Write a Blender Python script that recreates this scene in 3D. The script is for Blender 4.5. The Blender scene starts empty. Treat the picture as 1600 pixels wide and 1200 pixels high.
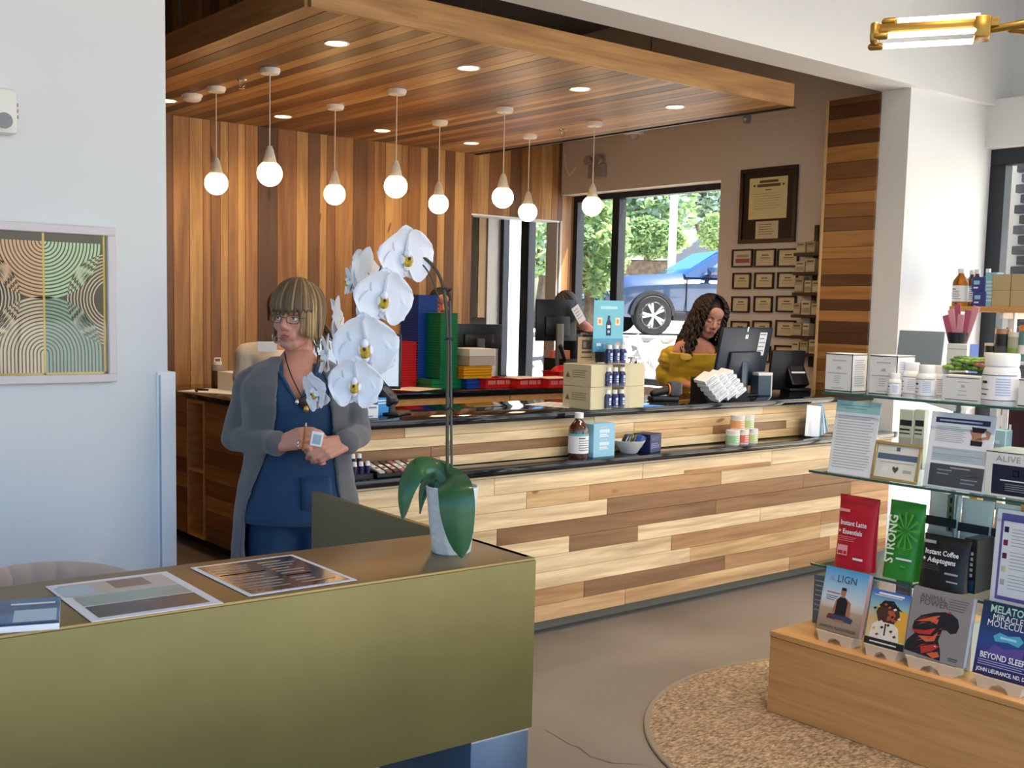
import bpy, bmesh, math, random
from mathutils import Vector, Matrix, noise
random.seed(7)
C = bpy.context.scene.collection
SC = bpy.context.scene
PI = math.pi
# ---------------------------------------------------------------- camera
FOC, CX, CY, ROLL, PITCH, YAW, CAMH = 1762.25, 773.58, 654.78, .0216339, .0985252, .893948, 1.62
_cr, _sr, _cp, _sp = math.cos(ROLL), math.sin(ROLL), math.cos(PITCH), math.sin(PITCH)
RM = Matrix(((_cr, -_sr, 0), (_sr, _cr, 0), (0, 0, 1))) @ Matrix(((1, 0, 0), (0, _cp, -_sp), (0, _sp, _cp)))
LEVEL = Matrix(((math.sin(YAW), -math.cos(YAW), 0), (0, 0, -1), (math.cos(YAW), math.sin(YAW), 0)))
CM = RM @ LEVEL                       # world -> camera (x right, y down, z forward)
CAMO = Vector((0, 0, CAMH))
cam = bpy.data.cameras.new('camera'); camo = bpy.data.objects.new('camera', cam); C.objects.link(camo)
cam.sensor_width = 36; cam.lens = FOC / 1600 * 36
cam.shift_x = (800 - CX) / 1600; cam.shift_y = (CY - 600) / 1600
cam.clip_start = .05; cam.clip_end = 500
mw = Matrix((CM[0], -CM[1], -CM[2])).transposed().to_4x4(); mw.translation = CAMO
camo.matrix_world = mw
SC.camera = camo
# ---------------------------------------------------------------- light, world, exposure
SC.view_settings.view_transform = 'Standard'
SC.view_settings.look = 'None'
SC.view_settings.gamma = 1
SC.view_settings.use_curve_mapping = False
SC.view_settings.exposure = 0.0
SKY, SUN, BULB, DOWN = .55, 25.0, 20.0, 16.0
ADDED_LAMP = 10.5
w = bpy.data.worlds.new('world'); SC.world = w; w.use_nodes = True
nt = w.node_tree; bg = nt.nodes['Background']
sky = nt.nodes.new('ShaderNodeTexSky'); sky.sky_type = 'NISHITA'; sky.sun_disc = False
sky.sun_elevation = math.radians(52); sky.sun_rotation = math.radians(130); sky.air_density = 1.0; sky.dust_density = 2.5; sky.ozone_density = 1.0
hs = nt.nodes.new('ShaderNodeHueSaturation'); hs.inputs['Saturation'].default_value = 1.6; nt.links.new(sky.outputs[0], hs.inputs['Color']); nt.links.new(hs.outputs[0], bg.inputs[0]); bg.inputs[1].default_value = SKY
sl = bpy.data.lights.new('sun', 'SUN'); sl.energy = SUN; sl.angle = .009; sl.color = (1, .95, .87)
so = bpy.data.objects.new('sun', sl); C.objects.link(so)
so.rotation_euler = Vector((-.62, .5, -1.6)).to_track_quat('-Z', 'Y').to_euler()
so.location = (0, 0, 12)

# ---------------------------------------------------------------- pixel -> real point on a real plane
def ray(u, v): return CM.transposed() @ Vector(((u - CX) / FOC, (v - CY) / FOC, 1))
def _h(u, v, i, val):
    d = ray(u, v); return CAMO + d * ((val - CAMO[i]) / d[i])
def hx(u, v, x): return _h(u, v, 0, x)
def hy(u, v, y): return _h(u, v, 1, y)
def hz(u, v, z): return _h(u, v, 2, z)
def hd(u, v, t): return CAMO + ray(u, v) * t

# ---------------------------------------------------------------- materials
def lin(c):
    if isinstance(c, str): c = tuple(int(c[i:i + 2], 16) for i in (0, 2, 4))
    return tuple((x / 255 / 12.92) if x / 255 <= .04045 else ((x / 255 + .055) / 1.055) ** 2.4 for x in c)
MATS = {}
def mat(name, col=None, rough=.5, metal=0, emit=0, trans=0, nscale=0, namt=.06, bump=0, bscale=60, spec=.5, coat=0, alpha=1, ior=1.45, sss=0, stretch=None, sheen=0):
    if name in MATS: return MATS[name]
    m = bpy.data.materials.new(name); m.use_nodes = True; MATS[name] = m
    t = m.node_tree; b = t.nodes['Principled BSDF']; c = lin(col) if col is not None else (.8, .8, .8)
    b.inputs['Base Color'].default_value = (*c, 1); b.inputs['Roughness'].default_value = rough
    b.inputs['Metallic'].default_value = metal; b.inputs['IOR'].default_value = ior
    b.inputs['Specular IOR Level'].default_value = spec
    b.inputs['Transmission Weight'].default_value = trans; b.inputs['Coat Weight'].default_value = coat
    b.inputs['Alpha'].default_value = alpha
    if sheen: b.inputs['Sheen Weight'].default_value = sheen
    if sss:
        b.inputs['Subsurface Weight'].default_value = sss; b.inputs['Subsurface Radius'].default_value = (.012, .004, .002)
        b.inputs['Subsurface Scale'].default_value = .5
    if emit:
        b.inputs['Emission Color'].default_value = (*c, 1); b.inputs['Emission Strength'].default_value = emit
    tc = t.nodes.new('ShaderNodeTexCoord')
    vec = tc.outputs['Object']
    if stretch:
        mp = t.nodes.new('ShaderNodeMapping'); mp.inputs['Scale'].default_value = stretch; t.links.new(vec, mp.inputs[0]); vec = mp.outputs[0]
    if nscale:
        n = t.nodes.new('ShaderNodeTexNoise'); n.inputs['Scale'].default_value = nscale; n.inputs['Detail'].default_value = 5
        t.links.new(vec, n.inputs[0])
        r = t.nodes.new('ShaderNodeValToRGB'); r.color_ramp.elements[0].position = .3; r.color_ramp.elements[1].position = .7
        r.color_ramp.elements[0].color = (*[x * (1 - namt * 2.2) for x in c], 1); r.color_ramp.elements[1].color = (*[min(1, x * (1 + namt * 2.2)) for x in c], 1)
        t.links.new(n.outputs[0], r.inputs[0]); t.links.new(r.outputs[0], b.inputs['Base Color'])
    if bump:
        n2 = t.nodes.new('ShaderNodeTexNoise'); n2.inputs['Scale'].default_value = bscale; n2.inputs['Detail'].default_value = 3
        t.links.new(vec, n2.inputs[0])
        bp = t.nodes.new('ShaderNodeBump'); bp.inputs['Strength'].default_value = bump; bp.inputs['Distance'].default_value = .01
        t.links.new(n2.outputs[0], bp.inputs['Height']); t.links.new(bp.outputs[0], b.inputs['Normal'])
    return m

def wood_mat(name, rough=.42, base=None, gain=1.0, streak=.55, fine=1.0):
    """grain along local X; the tone of each board comes from its object colour"""
    m = bpy.data.materials.new(name); m.use_nodes = True; MATS[name] = m
    t = m.node_tree; b = t.nodes['Principled BSDF']; N = t.nodes.new; L = t.links.new
    oi = N('ShaderNodeObjectInfo'); tc = N('ShaderNodeTexCoord')
    mu = N('ShaderNodeVectorMath'); mu.operation = 'SCALE'; mu.inputs[0].default_value = (31, 17, 23); L(oi.outputs['Random'], mu.inputs['Scale'])
    def noise_(sc, scale, det, dist):
        mp = N('ShaderNodeMapping'); mp.inputs['Scale'].default_value = sc; L(tc.outputs['Object'], mp.inputs[0])
        ad = N('ShaderNodeVectorMath'); ad.operation = 'ADD'; L(mp.outputs[0], ad.inputs[0]); L(mu.outputs[0], ad.inputs[1])
        n = N('ShaderNodeTexNoise'); n.inputs['Scale'].default_value = scale; n.inputs['Detail'].default_value = det; n.inputs['Distortion'].default_value = dist
        L(ad.outputs[0], n.inputs[0]); return n.outputs[0]
    def ramp(src, p0, p1, c0, c1):
        r = N('ShaderNodeValToRGB'); e = r.color_ramp.elements
        e[0].position = p0; e[1].position = p1; e[0].color = (*c0, 1); e[1].color = (*c1, 1); L(src, r.inputs[0]); return r.outputs[0]
    def mul(a, bb, fac=1):
        x = N('ShaderNodeMix'); x.data_type = 'RGBA'; x.blend_type = 'MULTIPLY'; x.inputs[0].default_value = fac
        L(a, x.inputs[6]); L(bb, x.inputs[7]); return x.outputs[2]
    g1 = ramp(noise_((.9, 14, 14), 2.2, 6, .6), .3, .72, (.74 * gain, .70 * gain, .66 * gain), (1.1 * gain, 1.1 * gain, 1.1 * gain))
    g2 = ramp(noise_((.35, 4.5, 4.5), 1.6, 3, 1.2), .5, .66, (1, 1, 1), (1 - streak * .5, 1 - streak * .62, 1 - streak * .72))
    g3 = ramp(noise_((6, 160 * fine, 160 * fine), 1.0, 2, 0), .35, .65, (.93, .92, .9), (1.04, 1.04, 1.04))
    g4 = ramp(noise_((3.2, 9, 9), 1.3, 1, .2), .765, .80, (1, 1, 1), (.45, .34, .26))
    if base: 
        rgb = N('ShaderNodeRGB'); rgb.outputs[0].default_value = (*lin(base), 1); col = rgb.outputs[0]
    else: col = oi.outputs['Color']
    for g in (g1, g2, g3, g4): col = mul(col, g)
    L(col, b.inputs['Base Color']); b.inputs['Roughness'].default_value = rough
    bp = N('ShaderNodeBump'); bp.inputs['Strength'].default_value = .12; bp.inputs['Distance'].default_value = .004
    L(noise_((4, 120, 120), 1, 2, 0), bp.inputs['Height']); L(bp.outputs[0], b.inputs['Normal'])
    return m
WOOD = wood_mat('board wood')
WOOD_DARKSIDE = wood_mat('cabinet wood', base='8a5c34')
OAK = mat('oak veneer', 'cc985e', .4, nscale=1.6, namt=.07, stretch=(9, 1.2, 26), bump=.03, bscale=8)
B_PALE, B_HONEY, B_MID, B_BROWN, B_DARK = [lin(x) for x in ('c79a60', 'b1804a', '946437', '79502d', '5c3b23')]
W_PALE, W_HONEY, W_MID, W_BROWN, W_DARK = [lin(x) for x in ('f0d6aa', 'e0bb85', 'bb9060', '96704a', '6a472c')]

def floor_mat():
    m = bpy.data.materials.new('polished concrete'); m.use_nodes = True; t = m.node_tree; b = t.nodes['Principled BSDF']; N = t.nodes.new; L = t.links.new
    tc = N('ShaderNodeTexCoord'); n = N('ShaderNodeTexNoise'); n.inputs['Scale'].default_value = .9; n.inputs['Detail'].default_value = 9; n.inputs['Distortion'].default_value = .5
    L(tc.outputs['Object'], n.inputs[0]); r = N('ShaderNodeValToRGB'); r.color_ramp.elements[0].position = .3; r.color_ramp.elements[1].position = .72
    r.color_ramp.elements[0].color = (*lin('756d64'), 1); r.color_ramp.elements[1].color = (*lin('918880'), 1); L(n.outputs[0], r.inputs[0])
    n2 = N('ShaderNodeTexNoise'); n2.inputs['Scale'].default_value = 45; n2.inputs['Detail'].default_value = 4; L(tc.outputs['Object'], n2.inputs[0])
    r2 = N('ShaderNodeValToRGB'); r2.color_ramp.elements[0].color = (.86, .86, .86, 1); r2.color_ramp.elements[1].color = (1.06, 1.06, 1.06, 1); L(n2.outputs[0], r2.inputs[0])
    x = N('ShaderNodeMix'); x.data_type = 'RGBA'; x.blend_type = 'MULTIPLY'; x.inputs[0].default_value = 1; L(r.outputs[0], x.inputs[6]); L(r2.outputs[0], x.inputs[7])
    L(x.outputs[2], b.inputs['Base Color']); b.inputs['Roughness'].default_value = .38
    r3 = N('ShaderNodeMapRange'); r3.inputs['To Min'].default_value = .3; r3.inputs['To Max'].default_value = .5; L(n.outputs[0], r3.inputs[0]); L(r3.outputs[0], b.inputs['Roughness'])
    return m
FLOOR = floor_mat()
def glass_mat(name, tint=(1, 1, 1), refl=.08):
    m = bpy.data.materials.new(name); m.use_nodes = True; MATS[name] = m; t = m.node_tree; t.nodes.remove(t.nodes['Principled BSDF']); N = t.nodes.new; L = t.links.new
    a = N('ShaderNodeBsdfTransparent'); a.inputs[0].default_value = (*tint, 1); g = N('ShaderNodeBsdfGlossy'); g.inputs['Roughness'].default_value = .02
    f = N('ShaderNodeFresnel'); f.inputs[0].default_value = 1.35; mx = N('ShaderNodeMixShader'); ge = N('ShaderNodeNewGeometry'); iv = N('ShaderNodeMath'); iv.operation = 'SUBTRACT'; iv.inputs[0].default_value = 1; L(ge.outputs['Backfacing'], iv.inputs[1]); mm = N('ShaderNodeMath'); mm.operation = 'MULTIPLY'; L(f.outputs[0], mm.inputs[0]); L(iv.outputs[0], mm.inputs[1]); L(mm.outputs[0], mx.inputs[0]); L(a.outputs[0], mx.inputs[1]); L(g.outputs[0], mx.inputs[2])
    L(mx.outputs[0], t.nodes['Material Output'].inputs[0]); return m
GLASS = glass_mat('window glass', (.97, .985, .98)); ACRYL = glass_mat('clear acrylic', (.96, .97, .98)); SHELFGLASS = glass_mat('shelf glass', (.82, .93, .9))
M = dict(
    wall=mat('white wall paint', 'dfe1e2', .6, bump=.02, bscale=300), walldim=mat('shaded white wall paint', 'c3b8ae', .7), ceil=mat('ceiling paint', 'b4b2ae', .8),  # walldim is the white paint greyed to stand for shade
    black=mat('black plastic', '17181b', .35), dkmetal=mat('dark window metal', '262b33', .4, .3), slate=mat('black stone top', '11151c', .07, nscale=300, namt=.2),
    white=mat('white plastic', 'e8e6e2', .4), offwhite=mat('off white card', 'ddd9d0', .6), paper=mat('white paper', 'ecebee', .55), trimw=mat('white trim', 'e9ebee', .45),
    brass=mat('brushed bronze', '846f46', .38, .75, bump=.03, bscale=30, stretch=(1, 60, 60)), olive=mat('bronze panel', '71693c', .42, .45, nscale=3, namt=.05), steel=mat('blue grey steel', '4d6078', .35, .6),
    gold=mat('gold brass', 'b08a45', .3, .9), chrome=mat('chrome', 'c9ccd0', .18, 1), grey=mat('grey plastic', '8b8f92', .5), dgrey=mat('dark grey print', '4a4c50', .6), mgrey=mat('grey print', '9a9ca2', .6),
    kraft=mat('beige card', 'cfc4a0', .6), kraftd=mat('brown card', 'a98f6c', .6), navy=mat('navy print', '1c2550', .45), blue=mat('blue print', '2f57a8', .45), teal=mat('teal print', '5fb6c6', .5), ltblue=mat('light blue card', '8fc4dc', .5),
    red=mat('red plastic', 'c0181e', .35), green=mat('green plastic', '0f7a4c', .35), bluep=mat('blue plastic', '16459c', .35), yellow=mat('yellow plastic', 'dfa210', .4),
    skin=mat('skin', 'c98e78', .5, sss=.12, nscale=30, namt=.04), skinp=mat('rosy skin', 'bd7a68', .5, sss=.12), lips=mat('lips', '9a4a4c', .4), amber=mat('amber glass', '4a2208', .08, coat=1), amberlit=mat('amber glass thin', 'b06a10', .08, trans=.7),
    orange=mat('orange print', 'd9853e', .5), purple=mat('purple print', '6b5fa6', .5), redp=mat('red print', 'b3262c', .5), greenp=mat('green print', '6fae5a', .5), tealp=mat('soft teal print', 'a9cdd0', .55), cream=mat('cream print', 'e6d7b4', .6),
    soil=mat('bark', '5a4130', .9, nscale=60, namt=.3), leaf=mat('orchid leaf', '2c5a30', .32, nscale=9, namt=.12, coat=.2), petal=mat('white petal', 'f1eff2', .5, sss=.1), lipy=mat('yellow lip', 'd2ab2c', .5, nscale=120, namt=.3),
    stem=mat('green stem', '4a4a2a', .5), jute=None)
# ---------------------------------------------------------------- mesh helpers
class MB:
    def __init__(s): s.v, s.f, s.m, s.s = [], [], [], []
    def add(s, vs, fs, m=0, sm=False):
        o = len(s.v); s.v += [tuple(p) for p in vs]
        for f in fs: s.f.append(tuple(i + o for i in f)); s.m.append(m); s.s.append(sm)
        return s
    def bx(s, x0, x1, y0, y1, z0, z1, m=0, T=None):
        vs = [Vector((x, y, z)) for z in (z0, z1) for y in (y0, y1) for x in (x0, x1)]
        if T is not None: vs = [T @ p for p in vs]
        return s.add(vs, [(0, 2, 3, 1), (4, 5, 7, 6), (0, 1, 5, 4), (2, 6, 7, 3), (0, 4, 6, 2), (1, 3, 7, 5)], m)
    def box(s, c, d, m=0, T=None):
        return s.bx(c[0] - d[0] / 2, c[0] + d[0] / 2, c[1] - d[1] / 2, c[1] + d[1] / 2, c[2] - d[2] / 2, c[2] + d[2] / 2, m, T)
    def rb(s, x0, x1, y0, y1, z0, z1, r=.004, m=0, seg=2, T=None):
        bm = bmesh.new(); bmesh.ops.create_cube(bm, size=1)
        for v in bm.verts: v.co = Vector(((x0 + x1) / 2 + v.co.x * (x1 - x0), (y0 + y1) / 2 + v.co.y * (y1 - y0), (z0 + z1) / 2 + v.co.z * (z1 - z0)))
        r = min(r, (x1 - x0) * .45, (y1 - y0) * .45, (z1 - z0) * .45)
        bmesh.ops.bevel(bm, geom=list(bm.edges), offset=r, segments=seg, affect='EDGES', profile=.5)
        bm.verts.index_update(); vs = [v.co.copy() for v in bm.verts]
        if T is not None: vs = [T @ p for p in vs]
        s.add(vs, [[v.index for v in f.verts] for f in bm.faces], m, True); bm.free(); return s
    def loft(s, rings, m=0, closed=True, caps=True, sm=True):
        n = len(rings[0]); vs = [p for r in rings for p in r]; fs = []
        for i in range(len(rings) - 1):
            for j in range(n if closed else n - 1):
                k = (j + 1) % n; fs.append((i * n + j, i * n + k, (i + 1) * n + k, (i + 1) * n + j))
        if caps and closed: fs.append(tuple(range(n - 1, -1, -1))); fs.append(tuple((len(rings) - 1) * n + j for j in range(n)))
        return s.add(vs, fs, m, sm)
    def lathe(s, prof, n=24, c=(0, 0, 0), m=0, T=None, caps=True):
        rings = [[Vector((c[0] + max(r, 1e-5) * math.cos(2 * PI * j / n), c[1] + max(r, 1e-5) * math.sin(2 * PI * j / n), c[2] + z)) for j in range(n)] for r, z in prof]
        if T is not None: rings = [[T @ p for p in r] for r in rings]
        return s.loft(rings, m, True, caps)
    def tube(s, pts, r, n=8, m=0, caps=True, flat=1.0):
        pts = [Vector(p) for p in pts]; rr = r if isinstance(r, (list, tuple)) else [r] * len(pts); rings = []; up = None
        for i, p in enumerate(pts):
            d = (pts[min(i + 1, len(pts) - 1)] - pts[max(i - 1, 0)])
            d = d.normalized() if d.length > 1e-9 else Vector((0, 0, 1))
            if up is None: up = Vector((0, 0, 1)) if abs(d.z) < .9 else Vector((1, 0, 0))
            a = d.cross(up); a = a.normalized() if a.length > 1e-6 else d.orthogonal().normalized(); b = a.cross(d).normalized(); up = b
            rings.append([p + a * (math.cos(2 * PI * j / n) * rr[i]) + b * (math.sin(2 * PI * j / n) * rr[i] * flat) for j in range(n)])
        return s.loft(rings, m, True, caps)
    def cyl(s, p0, p1, r0, r1=None, n=20, m=0): return s.tube([p0, p1], [r0, r0 if r1 is None else r1], n, m)
    def ell(s, c, r, n=16, k=10, m=0, T=None):
        rings = []
        for i in range(k + 1):
            t = PI * i / k; q = max(math.sin(t), 1e-4)
            rings.append([Vector((r[0] * q * math.cos(2 * PI * j / n), r[1] * q * math.sin(2 * PI * j / n), -r[2] * math.cos(t))) for j in range(n)])
        if T is not None: rings = [[T @ p for p in g] for g in rings]
        c = Vector(c); return s.loft([[p + c for p in g] for g in rings], m)
    def cap(s, p0, p1, r0, r1=None, n=12, m=0):
        r1 = r0 if r1 is None else r1; p0, p1 = Vector(p0), Vector(p1); d = p1 - p0; L = max(d.length, 1e-6); d = d / L
        pts, rs = [], []
        for i in range(7): a = PI / 2 * i / 6; pts.append(p0 - d * r0 * math.cos(a)); rs.append(max(r0 * math.sin(a), 1e-4))
        for i in range(7): a = PI / 2 * i / 6; pts.append(p1 + d * r1 * math.sin(a)); rs.append(max(r1 * math.cos(a), 1e-4))
        return s.tube(pts, rs, n, m)
    def prism(s, poly, F, th, m=0, sm=False):
        n = len(poly); a = [F @ Vector((x, y, 0)) for x, y in poly]; b = [F @ Vector((x, y, th)) for x, y in poly]
        fs = [tuple(range(n - 1, -1, -1)), tuple(range(n, 2 * n))] + [(i, (i + 1) % n, n + (i + 1) % n, n + i) for i in range(n)]
        return s.add(a + b, fs, m, sm)
    def quad(s, F, u0, v0, u1, v1, n=0, m=0):
        return s.add([F @ Vector((u0, v0, n)), F @ Vector((u1, v0, n)), F @ Vector((u1, v1, n)), F @ Vector((u0, v1, n))], [(0, 1, 2, 3)], m)
    def poly(s, F, pts, n=0, m=0): return s.add([F @ Vector((x, y, n)) for x, y in pts], [tuple(range(len(pts)))], m)
    def mesh(s, name, mats, recalc=True, sharp=.7):
        me = bpy.data.meshes.new(name); me.from_pydata(s.v, [], s.f)
        me.polygons.foreach_set('material_index', s.m); me.polygons.foreach_set('use_smooth', s.s)
        for k in (mats if isinstance(mats, (list, tuple)) else [mats]): me.materials.append(k)
        if recalc:
            bm = bmesh.new(); bm.from_mesh(me); bmesh.ops.recalc_face_normals(bm, faces=bm.faces); bm.to_mesh(me); bm.free()
        if any(s.s): me.set_sharp_from_angle(angle=sharp)
        me.update(); return me
def FR(o, u, v):
    u, v = Vector(u).normalized(), Vector(v).normalized(); n = u.cross(v)
    f = Matrix((u, v, n)).transposed().to_4x4(); f.translation = Vector(o); return f
def link(name, me, parent=None, loc=(0, 0, 0), rz=0, color=None):
    o = bpy.data.objects.new(name, me); C.objects.link(o); o.location = loc; o.rotation_euler = (0, 0, rz)
    if parent is not None: o.parent = parent
    if color is not None: o.color = (*color[:3], 1)
    return o
def obj(name, mb, mats, parent=None, loc=(0, 0, 0), rz=0, color=None, recalc=True, sharp=.7):
    return link(name, mb.mesh(name, mats, recalc, sharp), parent, loc, rz, color)
def tag(o, label=None, cat=None, group=None, kind=None):
    if label: o['label'] = label
    if cat: o['category'] = cat
    if group: o['group'] = group
    if kind: o['kind'] = kind
    return o
def thing(name, label, cat, loc=(0, 0, 0), rz=0, group=None):
    return tag(link(name, None, None, loc, rz), label, cat, group)
def copy_tree(o, parent=None):
    c = o.copy(); C.objects.link(c)
    if parent is not None: c.parent = parent
    for ch in list(o.children): copy_tree(ch, c)
    return c
def struct(o): o['kind'] = 'structure'; return o
def text(s, F, size, m, parent, name='lettering', ax='LEFT', shear=0, ex=0, sx=1, bold=0, up=.0008):
    cu = bpy.data.curves.new(name, 'FONT'); cu.body = s; cu.size = size; cu.align_x = ax; cu.shear = shear; cu.extrude = ex; cu.offset = bold; cu.resolution_u = 2
    cu.materials.append(m); o = bpy.data.objects.new(name, cu); C.objects.link(o); bpy.context.view_layer.update(); me = mesh_from(o); bpy.data.objects.remove(o); me.materials.clear(); me.materials.append(m); o = link(name, me, parent)
    o.matrix_local = F @ Matrix.Translation((0, 0, up)) @ Matrix.Diagonal((sx, 1, 1, 1)); return o
def deco(parent, F, rects, n=.0005, name='print'):
    """flat print: rects of (u0,v0,u1,v1,material) on the plane F"""
    mb = MB(); ms = []
    for i, r in enumerate(rects):
        if r[4] not in ms: ms.append(r[4])
        mb.quad(F, r[0], r[1], r[2], r[3], n + .00006 * (i % 7), ms.index(r[4]))
    return obj(name, mb, ms, parent, recalc=False)
def lines(u0, u1, v0, v1, k, m, fill=.45, jag=.25):
    out = []; st = (v1 - v0) / k
    for i in range(k): e = u1 - (u1 - u0) * jag * random.random(); out.append((u0, v1 - st * (i + fill), e, v1 - st * i, m))
    return out
FRONT = lambda d: FR((0, -d / 2, 0), (1, 0, 0), (0, 0, 1))     # front face of a thing that faces local -Y
def SIDE(w): return FR((w / 2, 0, 0), (0, 1, 0), (0, 0, 1))     # its +X side
def carton(name, label, cat, loc, rz, w, d, h, m, group=None, r=.002, pr=None, sp=None):
    o = tag(obj(name, MB().rb(-w / 2, w / 2, -d / 2, d / 2, 0, h, r, 0, 1), m, None, loc, rz), label, cat, group)
    if pr: deco(o, FRONT(d), pr)
    if sp: deco(o, SIDE(w), sp)
    return o
def mesh_from(o):
    dg = bpy.context.evaluated_depsgraph_get(); me = bpy.data.meshes.new_from_object(o.evaluated_get(dg)); return me
def fuse(name, mb, mats, voxel=.005, smooth=4, parent=None, loc=(0, 0, 0), rz=0, disp=0, dfreq=14, fac=.5):
    """join overlapping closed shapes into one continuous skin"""
    me = mb.mesh('tmp', mats); o = bpy.data.objects.new('tmp', me); C.objects.link(o)
    md = o.modifiers.new('r', 'REMESH'); md.mode = 'VOXEL'; md.voxel_size = voxel; md.use_smooth_shade = True
    if smooth: sm = o.modifiers.new('s', 'SMOOTH'); sm.iterations = smooth; sm.factor = fac
    bpy.context.view_layer.update(); out = mesh_from(o); bpy.data.objects.remove(o); out.name = name
    if disp:
        nn = [v.normal.copy() for v in out.vertices]; cc = []
        for v, nv in zip(out.vertices, nn):
            p = v.co * dfreq; cc += list(v.co + nv * disp * (noise.noise(p) + .6 * noise.noise(Vector((p.x * .6, p.y * .6, p.z * 2.3)))))
        out.vertices.foreach_set('co', cc); out.update()
    out.materials.clear()
    for k in (mats if isinstance(mats, (list, tuple)) else [mats]): out.materials.append(k)
    return link(name, out, parent, loc, rz)
def plank(parent, axis, c, L, W, T, tone, name='plank', mt=None, bev=.0018, nrm='y'):
    """a board centred at c: length L along axis, width W in the face, thickness T along nrm"""
    mb = MB().rb(-L / 2, L / 2, -W / 2, W / 2, -T / 2, T / 2, bev, 0, 1)
    o = link(name, mb.mesh(name, mt or WOOD), parent, c); o.color = (*tone, 1)
    X = dict(x=Vector((1, 0, 0)), y=Vector((0, 1, 0)), z=Vector((0, 0, 1)))[axis]; Nn = dict(x=Vector((1, 0, 0)), y=Vector((0, 1, 0)), z=Vector((0, 0, 1)))[nrm]
    Y = Nn.cross(X); R = Matrix((X, Y, Nn)).transposed().to_4x4(); R.translation = Vector(c); o.matrix_local = R; return o
def jit(c, a=.08): k = 1 + random.uniform(-a, a); return tuple(min(1, x * k) for x in c)
# ================================================================ THE ROOM
YB, XW, YF, ZS = 7.67, 6.87, 4.1, 2.90          # back wall, window wall, counter front, underside of the wood canopy
def sbox(name, x0, x1, y0, y1, z0, z1, m): return struct(obj(name, MB().bx(x0, x1, y0, y1, z0, z1), m))
fl = sbox('floor', -7, 8.0, -3.2, 10.3, -.15, 0, FLOOR)
cr = MB(); pts = [hz(u, v, .0012) for u, v in [(852, 1140), (872, 1152), (890, 1163), (905, 1168), (922, 1182), (940, 1187), (956, 1192), (985, 1193), (1018, 1197)]]
cr.tube(pts, [.0008, .0014, .001, .0016, .001, .0016, .0022, .001, .0007], 4, 0, True, .3); obj('crack', cr, mat('crack', '4c443c', .9), fl)
sbox('ceiling_front', -7, 7.95, -3.2, 4.31, 4.2, 4.35, M['ceil'])
sbox('ceiling_back', .6, 7.15, 4.31, 10.3, 4.0, 4.15, mat('shaded ceiling', '55504c', .9))  # dark colour stands for a ceiling that gets no light
wl = sbox('wall_left', -7, 1.70, YF, YF + .2, 0, 4.2, M['wall'])
sbox('wall_hall', .6, .8, YF + .2, 10.3, 0, 4.0, M['walldim'])
hd_ = sbox('wall_header', 1.70, 7.79, YF - .05, 4.31, 3.07, 4.2, M['wall'])
st = MB().bx(6.63, 7.80, YF, 4.31, 0, 3.07).bx(6.63, 6.87, 4.31, 4.71, 0, 3.06)
wf = struct(obj('wall_front', st, M['wall']))
# window wall with the big opening (window 1) and the one of the next room (window 2)
WALLG = mat('shaded window wall paint', 'cfc6bd', .7)  # white wall tinted grey brown for its lack of light
ww = MB().bx(XW, 7.14, 4.312, 5.83, 0, 4).bx(XW, 7.14, 5.83, YB, 0, .99).bx(XW, 7.14, 5.83, YB, 2.637, 4)
ww.bx(XW, 7.14, YB, 7.83, 0, 4).bx(XW, 7.14, 7.83, 8.72, 0, .9).bx(XW, 7.14, 7.83, 8.72, 2.637, 4).bx(XW, 7.14, 8.72, 10.3, 0, 4)
wr = struct(obj('wall_right', ww, WALLG))
def frame_window(name, x, y0, y1, z0, z1, muls, bar=.05, dp=.09, panes=True, mw=.085):
    o = struct(link(name, None, None, (x, y0, z0)))
    Y, Z = y1 - y0, z1 - z0
    def part(n, a, b, c, d): obj(n, MB().rb(-dp / 2, dp / 2, a, b, c, d, .003, 0, 1), M['dkmetal'], o)
    part('window_frame', 0, Y, Z - bar, Z); part('window_frame', 0, Y, 0, bar); part('window_frame', 0, bar, bar, Z - bar); part('window_frame', Y - bar, Y, bar, Z - bar)
    for q in muls: part('mullion', q - y0 - mw / 2, q - y0 + mw / 2, bar, Z - bar)
    e = [y0] + list(muls) + [y1]
    for a, b in zip(e[:-1], e[1:]):
        obj('pane', MB().bx(-.006, .006, a - y0 + .02, b - y0 - .02, .02, Z - .02), GLASS, o)
    return o
w1 = frame_window('window_1', 7.07, 5.83, YB, .99, 2.637, [7.13])
w2 = frame_window('window_2', 7.07, 7.83, 8.72, .9, 2.637, [8.35], mw=.12)
bm_ = bpy.data.materials.new('white daylight sheet'); bm_.use_nodes = True; _t = bm_.node_tree; _t.nodes.remove(_t.nodes['Principled BSDF']); _b = _t.nodes.new('ShaderNodeBsdfTranslucent'); _b.inputs[0].default_value = (.9, .92, .94, 1); _t.links.new(_b.outputs[0], _t.nodes['Material Output'].inputs[0])
obj('daylight_sheet', MB().bx(.03, .033, .585, .86, .04, 1.70), bm_, w2)  # translucent sheet added to stand for bright daylight in the left pane
# the wall at the far right with its storefront window
sbox('wall_storefront', 7.79, 7.95, -3.2, YF, 3.11, 4.2, M['wall'])
sbox('wall_storefront_low', 7.60, 7.80, -3.2, YF, 0, .28, M['wall'])
sbox('wall_bulkhead', 7.58, 7.95, -3.2, YF, 2.786, 3.11, M['wall'])
frame_window('window_3', 7.72, -3.2, YF, .28, 2.786, [-1.8, -.4, 1.0, 2.4], bar=.11, dp=.1)
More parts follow.
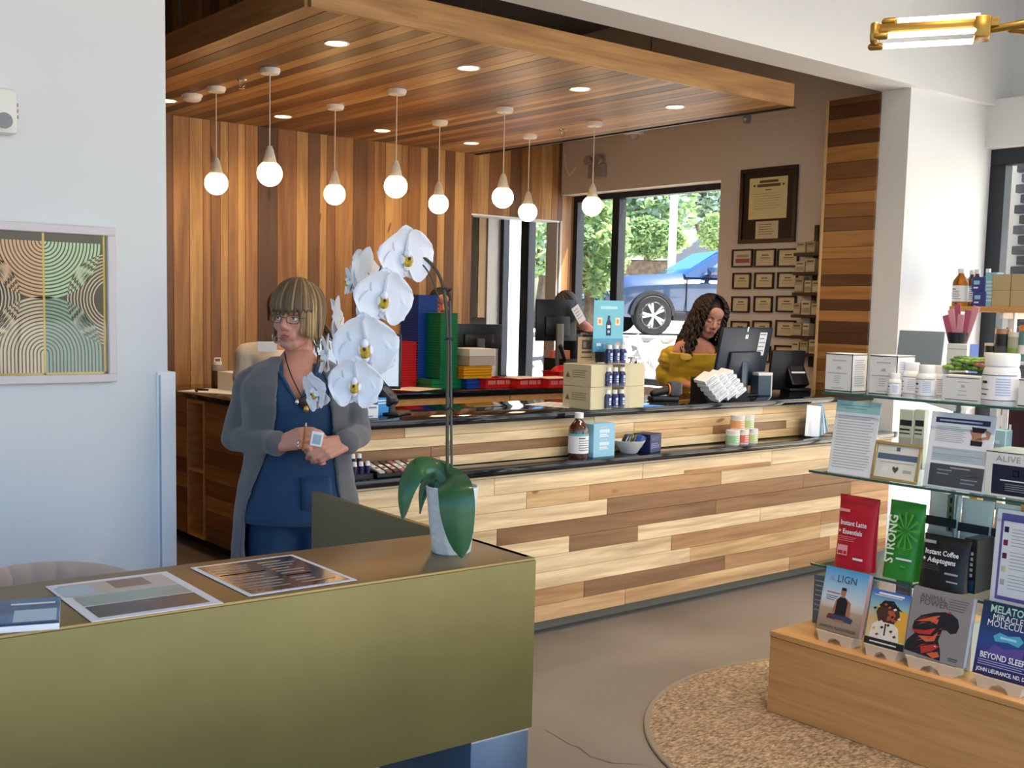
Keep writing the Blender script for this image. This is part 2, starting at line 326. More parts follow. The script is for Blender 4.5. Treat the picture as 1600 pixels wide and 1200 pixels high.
# back wall: backing plus boards, with the pass-through opening
OPX0, OPX1, OPZ = 5.862, 6.848, 2.395
bw = MB().bx(.8, OPX0, YB + .02, YB + .14, 0, 4).bx(OPX1, 6.87, YB + .02, YB + .14, 0, 4).bx(OPX0, OPX1, YB + .02, YB + .14, OPZ, 4)
wb = struct(obj('wall_back', bw, mat('wall backing', '3a2a1e', .9)))
def tone():
    r = random.random()
    return jit(B_PALE if r < .26 else B_HONEY if r < .54 else B_MID if r < .76 else B_BROWN if r < .92 else B_DARK, .1)
x = 2.0; random.seed(21); last = None
while x < 7.04:
    wd = random.choice((.06, .075, .075, .10, .12, .16)); x1 = min(x + wd, 7.05); xm = (x + x1) / 2
    t = tone()
    while last and abs(t[0] - last[0]) < .06: t = tone()
    last = t
    if OPX0 - .02 < xm < OPX1 + .02: z0 = OPZ + .012
    else: z0 = .0
    dpt = .02 + random.uniform(-.002, .003)
    if x < OPX0 < x1 and z0 == 0: x1 = OPX0
    plank(wb, 'z', (( x + x1) / 2, YB + .01, (z0 + 3.98) / 2), 3.98 - z0, x1 - x - .0015, dpt, t, nrm='y')
    x = x1
obj('opening_trim', MB().bx(OPX0 - .005, OPX1 + .005, YB - .004, YB + .15, OPZ - .002, OPZ + .012), M['trimw'], wb)
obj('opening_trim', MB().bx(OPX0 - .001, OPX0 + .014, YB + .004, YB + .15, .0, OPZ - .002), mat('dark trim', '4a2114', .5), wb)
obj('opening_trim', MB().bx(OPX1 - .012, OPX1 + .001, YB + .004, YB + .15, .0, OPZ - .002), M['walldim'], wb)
sbox('wall_far', .6, 7.15, 10.15, 10.3, 0, 4.0, M['wall'])
# pilaster cladding: horizontal boards on the end of the front wall
random.seed(5); z = .0; k = 0
PT = [B_HONEY, B_MID, B_HONEY, B_BROWN, B_HONEY, B_MID, B_DARK, B_HONEY, B_MID, B_BROWN, B_HONEY, B_MID, B_HONEY, B_MID, B_HONEY, B_DARK, B_DARK, B_HONEY, B_DARK, B_HONEY, B_DARK, B_MID, B_HONEY, B_HONEY, B_BROWN, B_MID, B_HONEY, B_MID, B_BROWN, B_HONEY, B_DARK, B_MID, B_DARK, B_BROWN]
while z < 3.05:
    h = random.choice((.075, .09, .11)); z1 = min(z + h, 3.06)
    plank(wf, 'y', (6.622, 4.502, (z + z1) / 2), .39, z1 - z - .0015, .018, jit(PT[k % len(PT)], .06), nrm='x'); z = z1; k += 1
plank(wf, 'z', (6.62, 4.706, 1.53), 3.06, .02, .024, jit(W_HONEY, 0), name='edge_strip', nrm='x')
# ---- wooden canopy with downlights
cz = struct(obj('ceiling_canopy', MB().bx(2.52, 5.86, 4.47, YB, ZS + .022, ZS + .12), mat('canopy core', '3a2a1e', .9)))
x = 2.50; random.seed(33); last = None
while x < 5.885:
    x1 = min(x + random.choice((.07, .09, .09, .12)), 5.887)
    t = tone()
    while last and abs(t[0] - last[0]) < .035: t = tone()
    last = t
    plank(cz, 'y', ((x + x1) / 2, (4.46 + YB) / 2, ZS + .011), YB - 4.462, x1 - x - .0015, .02 + random.uniform(-.001, .002), t, nrm='z'); x = x1
plank(cz, 'x', (4.194, 4.452, ZS + .067), 3.39, .138, .022, jit(lin('b98a52'), 0), name='fascia_board', nrm='y')
plank(cz, 'y', (2.49, 6.065, ZS + .067), 3.2, .138, .022, jit(lin('a87e50'), 0), name='fascia_board', nrm='x')
plank(cz, 'y', (5.896, 6.065, ZS + .067), 3.2, .138, .022, jit(B_MID, 0), name='fascia_board', nrm='x')
obj('edge_angle', MB().bx(5.884, 5.909, 4.44, YB, ZS - .008, ZS + .0), M['black'], cz)
for hx_, hy_ in ((3.0, 5.2), (5.4, 5.2), (3.0, 7.0), (5.4, 7.0)): obj('hanger_rod', MB().cyl((hx_, hy_, ZS + .12), (hx_, hy_, 4.0), .006), M['grey'], cz)
GLOW = mat('warm lamp glow', 'ffe2b0', emit=DOWN); GLOWR = mat('downlight rim', 'f3ead8', .4)
def lamp(name, parent, kind, energy, loc, size, col=(1, .72, .42), spot=None):
    l = bpy.data.lights.new(name, kind); l.energy = energy; l.color = col
    if kind == 'AREA': l.shape = 'DISK'; l.size = size; l.spread = 2.4
    else: l.shadow_soft_size = size
    if spot: l.spot_size = spot; l.spot_blend = .6
    o = bpy.data.objects.new(name, l); C.objects.link(o); o.parent = parent; o.location = loc; return o
DL = [('front', 2.94, 4.97), ('front', 3.757, 4.97), ('front', 4.575, 4.97), ('front', 5.39, 4.97), ('back', 2.97, 7.14), ('back', 3.80, 7.14), ('back', 4.626, 7.16), ('back', 5.468, 7.18)]
W4 = ['first', 'second', 'third', 'last']
for i, (row, x, y) in enumerate(DL):
    wh = 'above the service bar' if row == 'front' else 'close to the board wall'
    t = thing('downlight', f'recessed round downlight {wh}, {W4[i % 4]} of its row from the left', 'ceiling light', (x, y, ZS), 0, 'downlights in the wooden canopy')
    obj('rim', MB().lathe([(.052, -.001), (.062, -.005), (.064, -.002), (.064, .002), (.052, .002), (.052, -.001)], 28, caps=False), GLOWR, t)
    obj('diffuser', MB().lathe([(.0, -.0015), (.052, -.0015), (.052, .001), (0, .001)], 28, caps=False), GLOW, t)
    lamp('downlight_lamp', t, 'AREA', 4.0, (0, 0, -.012), .09)
# ---- unseen ceiling spots added to warm and brighten the counter and stand
for i, (x, y) in enumerate([(3.6, 1.9), (4.7, 1.9), (5.8, 1.9), (4.0, .4), (5.4, .4), (2.1, .9)]):
    t = thing('added_spot', 'round ceiling spot added out of the view above the counter aisle to brighten the room', 'ceiling light', (x, y, 4.2), 0, 'added ceiling spots of the front room')
    obj('rim', MB().lathe([(.07, 0), (.085, -.006), (.085, 0)], 28, caps=False), GLOWR, t); obj('diffuser', MB().lathe([(0, -.001), (.07, -.001), (.07, .0), (0, .0)], 28, caps=False), GLOW, t)
    l = lamp('added_spot_lamp', t, 'AREA', ADDED_LAMP * (1.5 if x < 3 else 1), (0, 0, -.02), .14, (1, .80, .56)); l.data.spread = 1.5; l.rotation_euler = (.46 if y > 1 else .3, 0, 0) if x > 3 else (.22, -.55, 0)
# ---- pendants
GLOBE = mat('pendant globe glow', 'ffcf90', emit=BULB); CONC = mat('pale concrete', 'c9c2b6', .75, nscale=40, namt=.06)
PN = [('back', 3.0, 6.475), ('front', 2.983, 5.755), ('back', 3.829, 6.485), ('front', 3.821, 5.757), ('back', 4.67, 6.495), ('front', 4.664, 5.775), ('back', 5.496, 6.505), ('front', 5.442, 5.755)]
proto = None; WP = ['first', 'second', 'third', 'fourth']
for i, (row, x, y) in enumerate(PN):
    lab = f'globe pendant lamp with grey cap hanging in the {"front" if row == "front" else "rear"} row, {WP[i // 2]} from the left'
    if proto is None:
        proto = t = thing('pendant_lamp', lab, 'pendant lamp', (x, y, ZS), 0, 'globe pendants under the wooden canopy')
        obj('canopy_plate', MB().lathe([(0, 0), (.056, 0), (.058, -.012), (.05, -.03), (.0, -.034)], 28), M['white'], t)
        obj('cord', MB().cyl((0, 0, -.03), (0, 0, -.43), .0035, None, 8), mat('pale cord', 'd8cdbd', .6), t)
        obj('socket_cap', MB().lathe([(.0, -.415), (.012, -.418), (.022, -.44), (.034, -.488), (.042, -.515), (.0, -.515)], 24), CONC, t)
        obj('globe', MB().lathe([(.0, -.50)] + [(.07 * math.sin(a), -.568 + .07 * math.cos(a)) for a in [PI * k / 16 for k in range(3, 17)]], 28), GLOBE, t)
    else:
        t = copy_tree(proto); t.location = (x, y, ZS); t['label'] = lab
# ---- sprinklers, detectors
for (u, v), wh in zip([(378, 124), (880, 202)], ['between the first two pendants', 'beside the last pendants near the window']):
    p = hz(u, v, ZS); t = thing('sprinkler_head', f'small chrome sprinkler head in the wooden canopy {wh}', 'sprinkler', p, 0)
    obj('escutcheon', MB().lathe([(.0, 0), (.03, 0), (.026, -.008), (0, -.009)], 20), M['chrome'], t)
    obj('frame', MB().tube([(-.014, 0, -.005), (-.016, 0, -.03), (0, 0, -.05), (.016, 0, -.03), (.014, 0, -.005)], .003, 6), M['chrome'], t)
    obj('deflector', MB().lathe([(0, -.05), (.018, -.05), (.018, -.053), (0, -.053)], 14), M['chrome'], t)
t = thing('smoke_detector', 'white round smoke detector on the canopy beside the first rear pendant', 'smoke detector', hz(300, 148, ZS))
obj('base', MB().lathe([(0, 0), (.065, 0), (.065, -.012), (0, -.012)], 28), M['white'], t)
obj('cover', MB().lathe([(.058, -.012), (.056, -.03), (.04, -.042), (0, -.044)], 28), M['white'], t)
p = hx(1000, 211, XW); t = thing('dome_camera', 'white dome camera high on the window wall under the canopy edge', 'camera', p - Vector((.07, 0, 0)))
obj('base', MB().lathe([(0, .03), (.085, .03), (.085, .0), (.06, -.006), (0, -.006)], 28), M['white'], t)
obj('dome', MB().lathe([(.042, -.004), (.04, -.02), (.028, -.036), (0, -.043)], 24), mat('smoked dome', 'a9a6a4', .15, coat=1), t)
obj('bracket', MB().bx(.0, .07, -.03, .03, .0, .03), M['white'], t)
p = hx(1170, 183, XW); t = thing('wall_sensor', 'small narrow wall sensor high above the window', 'sensor', p - Vector((.02, 0, 0)))
obj('housing', MB().rb(-.02, .02, -.022, .022, -.05, .05, .006), M['grey'], t); obj('lens', MB().lathe([(0, .0), (.012, .0), (.01, .008), (0, .01)], 14, T=Matrix.Translation((-.02, 0, -.02)) @ Matrix.Rotation(-PI / 2, 4, 'Y')), M['white'], t)
p = hx(937, 268, XW); t = thing('emergency_light', 'twin headed emergency light on the bulkhead above the window behind the last pendant', 'emergency light', p)
EMG = mat('shaded white housing', '9a9088', .6); obj('housing', MB().rb(-.06, 0, -.09, .09, -.06, .06, .012), EMG, t)  # white fixture greyed for the shadow it hangs in
for s in (-1, 1): obj('lamp_head', MB().lathe([(0, 0), (.03, .004), (.04, .03), (.042, .05), (0, .05)], 18, T=Matrix.Translation((-.05, .06 * s, .09)) @ Matrix.Rotation(-PI / 2, 4, 'Y')), EMG, t)
obj('cable', MB().tube([hx(900, 262, XW) - p, hx(890, 275, XW) - p, hx(884, 262, XW) - p, hx(882, 240, XW) - p], .005, 6), M['white'], t)
# ---- things on the left wall
t = thing('exit_light', 'white emergency lamp unit on the left wall above the framed print', 'emergency light', (1.06, YF, 2.24))
obj('housing', MB().rb(-.3, .1, -.06, 0, -.075, .075, .015), M['white'], t)
obj('lamp_head', MB().lathe([(0, 0), (.020, .002), (.026, .012), (.026, .02), (.0, .02)], 20, T=Matrix.Translation((.05, -.06, -.035)) @ Matrix.Rotation(PI / 2, 4, 'X')), M['grey'], t)
obj('vent', MB().bx(.09, .103, -.05, -.01, -.02, -.01).bx(.09, .103, -.05, -.01, .0, .01).bx(.09, .103, -.05, -.01, .02, .03), M['grey'], t)
t = struct(obj('trim_1', MB().rb(1.655, 1.728, YF - .012, YF + .21, 0, 1.352, .004), M['trimw']))
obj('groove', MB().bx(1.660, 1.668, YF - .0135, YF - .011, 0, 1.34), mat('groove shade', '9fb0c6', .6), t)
# framed print
t = thing('framed_print', 'framed abstract print of striped arches in green and copper', 'picture', (1.1, YF, 1.6))
FX0, FX1, FZ0, FZ1 = -.5, .395, -.28, .276
for a, b, c, d in ((FX0, FX1, FZ1 - .03, FZ1), (FX0, FX1, FZ0, FZ0 + .03), (FX1 - .03, FX1, FZ0 + .03, FZ1 - .03), (FX0, FX0 + .03, FZ0 + .03, FZ1 - .03)):
    obj('frame', MB().rb(a, b, -.036, 0, c, d, .003, 0, 1), mat('pale pink frame', 'd9cfd0', .4), t)
F = FR((0, -.018, 0), (1, 0, 0), (0, 0, 1)); mb = MB(); ms = [mat('print ground', '2c2a24', .3), mat('stripe mint', 'a9c79c', .35, .1), mat('stripe copper', 'c79a72', .35, .2), mat('stripe teal', '7fa08c', .35, .1), mat('stripe sand', 'cbb795', .35, .1), mat('gold line', 'a08a4c', .35, .6)]
x0, x1, z0, z1 = FX0 + .03, FX1 - .03, FZ0 + .03, FZ1 - .03; xm, zm, R = .145, (z0 + z1) / 2, (z1 - z0) / 2
mb.quad(F, x0, z0, x1, z1, 0, 0)
def arcband(cx_, cz_, r0, r1, a0, a1, m, foot=0):
    n = 26; P = []
    A = [a0 + (a1 - a0) * i / n for i in range(n + 1)]
    o = [(cx_ + r1 * math.cos(a), cz_ + r1 * math.sin(a)) for a in A]; q = [(cx_ + r0 * math.cos(a), cz_ + r0 * math.sin(a)) for a in A]
    cl = lambda p: (min(max(p[0], x0), x1), min(max(p[1], z0), z1))
    for i in range(n):
        pp = [cl(o[i]), cl(o[i + 1]), cl(q[i + 1]), cl(q[i])]
        if (max(k[0] for k in pp) - min(k[0] for k in pp)) * (max(k[1] for k in pp) - min(k[1] for k in pp)) > 1e-9: mb.poly(F, pp, .0006, m)
    if foot:
        for s in (0, 1):
            e = o[0] if s == 0 else o[-1]; g = q[0] if s == 0 else q[-1]; u0, u1 = sorted((e[0], g[0]))
            if u1 > x0 and u0 < x1: mb.quad(F, max(u0, x0), foot, min(u1, x1), cz_, .0006, m)
st_ = .0125
for k in range(16):
    r0 = st_ * (k + .35); r1 = r0 + st_ * .62
    for cc in (xm, xm - .49):
        arcband(cc, z0 + .075, r0, r1, 0, PI / 2, 3, z0 + .006); arcband(cc, z0 + .075, r0, r1, PI / 2, PI, 4, z0 + .006)
        arcband(cc, z1 - .03, r0, r1, -PI / 2, 0, 1); arcband(cc, z1 - .03, r0, r1, -PI, -PI / 2, 2)
for cc in (xm + .245, xm - .245):
    for k in range(6, 15): r0 = st_ * (k + .35); arcband(cc, zm + .02, r0 * .9, r0 * .9 + .0042, -PI, PI, 4)
for a, b, c, d in ((xm - .004, z0, xm + .004, z1), (x1 - .012, z0, x1, z1), (x0, z0, x1, z0 + .008)): mb.quad(F, a, b, c, d, .0012, 5)
obj('print', mb, ms, t, recalc=False)
obj('glass', MB().bx(x0, x1, -.024, -.022, z0, z1), glass_mat('picture glass'), t)
# ================================================================ THE SERVICE COUNTER
t = thing('service_counter', 'long service counter clad in mixed brown and pale boards with black stone ledges', 'counter', (0, 0, 0)); SCN = t
CX0, CX1 = 2.38, 6.63
obj('carcass', MB().bx(CX0 + .02, CX1 - .005, YF + .02, 4.26, .09, .833).bx(CX0 + .02, CX1 - .005, 4.29, 4.80, .09, 1.064), mat('carcass', '6b4a30', .8), t)
obj('toe_kick', MB().bx(CX0 + .1, CX1 - .005, YF + .1, 4.7, 0, .09), mat('toe kick', '8f8268', .6), t)
obj('ledge', MB().rb(CX0 - .01, CX1 - .003, YF - .022, 4.268, .833, .868, .004).rb(CX1 - .003, CX1 + .035, YF - .022, YF - .001, .833, .868, .003), M['slate'], t)
obj('bar_top', MB().rb(CX0 - .01, CX1 - .004, 4.245, 4.86, 1.064, 1.10, .004), M['slate'], t)
random.seed(11)
def rows(parent, x0, x1, y, z0, h, table, n='y'):
    for k, segs in enumerate(table):
        xs = [s[0] for s in segs] + [x1]
        for (xa, tn), xb in zip(segs, xs[1:]):
            if xb - xa < .02: continue
            plank(parent, 'x', ((xa + xb) / 2, y, z0 + h * (k + .5)), xb - xa - .0015, h - .0012, .02 + random.uniform(-.0015, .0015), jit(tn, .05), nrm='y')
PK = lin('d4ad7c')
rows(t, CX0, CX1, YF + .01, .076, .0826, [
    [(CX0, PK), (4.2, W_HONEY), (5.6, W_MID)],
    [(CX0, W_MID), (3.9, jit(W_BROWN)), (5.0, W_MID), (6.0, W_HONEY)],
    [(CX0, W_PALE), (3.1, W_PALE), (4.7, W_HONEY), (5.9, W_PALE)],
    [(CX0, W_HONEY), (3.3, W_PALE), (4.543, W_MID), (5.9, W_MID)],
    [(CX0, W_PALE), (3.79, W_BROWN), (4.28, W_PALE), (5.3, W_PALE), (6.1, W_HONEY)],
    [(CX0, W_PALE), (3.322, W_BROWN), (4.9, W_BROWN), (6.2, W_MID)],
    [(CX0, W_HONEY), (2.95, W_PALE), (4.047, W_BROWN), (5.7, W_BROWN)],
    [(CX0, W_PALE), (3.5, W_HONEY), (3.92, W_MID), (4.935, W_PALE)],
    [(CX0, W_PALE), (3.3, W_PALE), (4.3, W_PALE), (5.385, W_PALE), (6.2, W_HONEY)]])
plank(t, 'x', ((CX0 + CX1) / 2, YF + .01, .826), CX1 - CX0 - .002, .012, .02, W_PALE, nrm='y')
plank(t, 'x', (5.0, YF + .0, .745), .75, .028, .003, W_MID, nrm='y')
rows(t, CX0, CX1, 4.28, .868, .049, [
    [(CX0, W_HONEY), (3.1, W_PALE), (4.5, W_PALE), (5.4, W_HONEY)],
    [(CX0, W_BROWN), (3.05, W_BROWN), (3.95, W_HONEY), (5.05, W_BROWN), (5.735, W_PALE)],
    [(CX0, W_PALE), (3.175, W_PALE), (4.4, W_HONEY), (5.2, W_PALE)],
    [(CX0, W_MID), (2.9, W_PALE), (4.1, W_PALE), (5.5, W_HONEY)]])
plank(t, 'z', (CX0 - .01, 4.18, .47), .76, .2, .02, W_HONEY, name='end_panel', nrm='x')
plank(t, 'z', (CX0 - .01, 4.54, .58), .97, .52, .02, W_HONEY, name='end_panel', nrm='x')
# ---- left counter with the open shelf niche
t = thing('side_counter', 'dark lit wooden side counter with a tall open shelf niche behind the standing woman', 'counter', (0, 0, 0)); LX = 3.03
obj('carcass', MB().bx(LX + .02, 3.64, 6.12, 6.72, .09, .99).bx(LX + .02, 3.64, 6.98, YB - .005, .09, .99).bx(LX + .3, 3.64, 6.72, 6.98, .09, .99), mat('dark carcass', '573a22', .7), t)
obj('toe_kick', MB().bx(LX + .1, 3.6, 6.17, YB - .01, 0, .09), mat('dark toe kick', '2c211a', .7), t)
obj('worktop', MB().rb(LX - .02, 3.66, 6.10, YB - .005, .99, 1.025, .003), M['slate'], t)
random.seed(3)
TT = [B_BROWN, B_MID, B_HONEY, B_MID, B_HONEY, B_BROWN, B_MID, B_HONEY, B_MID]
for k in range(9):
    z = .09 + .1 * k
    plank(t, 'y', (LX + .01, 6.41, z + .05), .60, .0985, .02, jit(TT[k], .08), nrm='x')
    plank(t, 'y', (LX + .01, 7.33, z + .05), .66, .0985, .02, jit(TT[(k * 2 + 1) % 9], .08), nrm='x')
plank(t, 'z', (3.34, 6.11, .54), .90, .62, .02, jit(W_PALE, 0), name='end_panel', nrm='y')
for y in (6.73, 6.975): obj('niche_side', MB().bx(LX - .004, LX + .3, y - .011, y + .011, .09, .985), OAK, t)
for z in (.1, .53, .975): obj('niche_shelf', MB().bx(LX - .002, LX + .3, 6.741, 6.964, z - .011, z + .011), OAK, t)
for i, (y, c, hh) in enumerate([(6.75, 'a9adb8', .30), (6.762, '5a5f70', .31), (6.774, '8a2f3f', .29)]):
    o = carton('folder', ['pale grey folder standing in the shelf niche', 'slate folder in the middle of the niche row', 'dark red folder standing in the shelf niche'][i], 'folder', (LX + .13, y, .541), 0, .22, .01, hh, mat('folder ' + c, c, .6), 'folders in the side counter niche')
    obj('spine_label', MB().bx(-.1104, -.11, -.004, .004, .08, .2), M['paper'], o)
# ---- back counter
t = thing('back_counter', 'black topped dispensing counter running behind the bar under the stacked trays', 'counter', (0, 0, 0)); BY, BZ = 6.33, 1.03
obj('carcass', MB().bx(3.70, 6.3, BY + .04, 7.0, .09, BZ - .035), mat('dark carcass', '573a22', .7), t)
obj('toe_kick', MB().bx(3.72, 6.28, BY + .1, 6.95, 0, .09), mat('dark toe kick', '2c211a', .7), t)
obj('worktop', MB().rb(3.67, 6.32, BY, 7.02, BZ - .035, BZ, .003), M['slate'], t)
xs = [3.70, 4.2, 4.72, 5.24, 5.76, 6.3]
for a, b in zip(xs[:-1], xs[1:]):
    dr = obj('drawer', MB().rb(a + .004, b - .004, BY + .02, BY + .04, .78, BZ - .045, .003, 0, 1), OAK, t); obj('handle', MB().rb((a + b) / 2 - .06, (a + b) / 2 + .06, BY + .004, BY + .02, .90, .91, .003, 0, 1), M['black'], dr)
    d = obj('door', MB().rb(a + .004, b - .004, BY + .02, BY + .04, .1, .772, .003, 0, 1), OAK, t); obj('handle', MB().rb(b - .05, b - .04, BY + .004, BY + .02, .6, .72, .003, 0, 1), M['black'], d)

# ================================================================ RECEPTION DESK (turned a little against the room)
DRZ = math.radians(-2.2); DA = (1.823, 2.095)
t = thing('reception_desk', 'bronze metal reception desk with open back corner and blue grey foot', 'desk', (DA[0], DA[1], 0), DRZ)
obj('top', MB().rb(-3.0, 0, 0, .375, .975, 1.0, .003), M['brass'], t)
obj('front_panel', MB().rb(-3.0, -.001, -.004, .016, .562, .994, .002), M['olive'], t)
obj('side_panel', MB().rb(-.02, 0, .017, 1.17, .562, 1.0, .002), mat('bronze side', '6e6440', .4, .5), t)
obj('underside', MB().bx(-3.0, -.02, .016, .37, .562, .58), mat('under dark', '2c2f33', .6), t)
obj('inner_panel', MB().bx(-3.0, -.02, .355, .372, .58, .974), mat('bronze side', '6e6440', .4, .5), t)
obj('foot', MB().rb(-.185, -.006, .004, .44, 0, .556, .003), M['steel'], t)
obj('foot', MB().rb(-3.0, -2.8, .004, .44, 0, .556, .003), M['steel'], t)
obj('reveal_strip', MB().bx(-.185, -.006, .002, .44, .556, .562), M['chrome'], t)
DMW = Matrix.Translation((DA[0], DA[1], 0)) @ Matrix.Rotation(DRZ, 4, 'Z')
# posters lying on the desk
def sheet(name, label, px, z=1.0012, th=.0012, m=None, cat='sign', group=None):
    P = [hz(u, v, z) for u, v in px]; c = sum(P, Vector()) / 4
    U = (P[1] - P[0] + P[2] - P[3]).normalized(); rz = math.atan2(U.y, U.x)
    W = ((P[1] - P[0]).length + (P[2] - P[3]).length) / 2; H = ((P[3] - P[0]).length + (P[2] - P[1]).length) / 2
    o = tag(obj(name, MB().bx(-W / 2, W / 2, -H / 2, H / 2, 0, th), m or M['paper'], None, (c.x, c.y, z), rz), label, cat, group)
    return o, FR((-W / 2, -H / 2, th), (1, 0, 0), (0, 1, 0)), W, H
# far-left, far-right, near-right, near-left corners seen from the photograph's side
o, F, W, H = sheet('poster_sheet', 'laminated poster of pale and dark photo bands lying on the desk beside the booklet', [(80, 915), (270, 893), (338, 943), (133, 975)])
deco(o, F, [(.02, .02, W - .02, H * .34, mat('dark photo', '3b3434', .3)), (.02, H * .36, W - .02, H * .6, mat('grey green photo', '9aa79a', .3)), (.02, H * .62, W - .02, H - .02, mat('pale photo', 'c9b8a8', .3)), (W * .45, H * .7, W * .75, H * .92, mat('tan photo', '8a6248', .3)), (W * .03, H * .64, W * .3, H * .9, mat('bluish photo', 'b9c8d4', .3)), (W * .5, H * .06, W * .9, H * .3, mat('brown photo', '5a3f38', .3))])
text('menu', F @ Matrix.Translation((.04, H * .1, .001)), .035, M['paper'], o, 'lettering') if False else None
o, F, W, H = sheet('poster_sheet', 'laminated black poster with gold lettering lying on the desk beside the orchid', [(298, 888), (462, 866), (553, 908), (388, 932)])
R_ = [(.012, .012, W - .012, H - .012, mat('poster black', '2a282a', .15, coat=.5))]
GP = mat('poster gold', 'c7a468', .3)
random.seed(9)
for k in range(10): R_ += [(W * .08, H * (.84 - k * .078), W * (.4 + .12 * random.random()), H * (.865 - k * .078), M['mgrey']), (W * .56, H * (.84 - k * .078), W * (.72 + .18 * random.random()), H * (.868 - k * .078), GP if k % 3 == 0 else M['mgrey'])]
deco(o, F, R_)
o = thing('booklet', 'blue covered booklet at the near left end of the desk top', 'booklet', (0, 0, 0))
P = [hz(u, v, 1.012) for u, v in [(-70, 945), (85, 935), (99, 970), (-60, 985)]]; c = sum(P, Vector()) / 4; o.location = (c.x, c.y, 1.0); U = (P[1] - P[0]); o.rotation_euler.z = math.atan2(U.y, U.x)
W, H = U.length, (P[3] - P[0]).length
obj('pages', MB().rb(-W / 2, W / 2, -H / 2, H / 2, 0, .012, .001), M['paper'], o)
cv = obj('cover', MB().bx(-W / 2, W / 2, -H / 2, H / 2, .0121, .0132), mat('booklet blue', '3f6d9c', .25, nscale=9, namt=.3), o)
F = FR((-W / 2, -H / 2, .0132), (1, 0, 0), (0, 1, 0)); deco(o, F, [(W * .55, H * .1, W * .97, H * .55, mat('booklet pale', 'b7d3e6', .25)), (W * .5, H * .75, W * .95, H * .82, M['paper']), (.0, H * .0, W, H * .06, M['navy'])])
# tub chair
p = hz(122, 960, .0); t = thing('tub_chair', 'beige channel tufted tub chair behind the reception desk', 'chair', (1.04, 3.28, 0), .25)
fab = mat('beige velvet', 'b7a596', .85, bump=.15, bscale=400, sheen=.4)
mb = MB(); n = 150; rings = []
for i in range(n + 1):
    a = -PI * .78 + PI * 1.56 * i / n; rr = .30; top = .80 - .16 * (abs(a) / (PI * .78)) ** 2.5
    ch = .02 * abs(math.sin(a * 13)) ** .6
    cs = [(rr - .02 - ch, .42), (rr - .035 - ch, .55), (rr - .03 - ch, top - .03), (rr - .0, top), (rr + .035 + ch, top - .03), (rr + .03 + ch, .55), (rr + .02, .38)]
    rings.append([Vector((q * math.sin(a), q * math.cos(a), z)) for q, z in cs])
mb.loft(rings); obj('backrest', mb, fab, t, sharp=2)
obj('seat', MB().lathe([(0, .36), (.27, .36), (.285, .39), (.28, .45), (.25, .475), (0, .48)], 32), fab, t)
for a in range(4): an = PI / 4 + a * PI / 2; obj('leg', MB().cyl((.22 * math.cos(an), .22 * math.sin(an), .37), (.27 * math.cos(an), .27 * math.sin(an), 0), .016, .010), M['black'], t)
# rug
t = thing('round_rug', 'round woven jute rug with bound edge under the display stand', 'rug', (3.90, 2.21, 0))
m = bpy.data.materials.new('woven jute'); m.use_nodes = True; tt = m.node_tree; b = tt.nodes['Principled BSDF']; tc = tt.nodes.new('ShaderNodeTexCoord')
vo = tt.nodes.new('ShaderNodeTexVoronoi'); vo.inputs['Scale'].default_value = 46; mp = tt.nodes.new('ShaderNodeMapping'); mp.inputs['Rotation'].default_value = (0, 0, .9); mp.inputs['Scale'].default_value = (1, 1.7, 1); tt.links.new(tc.outputs['Object'], mp.inputs[0]); tt.links.new(mp.outputs[0], vo.inputs[0])
nn = tt.nodes.new('ShaderNodeTexNoise'); nn.inputs['Scale'].default_value = 48; nn.inputs['Detail'].default_value = 6; tt.links.new(mp.outputs[0], nn.inputs[0])
rp = tt.nodes.new('ShaderNodeValToRGB'); rp.color_ramp.elements[0].position = .3; rp.color_ramp.elements[1].position = .75; rp.color_ramp.elements[0].color = (*lin('6f573f'), 1); rp.color_ramp.elements[1].color = (*lin('d2b592'), 1); tt.links.new(nn.outputs[0], rp.inputs[0]); tt.links.new(rp.outputs[0], b.inputs['Base Color'])
bp = tt.nodes.new('ShaderNodeBump'); bp.inputs['Strength'].default_value = .9; bp.inputs['Distance'].default_value = .012; bp.invert = True; tt.links.new(vo.outputs[0], bp.inputs['Height']); tt.links.new(bp.outputs[0], b.inputs['Normal']); b.inputs['Roughness'].default_value = .95
obj('weave', MB().lathe([(0, .0), (1.04, .0), (1.04, .008), (0, .009)], 96), m, t)
obj('binding', MB().lathe([(1.035, 0.0), (1.052, .001), (1.056, .006), (1.052, .011), (1.04, .012), (1.032, .009)], 96, caps=False), mat('rug binding', '8f8270', .9, bump=.2, bscale=300), t)
# ================================================================ OUTSIDE
GZ = 1.2
struct(obj('ground', MB().bx(-60, 8.0, -80, 100, -.35, -.2), mat('dark asphalt', '57585a', .9, nscale=.8, namt=.08)))
struct(obj('ground_bounce_and_lot', MB().bx(8.0, 60, -80, 5.4, -.35, -.2).bx(13.2, 140, 5.4, 120, GZ - .3, GZ), mat('pale concrete', 'd9d6cf', .9, nscale=.8, namt=.04)))  # storefront part added to bounce sun onto the wall; far part is the lot
